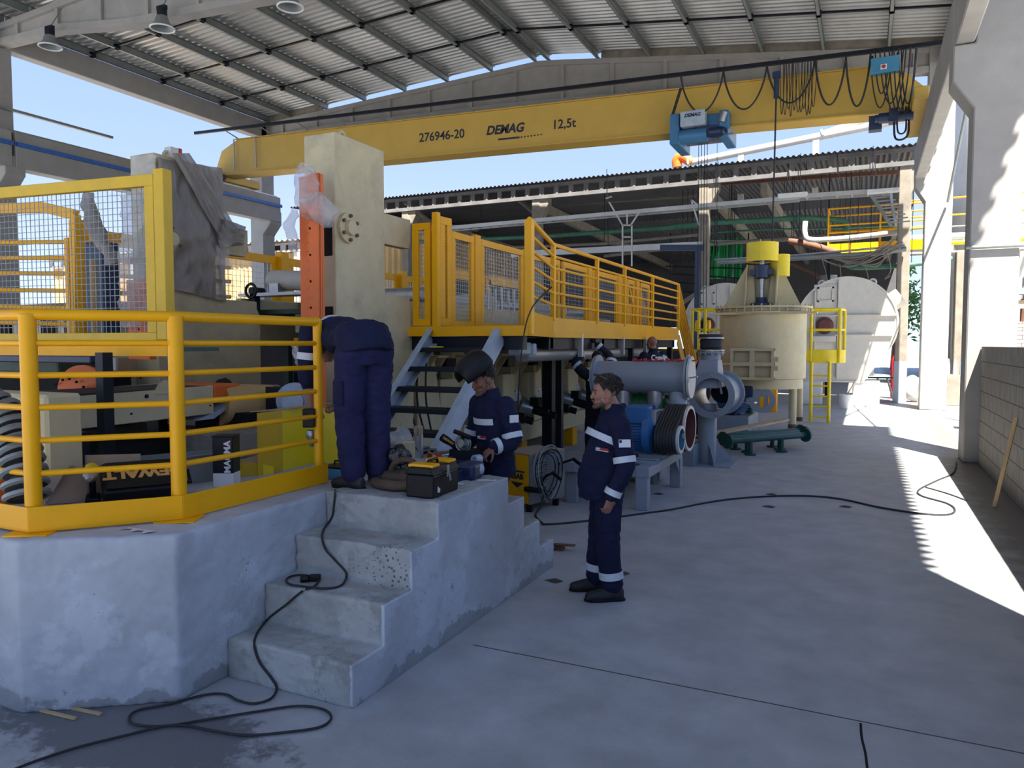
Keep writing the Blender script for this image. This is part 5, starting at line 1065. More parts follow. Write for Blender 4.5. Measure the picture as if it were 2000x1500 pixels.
# second motor on its base
t = thing('base_skid', 'grey steel skid behind the pipe tee carrying the dark blue motor', 'frame', (-2.1, 15.2, 0))
p = aZ(1435, 847, 0); m = MB(); m.box((p.x-.45, p.y-.3, .06), (p.x+.32, p.y+1.2, .40)); m.build('skid', 'grey', t, bevel=.01)
for x in (-.4, .28): MB().box((p.x+x-.05, p.y-.2, 0), (p.x+x+.05, p.y+1.0, .06)).build('foot', 'grey', t)
t = thing('electric_motor', 'dark blue round motor with a swirled fan cover behind the pipe tee', 'motor', (p.x-.1, p.y+.2, .4)); c_ = Vector((p.x-.15, p.y-.15, .68))
MB().lathe(c_, (.35, 1, 0), [(0, 0), (.20, 0), (.27, .06), (.27, .5), (0, .5)], 36).build('body', 'blued', t, smooth=True)
m = MB(); ax2 = Vector((.35, 1, 0)).normalized(); s2_ = ax2.cross(z_)
for k in range(28): a_ = 2*pi*k/28; d_ = s2_*cos(a_)+z_*sin(a_); m.bar(c_+ax2*.1+d_*.285, c_+ax2*.48+d_*.285, .008, .04, d_)
m.build('cooling_fins', 'blue', t)
m = MB()
for r_ in (.06, .11, .16, .20): m.tube([c_-ax2*.012+(s2_*cos(a_)+z_*sin(a_))*r_ for a_ in [2*pi*i/20 for i in range(20)]], .008, 5, closed=True)
m.build('fan_grille', 'blue', t)
MB().box((c_.x+.1, c_.y+.2, .78), (c_.x+.5, c_.y+.55, 1.02)).build('terminal_box', 'blued', t, bevel=.03, seg=2); MB().box((p.x-.3, p.y-.0, .40), (p.x+.1, p.y+.3, .46)).build('feet', 'blued', t)
t = thing('green_pump', 'small dark green coupling block on the grey skid right of the dark blue motor', 'pump', (p.x+.45, p.y+.6, .4))
MB().cyl((p.x+.22, p.y+.6, .40), (p.x+.22, p.y+.6, .62), .11).build('body', 'green', t, smooth=True); MB().lathe((p.x+.22, p.y+.6, .62), (0, 0, 1), [(0, 0), (.15, 0), (.15, .03), (0, .03)], 20).build('flange', 'steel', t, smooth=True)
t = thing('switch_cabinet', 'small grey and yellow cabinet on the floor left of the cream vessel leg', 'cabinet', tuple(aZ(1495, 803, 0)))
p = aZ(1492, 804, 0); MB().box((p.x-.35, p.y, 0), (p.x+.1, p.y+.3, .62)).build('body', 'grey', t, bevel=.01); MB().box((p.x+.1, p.y-.02, .0), (p.x+.33, p.y+.3, .62)).box((p.x-.12, p.y-.03, .02), (p.x-.02, p.y, .42)).build('yellow_panel', 'yellow', t, bevel=.01)
# dark green flanged pipes on the floor
def gpipe(dx, dy, lb, ln=1.0):
    A = Vector((-2.05+dx, 12.75+dy, .27)); B = Vector((-.93+dx*.3, 14.25+dy, .27)); t = thing('flanged_pipe', lb, 'pipe', (A.x, A.y, 0)); d = (B-A).normalized()
    MB().cyl(A, B, .055, n=20).build('tube', 'pgreen', t, smooth=True)
    MB().lathe(B-d*.02, d, [(0, 0), (.125, 0), (.125, .03), (0, .03)], 24).build('end_flange', 'pgreen', t, smooth=True); MB().lathe(A-d*.02, d, [(0, 0), (.125, 0), (.125, .03), (0, .03)], 24).build('end_flange', 'pgreen', t, smooth=True)
    for s in (.28, .68):
        q = A+(B-A)*s; MB().cyl((q.x, q.y, .03), (q.x, q.y, .27), .04, n=16).build('stub', 'pgreen', t, smooth=True); MB().lathe((q.x, q.y, 0), (0, 0, 1), [(0, 0), (.1, 0), (.1, .03), (0, .03)], 20).build('foot_flange', 'pgreen', t, smooth=True)
gpipe(0, 0, 'nearest of the three dark green flanged pipes on the floor'); gpipe(-.12, .32, 'middle one of the three dark green flanged pipes on the floor'); gpipe(-.42, .60, 'rear one of the three dark green flanged pipes on the floor')
a, b = aD(1367, 873, 12.6), aD(1532, 838, 15.4); MB().bar((a.x, a.y, .335), (b.x, b.y, .335), .2, .035).build('timber_plank', 'wood2', label='pale timber plank lying across the dark green pipes', cat='plank')
# cream vessel
VC = Vector((-2.04, 17.1, 0)); vr = .90
vs_ = thing('cream_vessel', 'large cream cylindrical vessel with bolted lid, shaft and square hatch', 'vessel', (VC.x, VC.y, 0))
MB().lathe(VC, (0, 0, 1), [(0, .93), (vr*.55, .93), (vr*.93, .95), (vr*.93, 1.15), (vr, 1.17), (vr, 2.55), (0, 2.55)], 56).build('shell', 'cream', vs_, smooth=True)
MB().lathe(VC+z_*2.55, (0, 0, 1), [(0, 0), (vr+.12, 0), (vr+.12, .03), (vr+.02, .05), (vr+.02, .10), (vr+.12, .11), (vr+.12, .15), (0, .16)], 56).build('lid_flange', 'cream', vs_, smooth=30)
flange_bolts(VC+z_*2.57, (0, 0, 1), vr+.09, 36, .016, .17).build('lid_bolts', 'creamd', vs_)
m = MB(); m.box((VC.x-1.0, VC.y-vr-.02, 2.52), (VC.x+1.15, VC.y-vr+.3, 2.56)); m.build('lid_rim', 'cream', vs_)
for s in (-1, 1):
    m = MB(); m.prism([(VC.x+s*.12, VC.y-.3, 2.7), (VC.x+s*.80, VC.y-.3, 2.7), (VC.x+s*.34, VC.y-.1, 3.62), (VC.x+s*.20, VC.y-.1, 3.62)], (0, .025, 0)); m.build('gusset', 'cream', vs_)
    m = MB(); m.prism([(VC.x+s*.30, VC.y-.55, 2.7), (VC.x+s*.30, VC.y+.4, 2.7), (VC.x+s*.30, VC.y+.05, 3.62), (VC.x+s*.30, VC.y-.25, 3.62)], (s*.025, 0, 0)); m.build('gusset', 'cream', vs_)
MB().box((VC.x-.34, VC.y-.05, 2.7), (VC.x+.34, VC.y+.0, 3.6)).build('back_plate', 'cream', vs_)
MB().cyl(VC+z_*2.7+Vector((0, -.3, 0)), VC+z_*3.95+Vector((0, -.3, 0)), .05).build('shaft', 'steel', vs_, smooth=True)
sc_ = VC+Vector((0, -.3, 0))
MB().lathe(sc_+z_*2.7, (0, 0, 1), [(.24, 0), (.22, .08), (.12, .1), (.1, .2), (0, .2)], 20).build('lower_seal', 'blued', vs_, smooth=True)
MB().lathe(sc_+z_*3.32, (0, 0, 1), [(.1, -.02), (.15, 0), (.15, .26), (.1, .28)], 20).box((sc_.x-.24, sc_.y-.08, 3.38), (sc_.x+.24, sc_.y+.08, 3.5)).build('bearing_block', 'blued', vs_, smooth=True)
m = MB(); m.lathe(sc_+z_*3.66, (0, 0, 1), [(.20, .02), (.33, 0), (.33, .40), (0, .42)], 36); m.build('cap_guard', 'lemon', vs_, smooth=True)
MB().lathe(sc_+z_*3.66, (0, 0, 1), [(0, .03), (.20, .02)], 28).build('cap_opening', 'blacks', vs_)
m = MB(); m.lathe(sc_+Vector((.34, .25, 3.36)), (0, 0, 1), [(0, 0), (.2, 0), (.2, .46), (0, .46)], 28); m.build('belt_cover', 'lemon', vs_, smooth=True); MB().box((sc_.x-.01, sc_.y-.335, 3.68), (sc_.x+.01, sc_.y-.32, 4.10)).build('cap_seam', 'lemon', vs_)
# square hatch
hx0, hx1, hz0, hz1 = aY(1426, 745, VC.y-vr-.12), aY(1512, 745, VC.y-vr-.12), 0, 0
hx0, hx1 = hx0.x, hx1.x; hz0 = aY(1470, 742, VC.y-vr-.1).z; hz1 = aY(1470, 680, VC.y-vr-.1).z; hy = VC.y-vr-.12
MB().box((hx0+.01, hy+.08, hz0+.01), (hx1-.01, VC.y-vr+.35, hz1-.01)).build('hatch_box', 'cream', vs_, bevel=.008)
ht = MB()
for (xa, za, xb, zb) in ((hx0, hz1-.06, hx1, hz1), (hx0, hz0, hx1, hz0+.06), (hx0, hz0, hx0+.06, hz1), (hx1-.06, hz0, hx1, hz1), ((hx0+hx1)/2-.05, hz0, (hx0+hx1)/2+.05, hz1), (hx0, (hz0+hz1)/2-.04, hx1, (hz0+hz1)/2+.04)): kk = .012 if xb-xa > zb-za else 0; ht.box((xa, hy-.05-kk, za), (xb, hy+.09-kk, zb))
hd_ = ht.build('hatch_door', 'cream', vs_)
MB().box((hx0-.15, hy-.04, (hz0+hz1)/2-.02), (hx0+.05, hy-.06, (hz0+hz1)/2+.02)).build('latch_bar', 'cream', vs_)
m = MB(); m.box((hx0+.07, hy+.07, hz0+.07), (hx1-.07, hy+.075, hz1-.07)); m.build('hatch_pane', 'creamd', vs_)
for z in (hz0+.2, hz1-.28): MB().box((hx1, hy-.05, z), (hx1+.08, hy+.02, z+.1)).build('hinge', 'creamd', vs_)
for px, py, lx in ((1547, 837, 0), (1560, 822, 0), (1440, 815, 0)):
    q = aZ(px, py, 0); 
    if px == 1440: q = Vector((-2.6, 17.9, 0))
    MB().cyl((q.x, q.y, .02), (q.x, q.y, 1.02), .085, n=24).build('leg', 'cream', vs_, smooth=True); MB().cyl((q.x, q.y, 0), (q.x, q.y, .10), .09, n=24).build('leg_shoe', 'rust', vs_, smooth=True)
    if px < 1560 and px != 1440:
        m = MB(); m.box((q.x-.2, q.y-.12, 1.0), (q.x+.2, q.y+.12, 1.03)); m.prism([(q.x-.15, q.y-.12, 1.03), (q.x+.12, q.y-.12, 1.03), (q.x+.0, q.y-.12, 1.32), (q.x+.16, q.y-.12, 1.52), (q.x-.2, q.y-.12, 1.55), (q.x-.2, q.y-.12, 1.3)], (0, .02, 0)); m.prism([(q.x-.15, q.y+.1, 1.03), (q.x+.12, q.y+.1, 1.03), (q.x+.16, q.y+.1, 1.52), (q.x-.2, q.y+.1, 1.55)], (0, .02, 0)); m.build('leg_bracket', 'cream', vs_)
# right manhole cover disc under the vessel
MB().lathe(VC+Vector((.1, -.75, .72)), (0.1, -1, 0), [(.16, 0), (.27, 0), (.27, .05), (.16, .05)], 28).build('manhole_ring', 'grey', vs_, smooth=True)
# pale fan casings (volutes)
def volute(cx, cy, r, z0, name, lb, flip=1):
    t = thing('fan_casing', lb, 'fan casing', (cx, cy, 0)); zc = z0+r+.35
    out = [(cx+r*cos(a), zc+r*sin(a)) for a in [R(-25+i*(205+25)/30) for i in range(31)]]
    out += [(cx-r, zc-.8), (cx-r+.25, z0), (cx+r*.35, z0), (cx+r*.42, z0+.15)]
    out = [(cx+(x-cx)*flip, z) for x, z in out]
    m = MB(); m.prism([(x, cy, z) for x, z in out], (0, .75, 0)); m.build('casing', 'offwhite', t, bevel=.01)
    rim = MB()
    for (x, z), (x2, z2) in zip(out, out[1:]+out[:1]): rim.bar((x, cy-.01, z), (x2, cy-.01, z2), .06, .05, (0, 0, 1))
    rim.build('edge_angle', 'offwhite', t)
    for xx in (-.15*r, -.62*r): MB().box((cx+xx*flip-.02, cy-.10, z0+.1), (cx+xx*flip+.02, cy, zc+r*.93 if xx > -.3 else zc+r*.7)).build('stiffener', 'offwhite', t)
    for z, wv in ((zc+.25, .97), (zc-.35, .9)): MB().box((cx-r*wv, cy-.09, z-.02), (cx+r*wv, cy, z+.02)).build('stiffener', 'offwhite', t)
    m = MB(); m.box((cx-.65*r, cy-.03, zc+r*.42), (cx-.18*r, cy, zc+r*.86)); m.build('access_door', 'offwhite', t, bevel=.01); m = MB(); x0, x1, za, zb = cx-.58*r, cx-.25*r, zc+r*.48, zc+r*.8
    m.box((x0, cy-.07, za), (x0+.05, cy-.02, zb)).box((x1-.05, cy-.07, za), (x1, cy-.02, zb)).box((x0, cy-.07, za), (x1, cy-.02, za+.05)).box((x0, cy-.07, zb-.05), (x1, cy-.02, zb)); m.build('door_frame', 'offwhite', t)
    MB().lathe((cx-.42*r, cy, zc-.05), (0, -1, 0), [(0, 0), (.26, 0), (.26, .1), (.17, .12), (.17, .2), (0, .2)], 24).build('bearing', 'cast', t, smooth=True)
    MB().box((cx-.42*r-.33, cy-.35, zc-.55), (cx-.42*r+.33, cy, zc-.38)).build('bearing_shelf', 'offwhite', t)
    for s in (-.5, .5):
        m = MB(); m.tube([(cx+s*r+.09*cos(a), cy+.1, zc+r*.88+.09*sin(a)) for a in [2*pi*i/14 for i in range(14)]], .035, 6, closed=True); m.build('lifting_eye', 'offwhite', t, smooth=True)
    return t
volute(-.55, 25.0, 1.42, .75, 'v', 'pale grey snail shaped fan casing beside the cream vessel, right edge in sun')
volute(-4.35, 26.0, 1.35, .9, 'v', 'second pale fan casing mostly hidden behind the cream vessel', -1)
for xx in (-5.0, -3.7): MB().box((xx-.3, 26.0, 0), (xx+.3, 26.8, .9)).build('concrete_block', 'white', bevel=.02, label=('left' if xx < -4.5 else 'right')+' white block under the hidden fan casing behind the vessel', cat='block')
MB().cyl((.45, 25.6, 3.0), (.95, 25.6, 3.35), .28).build('outlet_pipe', 'offwhite', smooth=True, label='stub pipe at the top right of the pale fan casing', cat='pipe')
for i, (x, w_) in enumerate(((-.4+.45, .75), (-1.55, .7))): MB().box((x-w_/2, 25.0, 0), (x+w_/2, 25.8, .78 if i == 0 else .78)).build('concrete_block', 'white', bevel=.02, label=('white concrete block under the right foot of the fan casing', 'white concrete block behind the yellow ladder')[i], cat='block')
t = thing('bucket', 'white bucket of debris before the fan casing', 'bucket', tuple(aZ(1652, 798, 0))); p = aZ(1652, 798, 0)
MB().lathe(p, (0, 0, 1), [(0, 0), (.17, 0), (.2, .42), (.185, .42), (.16, .3), (0, .3)], 20).build('body', 'white', t, smooth=True); MB().tube([p+Vector((0, 0, .35)), p+Vector((.22, .1, .8))], .02, 6).build('stick', 'wood', t)
# yellow cages with ladder
def cage(name, lb, c, w_, d_, z0, ztop, ladder, lb_h=.32):
    t = thing(name, lb, 'platform', (c.x, c.y, 0)); x0, x1 = c.x-w_/2, c.x+w_/2; y0, y1 = c.y, c.y+d_
    rim = [(x0, y0), (x0+.05, y0)]+[(x1-.5+.5*sin(a), y0+.5-.5*cos(a)) for a in [R(i*15) for i in range(7)]]+[(x1, y1), (x0, y1)]
    m = MB(); m.prism([(x, y, z0) for x, y in rim], (0, 0, lb_h)); m.build('deck', 'lemon', t, smooth=30)
    pts = [(x0+.03, y0+.03), (x0+w_*.42, y0+.03), (x1-.55, y0+.03), (x1-.12, y0+.15), (x1-.03, y0+.55), (x1-.03, y1-.03), (x0+.03, y1-.03)]
    for x, y in (pts[0], pts[1], pts[3], pts[5], pts[6]): MB().cyl((x, y, z0), (x, y, ztop), .04, n=10).build('post', 'lemon', t, smooth=True)
    for z in (ztop, (ztop+z0+lb_h)/2): MB().tube([(x, y, z) for x, y in pts+[pts[0]]], .032 if z == ztop else .024, 8).build('rail', 'lemon', t, smooth=True)
    if ladder:
        xa, xb = ladder
        for x in (xa, xb): MB().tube([(x, y0-.02, 0), (x, y0-.02, z0+.02)], .04, 10).build('ladder_stile', 'lemon', t, smooth=True)
        for k in range(5): MB().cyl((xa, y0-.02, .14+k*.25), (xb, y0-.02, .14+k*.25), .02, n=8).build('rung', 'lemon', t)
    else:
        MB().box((x0, y1-.2, 0), (x0+.12, y1-.08, z0)).build('leg', 'lemon', t)
        MB().box((x1-.12, y1-.2, 0), (x1, y1-.08, z0)).build('leg', 'lemon', t)
    return t
a, b = aY(1537, 700, 19.4), aY(1649, 700, 19.4); la, lb__ = aY(1583, 815, 19.4).x, aY(1618, 815, 19.4).x
cage('yellow_platform', 'yellow access platform with round toe board and ladder right of the cream vessel', Vector(((a.x+b.x)/2, 19.4, 0)), b.x-a.x, 1.0, aY(1590, 709, 19.4).z, aY(1590, 604, 19.4).z, (la, lb__))
a, b = aY(1348, 700, 18.8), aY(1415, 700, 18.8)
cage('yellow_platform', 'smaller yellow cage platform left of the cream vessel', Vector(((a.x+b.x)/2, 18.8, 0)), b.x-a.x, .9, aY(1380, 708, 18.8).z, aY(1380, 604, 18.8).z, None)
# odds and ends around the right shed column
t = thing('gas_cylinder', 'red gas cylinder standing behind the right shed column', 'gas cylinder', tuple(aY(1750, 760, 29))); p = aY(1751, 760, 29)
MB().lathe((p.x, 29, 0), (0, 0, 1), [(0, 0), (.19, 0), (.2, .1), (.2, 1.35), (.12, 1.55), (.05, 1.6), (.05, 1.7), (0, 1.7)], 20).build('body', 'red', t, smooth=True)
t = thing('trestle', 'white and green painted trestle under the fan outlet', 'trestle', (0.6, 28, 0))
for s in (-.35, .35): MB().bar((.55+s, 27.8, 0), (.55+s*.4, 27.9, .75), .05, .05).build('leg', 'white', t)
MB().box((.1, 27.7, .75), (1.0, 28.0, .8)).build('top', 'mint', t)
p = aZ(1783, 785, 0); b_ = blobs('x', (0, 0, 0), (1, 1, 1), 1, '', '')
m = MB(); m.ball((p.x, p.y, .45), .26, 20, 14, (1, .8, 1.7)); m.v = [v+Vector([noise.noise(v*5+Vector((k*3, 0, 0)))*.09 for k in range(3)]) for v in m.v]
m.build('wrapped_bundle', 'white', smooth=True, label='white wrapped bundle leaning at the foot of the shed column', cat='bundle')
MB().box((2.3, 26.5, 0), (3.0, 27.1, .95)).build('concrete_block', 'concdark', bevel=.02, label='weathered concrete block between the two right columns', cat='block')
for i in range(4): MB().lathe((2.35+i*.18, 26.7, .95), (0, 0, 1), [(0, 0), (.06, 0), (.05, .3+.05*i), (.02, .5), (0, .5)], 10).build('bottle', 'greyl', smooth=True, label=('leftmost and shortest', 'second', 'third', 'rightmost and tallest')[i]+' grey bottle on the weathered block between the columns', cat='bottle', group='bottles on the weathered block')
# timber stick against the block wall
MB().bar((1.41, 10.18, 0), (1.645, 10.55, 1.02), .045, .022).build('timber_stick', 'wood', label='thin timber stick leaning on the grey block wall', cat='stick')
# floor cables
def fcable(pts, r, label, z=None, m_='rubber'):
    P = [aZ(x, y, 0) for x, y in pts]; P = [Vector((p.x, p.y, r)) for p in P]; return MB().tube(spline(P, 8), r, 7).build('power_cable', m_, smooth=True, label=label, cat='cable')
fcable([(1058, 1026), (1100, 1024), (1180, 1015), (1260, 1004), (1310, 997), (1400, 980), (1480, 972), (1570, 970), (1640, 976), (1720, 993), (1800, 1005), (1850, 1007), (1865, 998), (1850, 985), (1800, 970), (1795, 958), (1830, 940), (1862, 925), (1868, 905)], .011, 'black cable snaking across the floor to the sunlit strip')
fcable([(1808, 953), (1850, 965), (1888, 979)], .009, 'short dark rod lying on the sunlit floor by the wall')
random.seed(5)
for i, (px, py) in enumerate(((1505, 966), (1285, 965), (1650, 990), (1210, 1120), (1080, 1135), (1500, 990))):
    p = aZ(px, py, 0); s = .03+.02*random.random()
    MB().add([p+Vector((-s*1.6, -s*.4, .004)), p+Vector((s, -s, .01)), p+Vector((s*1.8, s*.6, .004)), p+Vector((0, s, .012)), p+Vector((0, 0, 0))], [(0, 1, 2, 3), (0, 1, 4), (1, 2, 4), (2, 3, 4), (3, 0, 4)]).build('debris_chip', 'leather', label=('brown chip on the floor in front of the cable bend', 'small dark chip beside the grey frame leg', 'dark chip near the end of the black cable', 'dry leaf on the floor right of the standing man', 'chip by the foot of the back steps', 'brown chip just behind the cable')[i], cat='debris')
# ================= yellow pipe railing on the platform =================
RL = thing('pipe_railing', 'big yellow pipe railing with toe board around the concrete platform', 'railing', (-3.6, 3.0, .9))
r0, r1, r2 = Vector((-3.96, 2.43, 0)), Vector((-3.51, 2.97, 0)), Vector((-3.50, 4.16, 0)); rm = Vector((-6.6, 2.43, 0))
zt = 2.055
def dent(p, q, t): return p+(q-p)*t
MB().tube([rm+z_*zt, dent(rm, r0, .97)+z_*zt, r0+z_*zt, dent(r0, r1, .08)+z_*zt, dent(r0, r1, .92)+z_*zt, r1+z_*zt, dent(r1, r2, .05)+z_*zt, dent(r1, r2, .985)+z_*zt], .030, 16).build('top_rail', 'yellow', RL, smooth=60)
for p, s in ((r0, .042), (r1, .042), (r2, .032), (rm, .04)):
    MB().tube([p+z_*.905, p+z_*(zt)], s, 16).build('post', 'yellow', RL, smooth=True)
MB().ball(r2+z_*zt, .034, 12, 8).build('post_cap', 'yellow', RL, smooth=True)
for z in (1.905, 1.735, 1.565, 1.39, 1.215):
    for p, q in ((rm, r0), (r0, r1), (r1, r2)): MB().tube([p+z_*z, q+z_*z], .0165, 12).build('rail', 'yellow', RL, smooth=True)
o_ = [Vector((.03, -.03, 0)), Vector((.04, -.03, 0)), Vector((.045, 0, 0))]
pts = [rm+Vector((0, -.045, 0)), r0+Vector((.03, -.05, 0)), r1+Vector((.05, -.02, 0)), r2+Vector((.045, .04, 0))]
for p, q in zip(pts, pts[1:]): MB().bar(p+z_*.98, q+z_*.98, .006, .135).build('toe_board', 'yellow', RL, bevel=.002)
for p in (r0, r1):
    m = MB(); m.box((p.x-.10, p.y-.10, .902), (p.x+.12, p.y+.08, .912), rz=.5); m.build('base_plate', 'yellow', RL)
PZ_ = lambda px, py, z=.9: aZ(px, py, z)
# stain-like residue rag below the railing
p = PZ_(265, 1038); m = MB(); m.add([p+Vector((-.10+.03*i, -.03+.02*((i*7) % 3), .004+.003*((i*5) % 3))) for i in range(8)]+[p+Vector((-.10+.03*i, .04+.01*((i*3) % 3), .004)) for i in range(8)], [(i, i+1, 9+i, 8+i) for i in range(7)]); m.build('rag', 'white', label='crumpled pale rag lying under the railing toe board', cat='rag')
# ================= things behind the railing =================
# conveyor arm
cv = thing('conveyor_arm', 'cream conveyor arm with grey belt and an orange end behind the railing', 'conveyor', (-5.4, 4.2, .9))
CX = -5.45
q = [aX(px, py, CX) for px, py in ((112, 777), (417, 753), (418, 808), (116, 843))]
MB().prism(q, (-.03, 0, 0)).build('side_plate', 'cream', cv, bevel=.006)
MB().prism([v+Vector((-.75, 0, 0)) for v in q], (-.03, 0, 0)).build('side_plate', 'cream', cv)
MB().prism([q[0]+Vector((-.03, -.6, .02)), q[1]+Vector((-.03, 0, -.005)), q[1]+Vector((-.03, 0, -.02)), q[0]+Vector((-.03, -.6, 0))], (-.72, 0, 0)).build('belt', 'rubber', cv)
MB().prism([q[0]+Vector((0, -1.2, .02)), q[0]+Vector((0, .02, 0)), q[3]+Vector((0, .02, 0)), q[3]+Vector((0, -1.2, -.02))], (-.02, 0, 0)).build('side_plate', 'offwhite', cv)
oa, ob = aX(417, 753, CX), aX(470, 752, CX); oz = aX(417, 779, CX)
MB().box((CX-.7, oa.y, oz.z), (CX+.003, ob.y, oa.z+.005)).build('orange_end', 'orange', cv, bevel=.02, seg=2)
m = MB(); e = aX(327, 765, CX); m.prism([(CX+.01, e.y-.14, e.z-.02), (CX+.01, e.y-.08, e.z+.07), (CX+.01, e.y-.02, e.z+.10), (CX+.01, e.y+.06, e.z+.08), (CX+.01, e.y+.09, e.z-.02)], (-.03, 0, 0)); m.build('ear_plate', 'cream', cv, bevel=.004)
m = MB()
for px, py, r_ in ((286, 774, .018), (334, 803, .018), (256, 808, .009), (410, 792, .008), (330, 753, .008)): p = aX(px, py, CX); m.cyl((CX, p.y, p.z), (CX+.008, p.y, p.z), r_, n=14)
m.build('bolt_heads', 'blacks', cv)
q2 = [aX(px, py, CX-.05) for px, py in ((300, 838), (418, 810), (455, 790), (420, 812), (360, 830))]
MB().prism([aX(380, 822, CX), aX(418, 806, CX), aX(462, 780, CX), aX(455, 790, CX), aX(418, 818, CX)], (-.6, 0, 0)).build('chute', 'greyl', cv)
for y_ in (3.0, 4.7): MB().box((CX-.5, y_, .9), (CX-.35, y_+.1, 1.28)).build('leg', 'blacks', cv)
dr = thing('brush_drum', 'ochre drum with coiled end behind the orange conveyor end', 'drum', (-5.5, 5.55, .9))
c0, c1 = aD(535, 790, 7.5), aD(455, 790, 7.2)
MB().lathe(c0, c1-c0, [(0, 0), (.15, 0), (.2, .03), (.2, .55), (0, .55)], 32).build('drum', 'ochre', dr, smooth=True)
for i in range(4): m = MB(); dd = (c0-c1).normalized(); uu = Vector((0, 0, 1)); vv = dd.cross(uu); m.tube([c0+dd*(.03+.035*i)+(uu*cos(a)+vv*sin(a))*(.19-.02*i) for a in [2*pi*k/24 for k in range(24)]], .014, 6, closed=True); m.build('coil', 'steel', dr, smooth=True)
MB().box((-5.9, 5.2, .9), (-5.2, 5.35, 1.25)).build('stand', 'dark', dr)
t = thing('ribbed_pump', 'grey ribbed disc unit low in front of the right press frame', 'machine part', tuple(aD(577, 790, 7.0)))
c = aD(577, 782, 7.0)
MB().lathe(c, (.5, -.85, 0), [(0, .0), (.17, 0), (.17, .05), (.14, .06), (.14, .10), (.1, .11), (.1, .15), (0, .15)], 28).build('disc', 'greyl', t, smooth=True); MB().box((c.x-.35, c.y-.02, c.z-.25), (c.x-.1, c.y+.1, c.z+.12)).build('block', 'blacks', t)
# cream frame foot with slot at left
lf = thing('machine_stand', 'cream slotted machine leg behind the railing at the left edge', 'machine part', (-5.3, 2.95, .9))
a, b = aY(0, 770, 3.0), aY(96, 985, 3.0)
MB().box((a.x-.8, 3.0, .9), (b.x-.0, 3.25, aY(0, 768, 3.0).z)).build('leg_plate', 'cream', lf, bevel=.02)
s_ = aY(37, 820, 2.97); MB().box((s_.x-.05, 2.985, s_.z-.10), (s_.x+.05, 3.0, s_.z+.11)).build('slot_plate', 'offwhite', lf, bevel=.015); MB().box((s_.x-.012, 2.978, s_.z-.04), (s_.x+.012, 2.986, s_.z+.07)).build('slot', 'blacks', lf)
# dark and green machine bodies below the upper deck
md = thing('printing_unit', 'dark green and blue machine body with orange perforated plate under the upper deck', 'machine', (-7.2, 5, 0))
MB().box((-9.5, 4.75, .9), (-6.9, 5.3, 1.62)).build('lower_body', 'dark', md, bevel=.03)
MB().box((-9.5, 4.7, 1.60), (-7.2, 5.2, 1.76)).build('green_body', 'vgreen', md, bevel=.03, seg=2)
MB().box((-8.0, 4.55, 1.72), (-6.5, 4.75, 1.79)).build('blue_cover', 'blued', md, bevel=.01)
oc_ = aD(155, 757, 6.6); m = MB(); m.lathe(oc_+Vector((0, .05, -.03)), (.35, -.93, 0), [(0, 0), (.23, 0), (.23, .04), (0, .04)], 32); m.build('orange_plate', 'orange', md, smooth=True)
m = MB()
for k in range(7): p = oc_+Vector((0, .0, -.03))+Vector((.93, .35, 0))*(-.2+.065*k)+z_*(.06+.05*sin(k*.9)); m.cyl(p+Vector((.005, -.02, 0)), p+Vector((.01, -.03, 0)), .012, n=10)
m.build('plate_hole', 'dark', md)
MB().box((-9.4, 5.0, 1.76), (-6.9, 5.3, 2.0)).build('cream_panel', 'cream', md)
MB().box((-9.2, 8.08, .0), (-5.25, 8.18, 1.88)).build('block_wall_piece', 'roofold', label='dark blue grey block wall low between the two press frames', cat='wall', kind='structure')
t = thing('orange_lamp', 'dark square pedestal with clamp under the conveyor', 'machine part', tuple(aD(120, 890, 4.9)))
p = aD(128, 868, 5.0); MB().box((p.x-.10, p.y, p.z-.14), (p.x+.10, p.y+.1, p.z+.08)).cyl((p.x+.04, p.y-.05, p.z), (p.x+.04, p.y+.02, p.z), .06).cyl((p.x, p.y+.05, .9), (p.x, p.y+.05, p.z), .04).build('clamp', 'blacks', t); 
t['label'] = 'dark clamp unit on a stem under the cream conveyor'; t.name = 'clamp_unit'
# flexible grey hose
P = spline([aD(-30, 790, 4.2), aD(8, 815, 4.2), aD(30, 860, 4.15), aD(45, 910, 4.1), aD(54, 975, 4.05)], 12); m = MB()
rr = [.088+.014*(1 if (i//2) % 2 else -1) for i in range(len(P))]; m.tube(P, rr, 20)
hs_ = m.build('flexible_hose', 'rubber', smooth=True, label='thick ribbed grey hose coming down at the left edge behind the railing', cat='hose')
m = MB()
for i in range(2, len(P)-1, 4):
    d = (P[i+1]-P[i-1]).normalized(); u = d.orthogonal().normalized(); q_ = d.cross(u); m.tube([P[i]+(u*cos(a)+q_*sin(a))*.100 for a in [2*pi*k/20 for k in range(20)]], .019, 6, closed=True)
m.build('spiral_rib', 'galvd', hs_, smooth=True); p = aZ(3, 990, .9); MB().cyl((p.x, p.y, .9), (p.x, p.y, 1.05), .05).cyl((p.x, p.y, 1.05), (p.x, p.y, 1.08), .035).build('orange_jar', 'orange', smooth=True, label='orange jar with pale lid at the very left edge of the platform', cat='jar')
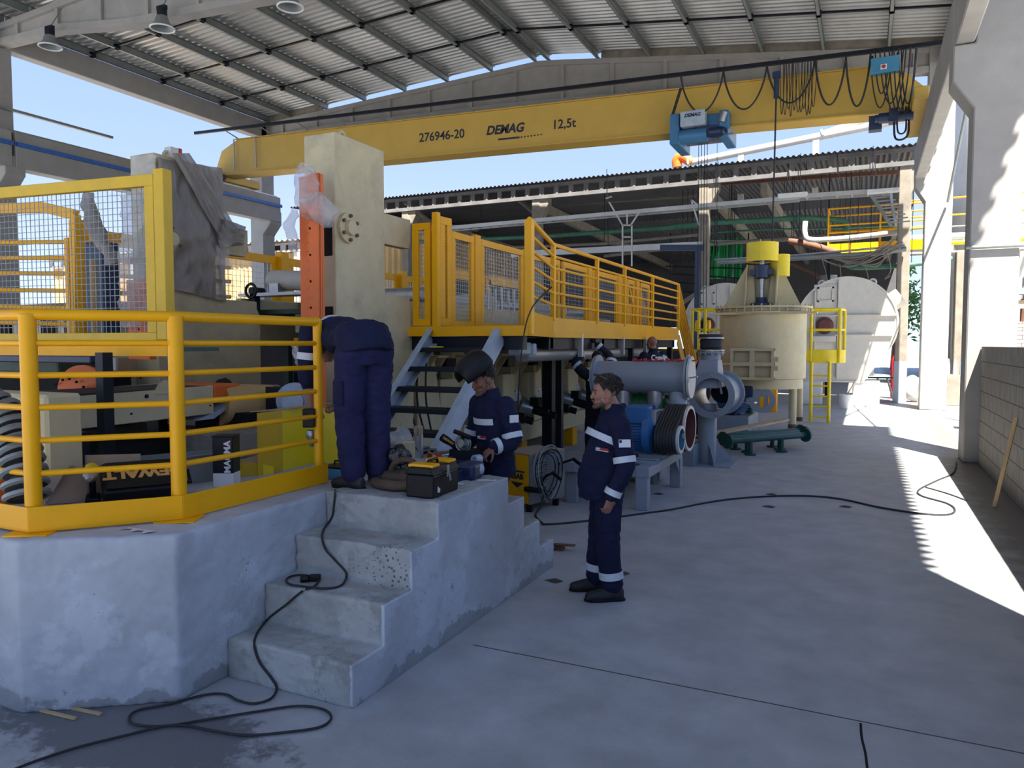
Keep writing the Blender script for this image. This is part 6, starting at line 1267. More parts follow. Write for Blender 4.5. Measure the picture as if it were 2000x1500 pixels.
# cardboard, steel channel, case, can, drill
cb_ = thing('cardboard_box', 'torn flat cardboard box behind the first railing bay', 'box', (-4.7, 3.1, .9))
a, b, c = aD(88, 985, 4.6), aD(170, 985, 4.7), aD(176, 925, 4.9)
za = .905
MB().prism([(a.x, a.y, za), (b.x, b.y, za), (b.x, b.y, za+.19), ((a.x+b.x)/2+.05, (a.y+b.y)/2, za+.24), ((a.x+b.x)/2, (a.y+b.y)/2, za+.21), (a.x+.12, a.y+.05, za+.20), (a.x+.03, a.y, za+.17)], (-.02, .03, 0)).build('front_flap', 'card', cb_)
MB().prism([(b.x, b.y, za), (b.x+.08, b.y+.35, za), (b.x+.08, b.y+.35, za+.22), (b.x, b.y, za+.19)], (.006, 0, 0)).build('side_flap', 'card', cb_)
MB().prism([(a.x-.3, a.y+.35, za), (b.x+.05, b.y+.35, za), (b.x+.05, b.y+.35, za+.26), (a.x-.3, a.y+.35, za+.24)], (0, .006, 0)).build('back_flap', 'card', cb_)
ch = thing('steel_channel', 'long light grey sheet steel channel lying behind the black case', 'steel channel', (-4.5, 3.6, .9))
a, b = PZ_(192, 985), PZ_(415, 958); a.z = b.z = 0; d = (b-a).normalized(); nrm = Vector((-d.y, d.x, 0)); za = .902
A_, B_ = a+nrm*.36, b+d*.25+nrm*.34; hA = .20
m = MB(); m.prism([A_+z_*za, B_+z_*za, B_+z_*(za+hA), A_+z_*(za+hA-.02)], nrm*.01); m.build('front_wall', 'galvd', ch)
m = MB(); m.prism([A_+nrm*.22+z_*za, B_+nrm*.22+z_*za, B_+nrm*.22+z_*(za+hA), A_+nrm*.22+z_*(za+hA)], nrm*.01); m.build('back_wall', 'galvd', ch); m = MB(); m.bar(A_+z_*(za+hA-.015), B_+z_*(za+hA), .035, .008); m.build('lip', 'steel', ch)
cs = thing('tool_case', 'black plastic tool case with orange lettering behind the railing', 'case', (-4.1, 3.1, .9))
A_, B_ = PZ_(203, 992)+Vector((0, 0, 0)), PZ_(368, 975); A_.z = B_.z = 0; d = (B_-A_).normalized(); n_ = Vector((-d.y, d.x, 0)); W_ = (B_-A_).length
fm = frame(A_+z_*.903+n_*.06, d, (n_*.86+z_*.5)); MB().box((0, 0, 0), (W_, .30, .10), mt=fm).build('shell', 'black', cs, bevel=.02, seg=3)
MB().box((.02, .02, .10), (W_-.02, .28, .115), mt=fm).build('lid_panel', 'black', cs, bevel=.012, seg=2)
m = MB(); m.tube([fm @ Vector((W_-.04, .08, .06)), fm @ Vector((W_+.03, .08, .06)), fm @ Vector((W_+.03, .2, .06)), fm @ Vector((W_-.04, .2, .06))], .012, 8); m.build('handle', 'black', cs, smooth=True)
text('lettering', 'DEWALT', .115, 'txty', frame(fm @ Vector((W_*.5, .15, .117)), -d, -(n_*.86+z_*.5)), cs, bold=.006, ext=.001)
p = PZ_(436, 953); cn = thing('oil_can', 'tall black and white rectangular can standing behind the railing', 'can', (p.x, p.y, .9))
W_, H_ = .145, .355; fm = frame(Vector((p.x, p.y, .902)), Vector((.89, .40, 0)), Vector((-.40, .89, 0)))
MB().box((-W_/2, 0, .10), (W_/2, .13, H_), mt=fm).build('upper_wrap', 'blacks', cn, bevel=.004); MB().box((-W_/2, 0, 0), (W_/2, .13, .10), mt=fm).build('lower_wrap', 'white', cn, bevel=.004)
MB().box((-W_/2-.003, -.003, H_), (W_/2+.003, .133, H_+.008), mt=fm).build('lid_rim', 'black', cn); MB().box((.01, -.002, .30), (.06, -.0005, .315), mt=fm).build('red_mark', 'txtr', cn)
text('lettering', 'MAGMA', .062, 'txtw', frame(fm @ Vector((.035, -.002, .215)), (0, 0, 1), (-.89, -.40, 0)), cn, bold=.002, ext=.0006)
MB().prism([fm @ Vector(v) for v in ((.0, -.002, .20), (.015, -.002, .20), (.015, -.002, .23))], fm.to_3x3() @ Vector((0, .001, 0))).build('orange_mark', 'txty', cn)
def drill(name, lb, o, fwd, up, s=1.0):
    t = thing(name, lb, 'drill', tuple(o)); fm = frame(Vector(o), fwd, up)   # x forwards, y up
    g = lambda *a: fm @ Vector(a)
    MB().lathe(g(-.09*s, 0, 0), fm.to_3x3() @ Vector((1, 0, 0)), [(0, 0), (.03*s, .005), (.036*s, .03), (.036*s, .10), (.03*s, .12), (0, .12)], 20).build('motor_housing', 'lemon', t, smooth=True)
    MB().lathe(g(.03*s, 0, 0), fm.to_3x3() @ Vector((1, 0, 0)), [(.03*s, 0), (.034*s, .02), (.034*s, .05), (.022*s, .07), (.022*s, .10), (.012, .12), (0, .12)], 20).build('chuck', 'steel', t, smooth=True)
    MB().bar(g(-.05*s, -.02*s, 0), g(-.075*s, -.15*s, 0), .032*s, .045*s).build('grip', 'black', t, bevel=.008, seg=2); MB().box((-.12*s, -.21*s, -.035*s), (-.01*s, -.15*s, .035*s), mt=fm).build('battery', 'black', t, bevel=.008, seg=2)
    MB().box((-.04*s, -.06*s, -.008*s), (-.025*s, -.03*s, .008*s), mt=fm).build('trigger', 'txtr', t)
    return t
p = aD(178, 930, 4.55); drill('cordless_drill', 'yellow and black cordless drill standing between cardboard and steel channel', Vector((p.x, p.y, 1.115)), Vector((.75, -.6, -.12)), (0, 0, 1), 1.15)
# yellow sheet metal guards
yb = thing('yellow_cover', 'large yellow sheet metal cover with grey lid standing before the bending worker', 'machine cover', (-4.1, 4.6, .9))
A_, B_, C_ = PZ_(504, 931), PZ_(553, 920), PZ_(612, 905); zt_ = aD(553, 800, 6.4).z
for v in (A_, B_, C_): v.z = 0
zt_ = 1.9-(802-672)*((B_-CP).dot(FW))/1450*.98
MB().prism([A_+z_*.902, B_+z_*.902, B_+z_*zt_, A_+z_*zt_], Vector((-.004, .01, 0))).build('left_panel', 'olive', yb); MB().prism([B_+z_*.902, C_+z_*.902, C_+z_*zt_, B_+z_*zt_], Vector((-.004, .01, 0))).build('front_panel', 'lemon', yb)
D_ = C_+Vector((.35, .18, 0)); MB().prism([C_+z_*.902, D_+z_*.902, D_+z_*(zt_-.08), C_+z_*zt_], Vector((-.004, .01, 0))).build('side_panel', 'lemon', yb)
MB().prism([A_+Vector((-.1, .03, zt_)), B_+Vector((0, -.02, zt_)), C_+Vector((.12, 0, zt_+.02)), C_+Vector((.1, .5, zt_+.02)), A_+Vector((-.1, .5, zt_))], (0, 0, .006)).build('lid', 'card', yb)
t = thing('yellow_tray', 'low open yellow sheet metal tray beside the black and white can', 'tray', tuple(PZ_(475, 930)))
a = PZ_(462, 933); b = PZ_(502, 930); a.z = b.z = 0
MB().prism([a+z_*.902, b+z_*.902, b+z_*1.0, a+z_*1.02], Vector((0, .006, 0))).build('front_lip', 'olive', t); MB().prism([a+z_*1.02, b+z_*1.0, b+Vector((-.1, .35, 1.0)), a+Vector((-.1, .35, 1.02))], (0, 0, .005)).build('top', 'card', t)
MB().prism([b+z_*.902, b+Vector((.05, .12, .902)), b+Vector((.05, .12, .96)), b+z_*1.0], (.004, 0, 0)).build('end_lip', 'lemon', t)
# blue box beside the worker's feet
p = PZ_(648, 938); t = thing('blue_case', 'small blue plastic case with black handle left of the bending worker feet', 'case', (p.x, p.y+.1, .9))
MB().box((p.x-.10, p.y+.0, .902), (p.x+.10, p.y+.18, .985)).build('body', 'boxblue', t, bevel=.01, seg=2); MB().box((p.x-.10, p.y+.0, .985), (p.x+.10, p.y+.18, 1.0)).build('lid', 'black', t, bevel=.004); MB().tube([(p.x-.05, p.y+.09, 1.0), (p.x-.04, p.y+.09, 1.03), (p.x+.04, p.y+.09, 1.03), (p.x+.05, p.y+.09, 1.0)], .007, 6).build('handle', 'black', t, smooth=True); MB().box((p.x-.06, p.y-.002, .94), (p.x-.03, p.y+.001, .965)).build('label_plate', 'white', t)
# ================= tools on the landing =================
LZ = .917
g0 = aZ(850, 975, LZ); tb = thing('tool_box', 'black plastic tool box with two yellow lid organisers at the edge of the landing', 'tool box', (g0.x, g0.y, LZ))
a = aZ(806, 968, LZ); b = aZ(846, 976, LZ); c = aZ(893, 957, LZ)
d1 = (c-b); d1.z = 0; L1 = d1.length; d1.normalize(); n1 = Vector((-d1.y, d1.x, 0)); 
fm = frame(b, d1, n1); DP = .20; L1 = .36
b2 = b+d1*(-.0); HH = .15
MB().box((0, 0, .002), (L1, DP, HH), mt=fm).build('body', 'black', tb, bevel=.012, seg=2)
m = MB(); m.prism([fm @ Vector(v) for v in ((-.008, -.008, HH+.002), (-.008, DP+.008, HH+.002), (-.008, DP*.85, HH+.05), (-.008, DP*.15, HH+.05))], d1*(L1+.016)); m.build('lid', 'black', tb, bevel=.008, seg=2)
for x0 in (.015, L1-.115): MB().box((x0, .01, HH+.045), (x0+.10, DP-.01, HH+.066), mt=fm).build('yellow_organiser', 'yellow', tb, bevel=.006, seg=2)
for x0 in (L1*.5,): 
    MB().box((x0-.012, -.02, HH-.03), (x0+.012, -.008, HH+.045), mt=fm).build('latch', 'steel', tb, bevel=.003)
    MB().tube([fm @ Vector((x0+.0, -.025, HH-.005)), fm @ Vector((x0+.012, -.03, HH-.05)), fm @ Vector((x0-.004, -.03, HH-.055)), fm @ Vector((x0, -.025, HH-.01))], .004, 6).build('padlock', 'steel', tb)
m = MB(); m.tube([fm @ Vector(v) for v in ((L1*.3, DP*.5, HH+.05), (L1*.35, DP*.5, HH+.075), (L1*.65, DP*.5, HH+.075), (L1*.7, DP*.5, HH+.05))], .01, 8); m.build('handle', 'black', tb, smooth=True)
m = MB(); m.add([fm @ Vector(v) for v in ((.055, -.002, .035), (.085, -.002, .03), (.095, -.002, .05), (.075, -.002, .065), (.06, -.002, .075))], [(0, 1, 2, 3, 4)]); m.build('white_sticker', 'white', tb)
# blue tray case with transparent mask
p = aZ(908, 945, LZ); t = thing('blue_tool_tray', 'open dark blue plastic tray right of the tool box', 'tray', (p.x, p.y, LZ)); fm = frame(Vector((p.x-.06, p.y, LZ+.002)), d1, n1)
m = MB(); W_, D_, H_, e = .34, .22, .10, .008
m.box((0, 0, 0), (W_, D_, .01), mt=fm).box((0, 0, 0), (W_, e, H_*.8), mt=fm).box((0, D_-e, 0), (W_, D_, H_*1.3), mt=fm).box((0, 0, 0), (e, D_, H_), mt=fm).box((W_-e, 0, 0), (W_, D_, H_), mt=fm); m.build('tray', 'blued', t, bevel=.003)
t = thing('grinder_shroud', 'scuffed grey grinder guard box with hose connector lying on the blue tray', 'tool', tuple(fm @ Vector((.2, -.05, 0))))
m = MB(); m.box((.10, -.08, .0), (.30, .07, .12), mt=fm); m.build('housing', 'blued', t, bevel=.03, seg=3); m = MB(); m.ball(fm @ Vector((.235, -.045, .065)), .05, 14, 10, (1.1, .9, 1.0)); m.build('scuffed_window', 'greyl', t, smooth=True)
MB().lathe(fm @ Vector((.30, .01, .12)), d1*1.0-n1*.3, [(.02, 0), (.036, 0), (.036, .06), (.028, .06), (.028, 0)], 18).build('hose_collar', 'greyl', t, smooth=True); MB().box((.30, -.03, .03), (.37, .02, .09), mt=fm).build('clip', 'boxblue', t, bevel=.01)
# canvas bag
M['sack'] = mat('glossy_black_film', (.008, .008, .01), .18, bump=1.0, bscale=18)
p = aZ(775, 955, LZ); t = thing('canvas_bag', 'open brown canvas tool bag between the worker boots and the tool box', 'bag', (p.x, p.y, LZ))
def blobmesh(c, r, sc, seed, amp=.02, n=28, m_=18):
    mb = MB(); mb.ball(c, r, n, m_, sc); mb.v = [v+(v-Vector(c)).normalized()*(noise.noise(v*9+Vector((seed, 0, 0)))*amp*1.5+noise.noise(v*25+Vector((0, seed, 0)))*amp*.5) for v in mb.v]; return mb
m = MB(); m.tube(spline([Vector((p.x-.17, p.y-.02, LZ+.035)), Vector((p.x-.02, p.y-.09, LZ+.04)), Vector((p.x+.16, p.y-.03, LZ+.045)), Vector((p.x+.20, p.y+.12, LZ+.045))], 8), .036, 12); m.v = [Vector((v.x, v.y, max(v.z*1.0+noise.noise(v*12)*.012, LZ+.002))) for v in m.v]; m.build('rim_roll', 'leather', t, smooth=True)
blobmesh((p.x+.0, p.y+.07, LZ+.06), .12, (1.4, .9, .5), 3).build('body', 'leather', t, smooth=True)
m = MB(); m.tube(spline([Vector((p.x-.12, p.y+.08, LZ+.05)), Vector((p.x-.04, p.y+.04, LZ+.17)), Vector((p.x+.08, p.y+.06, LZ+.19)), Vector((p.x+.16, p.y+.1, LZ+.08))], 8), [.02]*25, 8); m.build('strap', 'leather', t, smooth=True)
for (px, py, r_, sc, m_, nm, lb, ct, d_) in ((782, 880, .085, (1.0, .8, 1.5), 'sack', 'plastic_sack', 'crumpled black plastic sack right of the worker knees', 'sack', 5.2), (784, 853, .085, (1.0, .9, 1.2), 'filmc', 'clear_bag', 'crumpled clear plastic bag behind the black sack', 'bag', 6.3)):
    q_ = aD(px, py, d_); q_.z = .917+r_*sc[2]*.95
    if nm == 'clear_bag': q_.z = aD(px, py, d_).z
    blobmesh(q_, r_, sc, px, .05).build(nm, m_, smooth=60, label=lb, cat=ct)
p = aZ(792, 908, LZ); MB().box((p.x-.04, p.y, LZ+.001), (p.x+.05, p.y+.08, LZ+.19)).build('sponge_block', 'creamd', bevel=.01, label='pale yellow foam block behind the canvas bag', cat='block')
# electrode tin with rods
p = aZ(817, 894, .9); t = thing('electrode_tin', 'steel tin full of welding rods standing on the platform before the steel stairs', 'tin', (p.x, p.y, .9)); T0 = Vector((p.x, p.y, 0))
MB().lathe(T0+z_*.902, z_, [(0, 0), (.045, 0), (.045, .20), (.041, .20), (.041, .02)], 24).build('tin', 'steel', t, smooth=True); random.seed(2)
for i in range(20):
    a_ = random.random()*6.28; r_ = .034*random.random()**.5; q_ = T0+Vector((r_*cos(a_), r_*sin(a_), .93)); MB().tube([q_, q_+Vector((r_*cos(a_)*.3, r_*sin(a_)*.3, .24+.015*random.random()))], .0045, 6).build('welding_rod', 'wood2', t)
m = MB(); m.tube(spline([T0+Vector((-.03, -.047, .98)), T0+Vector((-.01, -.05, .95)), T0+Vector((.0, -.05, 1.0)), T0+Vector((.025, -.047, .96))], 5), .003, 5); m.build('painted_mark', 'black', t)
MB().box((T0.x+.08, T0.y+.02, .902), (T0.x+.17, T0.y+.1, .94)).build('small_box', 'red', label='small red box right of the electrode tin', cat='box')
# angle grinder
gd = thing('angle_grinder', 'black angle grinder with yellow lettering resting at the foot of the stairs', 'grinder', tuple(aD(880, 870, 6.0)))
a, b = aD(862, 853, 6.0), aD(893, 873, 5.95); MB().lathe(a, b-a, [(0, 0), (.032, .004), (.033, .05), (.026, .10), (.03, .17), (0, .17)], 18).build('body', 'black', gd, smooth=True)
text('lettering', 'DEWALT', .026, 'txty', frame(a+(b-a)*.5+Vector((.012, -.034, .012)), (b-a), (0, 0, 1)), gd, bold=.001, ext=.001)
a2, b2 = aD(887, 842, 5.9), aD(920, 855, 5.85); MB().tube([a2, b2], .018, 12).build('side_handle', 'black', gd, smooth=True)
g_ = aD(905, 867, 5.9); MB().lathe(g_, Vector((-.3, -.9, .2)), [(0, -.03), (.035, -.03), (.04, .0), (.035, .03), (0, .03)], 20).build('gear_head', 'steel', gd, smooth=True)
for r_ in (.06, .045): m = MB(); u_ = Vector((1, .3, 0)).normalized(); m.tube([g_+(u_*cos(t_)+z_*sin(t_))*r_ for t_ in [2*pi*k/24 for k in range(24)]], .006, 6, closed=True); m.build('guard_ring', 'steel', gd, smooth=True)
MB().bar(b, g_, .03, .03).bar(a2+(b2-a2)*.5, g_, .02, .02).build('bracket', 'blacks', gd)
MB().box((g_.x-.12, g_.y-.02, .902), (g_.x+.16, g_.y+.14, g_.z-.05)).build('rest_block', 'blacks', label='dark steel offcut under the angle grinder', cat='steel offcut')
# hand tools scattered on the platform corner
random.seed(9)
ht_ = [((800, 893), (846, 884), .012, 'blacks', 'pliers', 'dark pliers on the landing behind the tool box'), ((840, 893), (875, 886), .016, 'rust', 'hammer', 'brown wooden handle of a hammer lying on the landing'), ((836, 885), (862, 905), .012, 'wood', 'wooden_stick', 'short pale wooden stick leaning toward the tool box'), ((820, 880), (885, 873), .010, 'steel', 'chain', 'length of grey steel chain lying before the stringer'), ((862, 892), (895, 887), .009, 'steel', 'chisel', 'thin steel chisel lying right of the hammer handle')]
for a, b, r_, m_, nm, lb in ht_:
    A_, B_ = aZ(*a, LZ), aZ(*b, LZ); A_.z = B_.z = LZ+r_+.001; m = MB()
    if nm == 'chain':
        for k in range(12):
            c_ = A_+(B_-A_)*(k/11); m.tube([c_+Vector((.022*cos(t_), .014*sin(t_), .004*(k % 2))) for t_ in [2*pi*j/10 for j in range(10)]], .005, 5, closed=True)
    else: m.tube([A_, A_+(B_-A_)*.5, B_], [r_, r_*1.1, r_*.8], 10)
    m.build(nm, m_, smooth=True, label=lb, cat=nm.replace('_', ' '))
MB().box((-2.95, 4.45, LZ), (-2.55, 4.75, LZ+.003), rz=.2).build('paper_sheet', 'white', label='white sheet of paper under the tools on the landing', cat='paper')
p = aZ(950, 938, LZ); MB().box((p.x-.07, p.y-.02, LZ), (p.x+.07, p.y+.03, LZ+.003), rz=.4).build('paper_scrap', 'white', label='narrow white paper strip at the far edge of the landing', cat='paper')
# ================= cable over the steps =================
cabp = [(655, 956, .92), (652, 985, None), (648, 1010, None), (630, 1040, .71), (634, 1070, None), (655, 1095, .60), (676, 1120, .475), (668, 1142, .475), (640, 1149, .475), (600, 1146, .475), (566, 1141, .475), (560, 1131, .475), (575, 1124, .475), (600, 1124, .475), (622, 1130, .475), (615, 1144, .475), (590, 1155, .475), (560, 1180, .36), (520, 1212, .245), (497, 1250, .245), (505, 1290, .16), (530, 1325, .05), (540, 1345, .012), (528, 1365, .012), (495, 1374, .012), (465, 1368, .012), (440, 1356, .012), (400, 1357, .012), (330, 1375, .012), (270, 1387, .012), (252, 1402, .012), (265, 1415, .012), (320, 1418, .012), (400, 1406, .012), (500, 1390, .012), (580, 1379, .012), (630, 1385, .012), (647, 1402, .012), (625, 1420, .012), (560, 1430, .012), (480, 1436, .012), (420, 1428, .012), (360, 1417, .012), (310, 1420, .012), (250, 1435, .012), (150, 1460, .012), (60, 1490, .012), (0, 1515, .012)]
def stepz(px, py):                                    # first stair or floor surface the line of sight meets
    r = ray(px, py)
    for (ya, za), (yb, zb) in zip(prof, prof[1:]):
        pass
    best = None
    for (y, z), (y2, z2) in zip(prof[:8], prof[1:8]):
        if y == y2: p = CP+r*((y-.012)/r.y); ok = z-1e-3 <= p.z <= z2+1e-3
        else: p = CP+r*((z+.012-HC)/r.z); ok = y-.02 <= p.y <= y2
        if ok and -3.24 < p.x < -2.37 and (best is None or p.y < best.y): best = p
    if best is None: best = CP+r*((.012-HC)/r.z)
    return best
pp2 = spline([Vector((x, y, 0)) for x, y, z in cabp], 7)
P = [stepz(v.x, v.y) for v in pp2]; P[0] = aZ(655, 957, .93)
MB().tube(P, .0068, 8).build('extension_cord', 'rubber', smooth=True, label='black cord running down the concrete steps and looping on the floor', cat='cord')
p = stepz(616, 1132); MB().box((p.x-.035, p.y-.02, p.z-.01), (p.x+.03, p.y+.02, p.z+.03), rz=.5).cyl((p.x-.03, p.y-.02, p.z+.01), (p.x-.075, p.y-.045, p.z+.005), .022, n=12).build('cord_plug', 'black', bevel=.004, label='black plug and socket on the second concrete step', cat='plug')
# wood slivers on the stained floor
for (px, py, ln, lb) in ((108, 1399, .13, 'reddish wood sliver at the foot of the platform'), (165, 1393, .10, 'second wood sliver at the foot of the platform')):
    p = aZ(px, py, 0); MB().bar((p.x-ln, p.y, .006), (p.x+ln, p.y+.02, .008), .018, .01).build('wood_sliver', 'wood', label=lb, cat='wood sliver')
t = thing('steel_bracket', 'rusty flat steel offcut on a block at the foot of the back steps', 'steel offcut', tuple(aZ(1093, 1075, 0))); p = aZ(1092, 1076, 0)
MB().box((p.x-.05, p.y, 0), (p.x+.03, p.y+.08, .05)).build('block', 'rust', t); MB().box((p.x-.06, p.y, .05), (p.x+.14, p.y+.06, .058), rz=.2).build('strip', 'rust', t)
# ================= welding machine =================
wd = thing('welding_machine', 'orange welding machine with a grille front and coiled cables behind the steps', 'welding machine', (-3.3, 7.5, 0))
a = aZ(1032, 1003, 0); fr0 = Vector((a.x+.0, a.y, 0)); H0, H1 = .10, .66
W_ = .42; LN = .62; dx = Vector((-.95, .30, 0)).normalized(); dy = Vector((.30, .95, 0)).normalized()
fm = frame(fr0, dx, dy)
m = MB(); m.box((0, 0, H0), (W_, LN, H1), mt=fm) if False else m.prism([fr0+z_*H0, fr0+dx*W_+z_*H0, fr0+dx*W_+z_*H1, fr0+z_*H1], dy*LN); m.build('cabinet', 'yellow', wd, bevel=.012)
bpy.data.objects['cabinet'] if False else None
m = MB(); m.prism([fr0-dy*.004+dx*(-.02)+z_*H1, fr0+dx*(W_+.01)+z_*H1, fr0+dx*(W_+.01)+dy*LN+z_*H1, fr0-dx*.02+dy*LN+z_*H1], (0, 0, .012)); m.build('top_sheet', 'card', wd)
m = MB(); e = -dx*.006; m.prism([fr0+e+z_*H0, fr0+e+dy*LN+z_*H0, fr0+e+dy*LN+z_*H1, fr0+e+z_*H1], -dx*.012); m.build('front_panel', 'galvd', wd)
m = MB()
for i in range(9):
    for j in range(4): c_ = fr0-dx*.02+dy*(.12+.045*j+.02*(i % 2))+z_*(.32+.028*i); m.bar(c_, c_+dy*.03+z_*.012, .004, .008)
m.build('grille_slots', 'dark', wd)
text('lettering', 'ESAB', .085, 'txt', frame(fr0+dx*.17-dy*.004+z_*.40, -dx, (0, 0, 1)), wd, bold=.003)
m = MB(); c_ = fr0+dx*.17-dy*.003; m.prism([c_+z_*.335+dx*.10, c_+z_*.335-dx*.10, c_+z_*.27], -dy*.001); m.build('badge_arrow', 'txt', wd); m = MB(); m.prism([c_+z_*.47+dx*.10, c_+z_*.47-dx*.10, c_+z_*.45-dx*.12, c_+z_*.45+dx*.12], -dy*.001); m.build('badge', 'txt', wd)
for s in (.05, W_-.05):
    for q_ in (.08, LN-.08): MB().box((-.03, -.03, 0), (.03, .03, H0), mt=Matrix.Translation(fr0+dx*s+dy*q_)).build('foot', 'blacks', wd)
m = MB(); m.tube(spline([fr0-dx*.02+dy*.2+z_*.30, fr0-dx*.16+dy*.1+z_*.42, fr0-dx*.34+dy*.05+z_*.50], 6), .014, 8); m.tube([fr0-dx*.30+dy*.06+z_*.49, fr0-dx*.45+dy*.02+z_*.44], .02, 10); m.build('handle_bar', 'black', wd, smooth=True)
m = MB(); m.tube([fr0-dx*.02+dy*.5+z_*.5, fr0-dx*.3+dy*.45+z_*.60], .014, 8).tube([fr0-dx*.28+dy*.45+z_*.595, fr0-dx*.42+dy*.42+z_*.545], .02, 10); m.build('handle_bar', 'black', wd, smooth=True)
wc = thing('coiled_cables', 'grey and black welding cables coiled over the welding machine front', 'cable', tuple(fr0)); random.seed(4)
for i in range(7):
    c_ = fr0-dx*(.07+.012*i)+dy*(.2+.05*random.random())+z_*(.42+.06*random.random()); ra, rb = .14+.07*random.random(), .22+.10*random.random()
    MB().tube([c_+dy*(ra*cos(t_))+z_*(rb*sin(t_))-dx*(.02*sin(2*t_)) for t_ in [2*pi*k/32 for k in range(32)]], .009 if i % 2 else .007, 7, closed=True).build('coil', 'galvd' if i % 2 else 'rubber', wc, smooth=True)
MB().tube(spline([fr0-dx*.12+dy*.15+z_*.3, fr0-dx*.14+dy*.05+z_*.1, fr0-dx*.15-dy*.05+z_*.012, aZ(1062, 1024, .012)], 8), .011, 7).build('coil', 'rubber', wc, smooth=True)
MB().lathe(fr0+dx*.02-dy*.03+z_*.28, -dx*1.0+z_*.04, [(0, 0), (.03, 0), (.035, .05), (.03, .2), (.035, .22), (0, .22)], 14).build('torch_handle', 'black', wc, smooth=True)
# ================= people =================
def loft(mb, secs, n=28):                             # secs: (centre, right-vector, forward-vector) elliptical sections
    vs = []
    for c, a, b in secs: vs += [c+a*cos(2*pi*k/n)+b*sin(2*pi*k/n) for k in range(n)]
    fs = []
    for i in range(len(secs)-1):
        for k in range(n): fs.append((i*n+k, i*n+(k+1) % n, (i+1)*n+(k+1) % n, (i+1)*n+k))
    fs += [tuple(range(n-1, -1, -1)), tuple((len(secs)-1)*n+k for k in range(n))]; return mb.add(vs, fs)
def limb(mb, pts, rr, n=16):
    P = spline(pts, 5); RR = []
    for i in range(len(P)):
        t = i/5; k = min(int(t), len(rr)-2); f = t-k; RR.append(rr[k]*(1-f)+rr[k+1]*f)
    mb.tube(P, RR, n); mb.ball(pts[0], rr[0]*.98, n, 10); mb.ball(pts[-1], rr[-1]*.98, n, 10)
def hand(mb, w, d, pn, curl=.5, s=1., thumb=1):       # w wrist, d direction, pn palm normal, thumb = side
    d = d.normalized(); pn = (pn-d*pn.dot(d)).normalized(); sd_ = d.cross(pn)*thumb; s *= .95
    loft(mb, [(w, sd_*.026*s, pn*.019*s), (w+d*.03*s, sd_*.034*s, pn*.017*s), (w+d*.085*s, sd_*.040*s, pn*.014*s), (w+d*.098*s, sd_*.034*s, pn*.010*s)], 16)
    for i, (off, ln, cu) in enumerate(((.030, .070, .8), (.011, .080, .95), (-.010, .074, 1.0), (-.030, .058, 1.15))):
        p = w+d*(.088-.004*abs(i-1))*s+sd_*off*s; a = curl*cu*.5; pts = [p-d*.02*s, p]
        for L in (.45, .32, .25):
            p = p+(d*cos(a)+pn*sin(a)+sd_*off*1.2)*ln*L*s; pts.append(p); a += curl*cu
        mb.tube(pts, [.0095*s, .0095*s, .0088*s, .0080*s, .0066*s], 8); mb.ball(pts[-1], .0066*s, 8, 6)
    p = w+d*.025*s+sd_*.028*s; pts = [p-sd_*.01*s, p+sd_*.022*s+d*.022*s+pn*.010*s, p+sd_*.034*s+d*.052*s+pn*(.016+.02*curl)*s, p+sd_*.030*s+d*.078*s+pn*(.02+.035*curl)*s]
    mb.tube(pts, [.014*s, .0125*s, .0105*s, .0085*s], 8); mb.ball(pts[-1], .0085*s, 8, 6)
def head(mb, c, f, u, s=1., fat=1.):                  # c centre of skull, f forward, u up
    f = f.normalized(); u = (u-f*u.dot(f)).normalized(); r = f.cross(u)
    g = lambda x, y, z: c+(r*x+f*y+u*z)*s
    def el(p, a, b, h, n=20, m_=14):
        vs = []; cc = g(*p)
        for j in range(m_+1):
            t = pi*j/m_
            for k in range(n): vs.append(cc+(r*(sin(t)*cos(2*pi*k/n)*a)+f*(sin(t)*sin(2*pi*k/n)*b)+u*(cos(t)*h))*s)
        mb.add(vs, [(j*n+k, j*n+(k+1) % n, (j+1)*n+(k+1) % n, (j+1)*n+k) for j in range(m_) for k in range(n)])
    el((0, -.012, .025), .074, .096, .088); el((0, .022, -.025), .062*fat, .072, .085); el((0, .040, -.075), .050*fat, .048, .042); el((0, .072, -.100), .022, .020, .018)
    for sx in (-1, 1):
        el((sx*.040, .058, -.030), .024, .024, .024); el((sx*.058*fat, .012, -.065), .018, .040, .030)
        el((sx*.078, -.008, -.022), .010, .021, .033); el((sx*.022, .083, .012), .022, .012, .008); el((sx*.011, .104, -.040), .010, .010, .008)
    mb.tube([g(0, .088, .010), g(0, .100, -.018), g(0, .109, -.034)], [.007*s, .009*s, .011*s], 10); el((0, .107, -.037), .011, .011, .009)
    el((0, .092, -.066), .024, .012, .0055); el((0, .089, -.077), .020, .012, .006)
    return g
def face_bits(t, g, hairm='hair', s=1., stubble=True, eyes_down=False):
    for sx in (-1, 1):
        MB().ball(g(sx*.031, .079, -.006), .0085*s, 10, 6, (1, 1, .55)).build('eye', 'lens', t, smooth=True)
        MB().tube([g(sx*.014, .094, .014), g(sx*.032, .091, .020), g(sx*.048, .078, .014)], [.003*s, .0045*s, .003*s], 6).build('eyebrow', hairm, t, smooth=True)
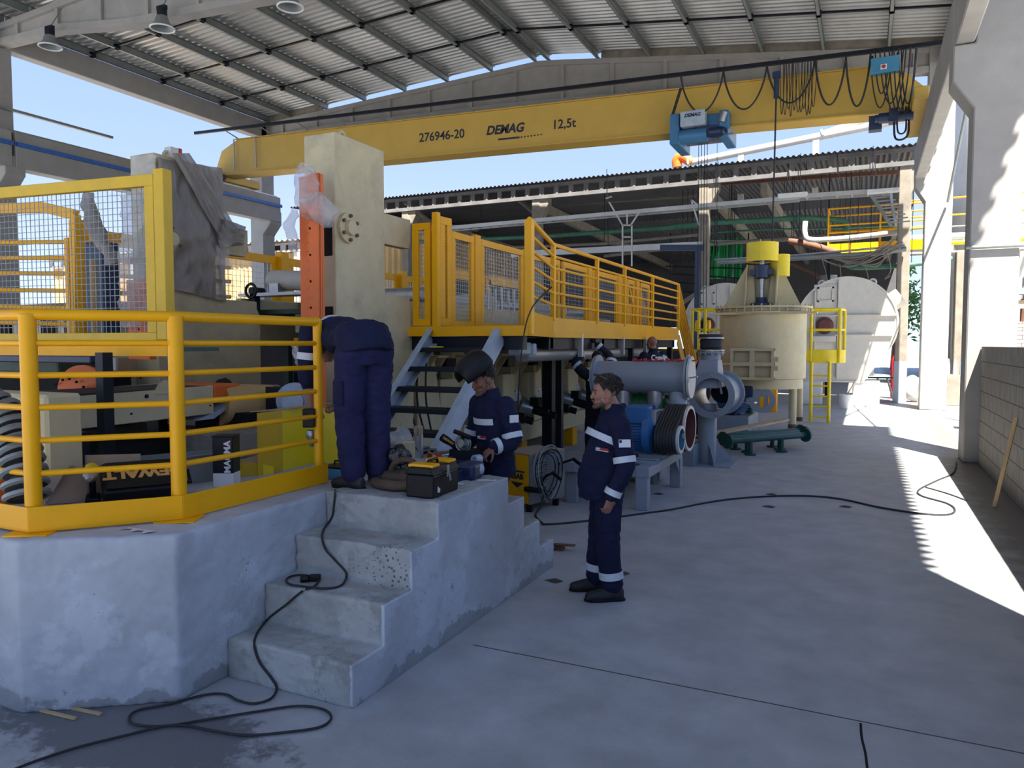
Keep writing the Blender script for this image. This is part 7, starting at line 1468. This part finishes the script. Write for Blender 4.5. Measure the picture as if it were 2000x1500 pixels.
def boot(t, a, d, m_='rubber', s=1.):                 # a ankle point on the sole plane, d toe direction
    d = d.normalized(); sd_ = d.cross(Vector((0, 0, 1))); u = Vector((0, 0, 1)); mb = MB()
    loft(mb, [(a-d*.085*s+u*.045, sd_*.030, u*.045), (a-d*.03*s+u*.06, sd_*.042, u*.058), (a+d*.06*s+u*.05, sd_*.045, u*.048), (a+d*.14*s+u*.040, sd_*.050, u*.038), (a+d*.19*s+u*.034, sd_*.040, u*.032), (a+d*.205*s+u*.03, sd_*.02, u*.02)], 18)
    mb.tube([a+u*.05, a+u*.16], [.052, .055], 16)
    for v in mb.v: v.z = max(v.z, a.z+.001)
    o = remeshed(mb, 'boot', m_, t, .010, 3); mb = MB(); out = []
    for x, w_ in ((-.095, .025), (-.06, .040), (.02, .042), (.10, .050), (.17, .044), (.212, .012)): out.append((x*s, w_))
    poly = [a+d*x+sd_*w_ for x, w_ in out]+[a+d*x-sd_*w_ for x, w_ in out[::-1]]; mb.prism([Vector((p.x, p.y, a.z)) for p in poly], (0, 0, .022)); s_ = mb.build('sole', 'black', o, bevel=.005)
def band(t, c, a, b, h, ax, m_='reflect', name='reflective_band', n=40, arc=(0, 2*pi), th=.004):  # elliptical strip around axis ax
    vs = []; fs = []; ax = ax.normalized(); full = abs(arc[1]-arc[0]-2*pi) < 1e-3; N = n if full else n+1
    for k in range(N):
        an = arc[0]+(arc[1]-arc[0])*k/n; d = a*cos(an)+b*sin(an); dn = d.normalized()*th
        vs += [c+d-ax*h/2, c+d+ax*h/2, c+d+dn+ax*h/2, c+d+dn-ax*h/2]
    for k in range(n if full else n):
        i, j = 4*k, 4*((k+1) % N)
        for q in range(4): fs.append((i+q, i+(q+1) % 4, j+(q+1) % 4, j+q))
    return MB().add(vs, fs).build(name, m_, t, smooth=50)
class Fig:
    def __init__(s, name, label, pos, fwd, k=1.):
        s.o = Vector(pos); s.f = Vector((fwd.x, fwd.y, 0)).normalized(); s.r = s.f.cross(Vector((0, 0, 1))); s.k = k
        s.t = thing(name, label, 'person', s.o)
    def p(s, x, y, z): return s.o+(s.r*x+s.f*y+Vector((0, 0, z)))*s.k
    def v(s, x, y, z): return s.r*x+s.f*y+Vector((0, 0, z))
U = Vector((0, 0, 1)); FF = Vector((FW.x, FW.y, 0)).normalized()
def person(name, label, pos, fwd, J, k=1., skin='skin', top='navy', legs='navy', vox=.006, hf=None, hair='hair', belly=0., sleeve=1., bands=True, boots=True, cvox=.009, palm=None, curl=.6, fat=1., hairfn=None, stub=False, leg=1., hem=-.20, tufts=0, skirt=False, slv=.93):
    F = Fig(name, label, pos, fwd, k); t = F.t; p = {n_: F.p(*c) for n_, c in J.items()}
    hu = F.v(*J.get('hup', (0, 0, 1))) if False else None
    hf_ = F.v(*(hf or (0, 1, 0))); hu = U if abs(hf_.normalized().z) < .8 else F.v(0, 1, 0)
    up = (p['neck']-p['pelvis']).normalized(); chest_r = (p['RS']-p['LS']).normalized(); chest_f = up.cross(chest_r).normalized()
    if chest_f.dot(F.f) < 0 and up.z > .3: chest_f = -chest_f
    hip_r = (p['RH']-p['LH']).normalized(); hip_f = U.cross(hip_r).normalized(); hip_f = hip_f if hip_f.dot(F.f) > 0 else -hip_f
    mid = (p['pelvis']+p['neck'])/2+(F.v(*J['arch']) if False else Vector((0, 0, 0)))
    # body (one mesh)
    b = MB(); g = head(b, p['head'], hf_, hu, k, fat)
    b.tube([p['neck'], p['neck']+(g(0, -.02, -.06)-p['neck'])*.6, g(0, -.015, -.05)], [.062*k, .056*k, .055*k], 16)
    loft(b, [(p['pelvis'], hip_r*.15*k, hip_f*.10*k), (mid, chest_r*.135*k, chest_f*.10*k), (p['neck']-up*.12*k, chest_r*.16*k, chest_f*.10*k), (p['neck']-up*.02*k, chest_r*.08*k, chest_f*.06*k)])
    for S in 'LR':
        limb(b, [p[S+'S'], p[S+'E'], p[S+'W']], [.048*k, .040*k, .028*k]); limb(b, [p[S+'H'], p[S+'K'], p[S+'A']], [.075*k, .050*k, .036*k])
        d = p[S+'W']-p[S+'E']; pn = F.v(*(palm or {}).get(S, (0, -.4 if False else 0, 0))) if (palm or {}).get(S) else (-F.r if S == 'R' else F.r)
        hand(b, p[S+'W'], F.v(*J[S+'D']) if S+'D' in J else d, pn, curl, k, -1 if S == 'R' else 1)
    remeshed(b, 'body', skin, t, vox, 2)
    face_bits(t, g, hair, k)
    # hair
    if hair:
        h = MB(); hc_ = g(0, -.020, .038)
        if hairfn: hairfn(h, g, k)
        else:
            fz_ = hf_.normalized(); uu = (hu-fz_*hu.dot(fz_)).normalized(); rr_ = fz_.cross(uu); vs = []; n = 26; m_ = 18
            for j in range(m_+1):
                t_ = pi*.62*j/m_
                for q in range(n):
                    a_ = 2*pi*q/n; fr_ = sin(a_); low = 1.18 if fr_ < -.2 else (1.18-.24*(fr_+.2)/.5 if fr_ < .3 else .94-.36*(fr_-.3)/.7)
                    tt = t_*low*(1+.10*sin(a_*9+3)+.07*sin(a_*17)); vs.append(hc_+(rr_*(sin(tt)*cos(a_)*.081)+fz_*(sin(tt)*sin(a_)*.103)+uu*(cos(tt)*.090))*k)
            h.add(vs, [(j*n+q, j*n+(q+1) % n, (j+1)*n+(q+1) % n, (j+1)*n+q) for j in range(m_) for q in range(n)])
            h.v = [v+(v-hc_).normalized()*(.010*noise.noise(v*28)+.007*noise.noise(v*75)+.002) for v in h.v]
        random.seed(31); rr2 = (g(1, 0, 0)-g(0, 0, 0)).normalized(); ff2 = (g(0, 1, 0)-g(0, 0, 0)).normalized(); uu2 = rr2.cross(ff2)
        for i in range(tufts):
            th = random.uniform(.1, 1.9); a_ = random.uniform(0, 2*pi); fr_ = sin(a_)
            if th > (1.95 if fr_ < -.1 else (1.35 if fr_ < .5 else 1.05)): continue
            nn = rr2*(sin(th)*cos(a_))+ff2*(sin(th)*sin(a_))+uu2*cos(th); q0 = hc_+(rr2*(sin(th)*cos(a_)*.080)+ff2*(sin(th)*sin(a_)*.102)+uu2*(cos(th)*.089))*k
            dn_ = (-uu2*.9+ff2*random.uniform(-.7, .9)+nn*.45+rr2*random.uniform(-.4, .4)).normalized(); L = random.uniform(.02, .038)
            h.tube([q0, q0+dn_*L*.5+nn*.007, q0+dn_*L+nn*.003], [.0075, .006, .001], 5, caps=False)
        h.build('hair', hair, t, smooth=True)
    if stub:
        m = MB(); m.tube([g(-.068, .018, -.045), g(-.055, .045, -.085), g(-.028, .080, -.104), g(0, .092, -.106), g(.028, .080, -.104), g(.055, .045, -.085), g(.068, .018, -.045)], [.012*k, .016*k, .018*k, .017*k, .018*k, .016*k, .012*k], 10); m.tube([g(-.026, .094, -.066), g(0, .106, -.056), g(.026, .094, -.066)], [.005, .007, .005], 8); m.build('stubble', 'stubble', t, smooth=True)
    # jacket / shirt
    c = MB(); q = lambda a, z: p['pelvis']+(p['neck']-p['pelvis'])*z
    bl = belly
    loft(c, [(q(0, hem)+hip_f*bl*.35, hip_r*(.175)*k, hip_f*(.135+bl*.4)*k), (q(0, .12)+hip_f*bl*.55, hip_r*.175*k, hip_f*(.130+bl*.6)*k), (q(0, .45)+chest_f*bl*.35, chest_r*.175*k, chest_f*(.130+bl*.35)*k), (q(0, .75)+chest_f*.0, chest_r*.19*k, chest_f*.125*k), (q(0, .93), chest_r*.15*k, chest_f*.095*k), (q(0, 1.02), chest_r*.075*k, chest_f*.070*k)])
    if skirt: loft(c, [(q(0, .45), chest_r*.175*k, chest_f*.125*k), (p['pelvis']+U*.12+F.f*.05, hip_r*.185*k, F.f*.13-U*.08), (p['pelvis']+U*.03-F.f*.01, hip_r*.195*k, F.f*.155-U*.055), (p['pelvis']-U*.035-F.f*.01, hip_r*.20*k, F.f*.165-U*.045)])
    for S in 'LR':
        e = p[S+'E']+(p[S+'W']-p[S+'E'])*(sleeve-1 if sleeve < 1 else slv)
        if sleeve >= 1: limb(c, [p[S+'S'], p[S+'E'], e], [.078*k, .066*k, .050*k])
        elif sleeve > 0: limb(c, [p[S+'S'], p[S+'E'], p[S+'E']+(p[S+'W']-p[S+'E'])*.3], [.076*k, .063*k, .06*k])
        else: limb(c, [p[S+'S'], p[S+'S']+(p[S+'E']-p[S+'S'])*.7], [.074*k, .062*k])
    c.tube([q(0, .98), q(0, 1.12)], [.078*k, .070*k], 20)
    remeshed(c, 'jacket', top, t, cvox, 4, .008, fr=9, seed=pos[0]*3)
    # trousers
    c = MB(); loft(c, [(p['pelvis']+up*.08*k, hip_r*.155*k, hip_f*.115*k), (p['pelvis'], hip_r*.17*k, hip_f*.128*k), (p['pelvis']-U*.10*k, hip_r*.165*k, hip_f*.12*k)])
    for S in 'LR': limb(c, [p[S+'H'], p[S+'K'], p[S+'A']+(p[S+'K']-p[S+'A'])*.08], [.095*k*leg, .082*k*leg, .072*k*leg])
    remeshed(c, 'trousers', legs, t, cvox, 4, .009, fr=8, seed=pos[1]*5)
    if boots:
        for S in 'LR': a_ = p[S+'A'].copy(); a_.z = J.get('sole', 0)*k+F.o.z; boot(t, a_, F.v(*J.get(S+'T', (0, 1, 0))))
    if bands:
        for S in 'LR':
            for (A, B, t_, r_) in (('S', 'E', .86, .078), ('E', 'W', .84, .060)):
                a_, b_ = p[S+A], p[S+B]; ax_ = (b_-a_).normalized(); u_ = ax_.orthogonal().normalized(); band(t, a_+(b_-a_)*t_, u_*r_*k, ax_.cross(u_)*r_*k, .045*k, ax_)
            a_, b_ = p[S+'A'], p[S+'K']; ax_ = (b_-a_).normalized(); u_ = ax_.orthogonal().normalized(); band(t, a_+(b_-a_)*.30, u_*.087*k, ax_.cross(u_)*.087*k, .055*k, ax_)
    return F, p, g, (chest_r, chest_f, up)
def stitched_logo(t, o, xd, ud, k):                  # small woven mark: three white letters' worth of strokes, red strokes, a white line below
    fm = frame(o, xd, ud); w_ = MB(); r_ = MB(); u_ = MB()
    for i in range(6): w_.box((i*.006*k, 0, -.02), (i*.006*k+.0035*k, (.013-.003*(i % 2))*k, .003), mt=fm)
    for i in range(9): r_.box(((.040+i*.0066)*k, 0, -.02), ((.0445+i*.0066)*k, (.012+.002*(i % 3))*k, .003), mt=fm)
    u_.box((0, -.009*k, -.02), (.098*k, -.004*k, .003), mt=fm)
    w_.build('white_stitching', 'txtw', t); r_.build('red_stitching', 'txtr', t); u_.build('stitched_line', 'txtw', t)
# ---- 1 the standing worker, seen from his left side
g1 = aZ(1184, 1163, 0)
J = dict(pelvis=(0, 0, .86), neck=(0, -.055, 1.39), head=(0, .018, 1.55), LS=(-.185, -.045, 1.315), LE=(-.245, -.075, 1.03), LW=(-.235, .025, .80), RS=(.185, -.045, 1.315), RE=(.245, -.06, 1.03), RW=(.23, .05, .80),
         LH=(-.09, 0, .84), LK=(-.105, .015, .45), LA=(-.11, -.02, .09), RH=(.09, 0, .84), RK=(.10, .03, .45), RA=(.13, .05, .09), LD=(.06, .25, -1), RD=(0, .3, -1))
F1, p1, gg, (cr, cf, cu_) = person('person', 'standing man in navy workwear with reflective bands, facing left with glasses on his hair', g1, -RT*.98-FF*.10, J, 1.0, vox=.0045, hf=(0, 1, -.10), belly=.085, palm={'L': (.8, .3, 0), 'R': (-.8, .3, 0)}, curl=.65, cvox=.008, fat=1.08, stub=True, leg=1.08, tufts=420)
t = F1.t
cc = p1['pelvis']+(p1['neck']-p1['pelvis'])*.62+cf*.02; axb = (cu_-cf*.30).normalized(); band(t, cc, cr*.192, (cf*1+cu_*.30).normalized()*.180, .05, axb)
# glasses pushed up on the hair
m = MB()
for sx in (-1, 1): m.ball(gg(sx*.032, .055, .128), .017, 12, 8, (1.1, .6, .5)); m.tube([gg(sx*.055, .045, .125), gg(sx*.090, .0, .095), gg(sx*.090, -.045, .055)], .003, 6)
m.tube([gg(-.012, .058, .130), gg(.012, .058, .130)], .003, 6); m.build('glasses', 'lens', t, smooth=True)
# beard shadow and collar, sleeve badge, chest lettering
s_ = p1['LS']+(p1['LE']-p1['LS'])*.42; a_ = (p1['LE']-p1['LS']).normalized(); out_ = -F1.r
fm = frame(s_+out_*.082+F1.f*.0, F1.f*-1, -a_); MB().box((-.042, -.028, -.004), (.042, .028, .003), mt=fm).build('sleeve_badge', 'txtw', t); MB().box((-.040, .004, .003), (-.022, .024, .005), mt=fm).build('badge_mark', 'txt', t)
fm = frame(p1['pelvis']+(p1['neck']-p1['pelvis'])*.50+cf*.150-cr*.105, (-cr*.55-cf*.9)*-1 if False else (cr*-.75-cf*.62), cu_); 
stitched_logo(t, fm.translation+(-cr*.055), (-cr*.62-cf*.78), cu_, 1.0)
MB().tube([p1['neck']+cf*.075+cr*.05-cu_*.01, p1['neck']-cf*.06+cr*.0+cu_*.055, p1['neck']+cf*.075-cr*.05-cu_*.01], [.016, .022, .016], 10).build('collar', 'navy', t, smooth=True)
# cargo pocket
fm = frame(p1['LH']+(p1['LK']-p1['LH'])*.55+out_*.088, F1.f, U); MB().box((-.07, -.09, -.012), (.07, .09, .008), mt=fm).build('cargo_pocket', 'navy', t, bevel=.008, seg=2)
# ---- 2 the bending worker, seen from behind
f2 = (-RT*.60+FF*.80).normalized(); b2_ = aZ(712, 952, .9); b2_.z = .9
J = dict(pelvis=(0, -.02, .93), neck=(0, .50, 1.07), head=(.0, .62, .95), LS=(-.19, .43, 1.05), LE=(-.215, .44, .77), LW=(-.17, .47, .53), RS=(.19, .43, 1.05), RE=(.23, .47, .76), RW=(.07, .55, .55),
         LH=(-.095, -.02, .90), LK=(-.095, .02, .49), LA=(-.085, -.02, .09), RH=(.095, -.02, .90), RK=(.10, .02, .49), RA=(.105, .0, .09), LD=(.1, .1, -1), RD=(-.5, .1, -.8), LT=(-.35, 1, 0), RT=(.25, 1, 0))
F2, p2, _, _ = person('person', 'man in navy workwear bending over on the platform, seen from behind', b2_, f2, J, 1.04, vox=.007, hf=(0, .35, -1), bands=False, palm={'L': (.6, .4, 0), 'R': (-.6, .3, .3)}, curl=.9, leg=1.15, hem=.10, legs='navyb', skirt=True, slv=.35)
t = F2.t
for S in 'L':
    a_, b_ = p2[S+'S'], p2[S+'E']; ax_ = (b_-a_).normalized(); u_ = ax_.orthogonal().normalized(); band(t, a_+(b_-a_)*.62, u_*.078, ax_.cross(u_)*.078, .05, ax_)
# jacket back hem and collar band, pockets
cn_ = p2['neck']; band(t, cn_-(cn_-p2['pelvis']).normalized()*.03, F2.r*.12, U*.105, .03, (cn_-p2['pelvis']))
fm = frame(p2['LH']+(p2['LK']-p2['LH'])*.62-F2.r*.085, F2.f, U); MB().box((-.07, -.09, -.014), (.07, .08, .01), mt=fm).build('cargo_pocket', 'navy', t, bevel=.01, seg=2)
hl = p2['LW']; drill('cordless_drill', 'yellow and black cordless drill held low in the bending man hands', hl+Vector((0, 0, -.15))+F2.f*.02, Vector((0, 0, -1)), F2.f*.9+RT*.4, 1.2)
# ---- 3 the welder with the raised mask
f3 = (-RT*.80-FF*.55).normalized(); b3 = aD(972, 900, 6.1); b3.z = .24
J = dict(pelvis=(0, 0, .70), neck=(0, .06, 1.235), head=(0, .14, 1.385), LS=(-.19, .05, 1.17), LE=(-.27, .03, .90), LW=(-.25, .20, .86), RS=(.19, .06, 1.17), RE=(.25, .08, .89), RW=(.17, .28, .80),
         LH=(-.09, 0, .70), LK=(-.10, .12, .38), LA=(-.10, -.02, .10), RH=(.09, 0, .70), RK=(.12, .16, .38), RA=(.12, .05, .10), LD=(.15, .75, -.55), RD=(-.1, .8, -.5))
F3, p3, g3, (cr, cf, cu_) = person('person', 'man in navy workwear with a raised black welding mask standing before the steel stairs', b3, f3, J, 1.0, skin='skind', vox=.005, hf=(.12, 1, -.38), palm={'L': (.2, 0, -1), 'R': (-.2, 0, -1)}, curl=.95, belly=.02, stub=True)
t = F3.t; cc = p3['pelvis']+(p3['neck']-p3['pelvis'])*.66; band(t, cc, cr*.186, cf*.150, .05, cu_, arc=(.9, 2.4), n=20)
s_ = p3['LS']+(p3['LE']-p3['LS'])*.35; fm = frame(s_-F3.r*.083, F3.f*-1, U); MB().box((-.04, -.03, -.006), (.04, .03, .004), mt=fm).build('sleeve_badge', 'txtw', t)
stitched_logo(t, p3['pelvis']+(p3['neck']-p3['pelvis'])*.42+cf*.158+cr*.02, -cr*1, cu_, .9)
hf3 = F3.v(.12, 1, -.38).normalized(); hu3 = (U-hf3*U.dot(hf3)).normalized(); hr3 = hf3.cross(hu3)
wm = thing('welding_mask', 'black welding mask flipped up on the head of the man by the steel stairs', 'mask', tuple(g3(0, .03, .1)))
m = MB(); vs = []; n = 24; k_ = 14; cen = g3(0, .045, .085); tf = (hf3*.30+hu3*.95).normalized(); tu = (hu3*.30-hf3*.95).normalized()
for j in range(k_+1):
    th = -1.25+2.45*j/k_
    for i in range(n+1):
        ph = -1.75+3.5*i/n; rr_ = .125+.012*cos(th*2)
        vs.append(cen+(hr3*(sin(ph)*cos(th*.55)*.118)+tf*(cos(ph)*cos(th*.7)*.150)+tu*(sin(th)*.150)))
m.add(vs, [(j*(n+1)+i, j*(n+1)+i+1, (j+1)*(n+1)+i+1, (j+1)*(n+1)+i) for j in range(k_) for i in range(n)]); o = m.build('shell', 'black', wm, smooth=True)
s = o.modifiers.new('s', 'SOLIDIFY'); s.thickness = .006
m = MB(); m.tube([g3(.09*cos(a), -.015+.105*sin(a), .045) for a in [2*pi*i/24 for i in range(24)]], .009, 8, closed=True); m.build('head_band', 'black', wm, smooth=True)
for sx in (-1, 1): MB().cyl(g3(sx*.088, -.0, .045), g3(sx*.115, -.0, .045), .018, n=16).build('pivot_knob', 'black', wm, smooth=True)
# ---- 4..7 people farther away
st_ = dict(pelvis=(0, 0, .92), neck=(0, -.01, 1.46), head=(0, .03, 1.62), LS=(-.19, 0, 1.40), LE=(-.25, 0, 1.12), LW=(-.24, .12, .88), RS=(.19, 0, 1.40), RE=(.25, 0, 1.12), RW=(.24, .12, .88), LH=(-.09, 0, .90), LK=(-.10, .02, .48), LA=(-.11, -.02, .09), RH=(.09, 0, .90), RK=(.10, .02, .48), RA=(.11, .0, .09))
b4 = aD(1168, 690, 10.9); b4.z = 0
J = dict(st_, LS=(-.19, .02, 1.42), LE=(-.30, .10, 1.56), LW=(-.16, .22, 1.70), RS=(.19, .02, 1.42), RE=(.27, .12, 1.62), RW=(.08, .22, 1.84), LD=(.3, .2, 1), RD=(-.3, .2, 1))
F4, *_ = person('person', 'man in dark clothes reaching up with both arms to the duct under the yellow walkway', b4, (FF*.9-RT*.3), J, 1.03, skin='skind', top='navyd', legs='navyd', vox=.011, cvox=.014)
bs = MB().box((-3.75, 12.9, 0), (-3.15, 13.5, .22)).build('wooden_crate', 'card', label='low crate the bald man stands on behind the grey cylinder', cat='crate')
b5 = Vector((-3.46, 13.2, .22))
J = dict(st_, LE=(-.27, .08, 1.16), LW=(-.20, .30, 1.12), RE=(.25, .1, 1.14), RW=(.2, .3, 1.10))
F5, p5, g5, (cr, cf, cu_) = person('person', 'bald man in a navy shirt with white lettering on the back behind the grey cylinder', b5, (FF*.8-RT*.45), J, 1.05, top='navyd', legs='bluecloth', vox=.011, hair=None, sleeve=-1, bands=False, cvox=.014)
face = (cr*.92+cf*.0).normalized()
text('lettering', 'Casalit', .135, 'txtw', frame(p5['neck']-cf*.165-U*.095, cr, U), F5.t, bold=.004)
b6 = aD(1370, 700, 14.2); b6.z = 0
F6, *_ = person('person', 'dark haired man in a dark shirt half hidden behind the grey pipe tee', b6, (-FF*.75-RT*.6), dict(st_), 1.03, top='navyd', legs='navyd', vox=.011, bands=False, cvox=.014, sleeve=-1)
b7 = Vector((aD(528, 760, 8.4).x, aD(528, 760, 8.4).y, 0))
J = dict(st_, pelvis=(0, 0, .80), neck=(0, .38, 1.28), head=(0, .50, 1.38), LS=(-.19, .32, 1.24), LE=(-.22, .42, .98), LW=(-.15, .62, .95), RS=(.19, .32, 1.24), RE=(.22, .42, .98), RW=(.15, .62, .95), LH=(-.09, 0, .78), LK=(-.10, .2, .42), LA=(-.11, -.02, .09), RH=(.09, 0, .78), RK=(.10, .2, .42), RA=(.11, .0, .09))
F7, *_ = person('person', 'man in a blue shirt stooping far behind between the two press frames', b7, (-RT*.9-FF*.2), J, 1.0, skin='skind', top='bluecloth', legs='navyd', vox=.011, bands=False, cvox=.014, hf=(0, .8, -.6))
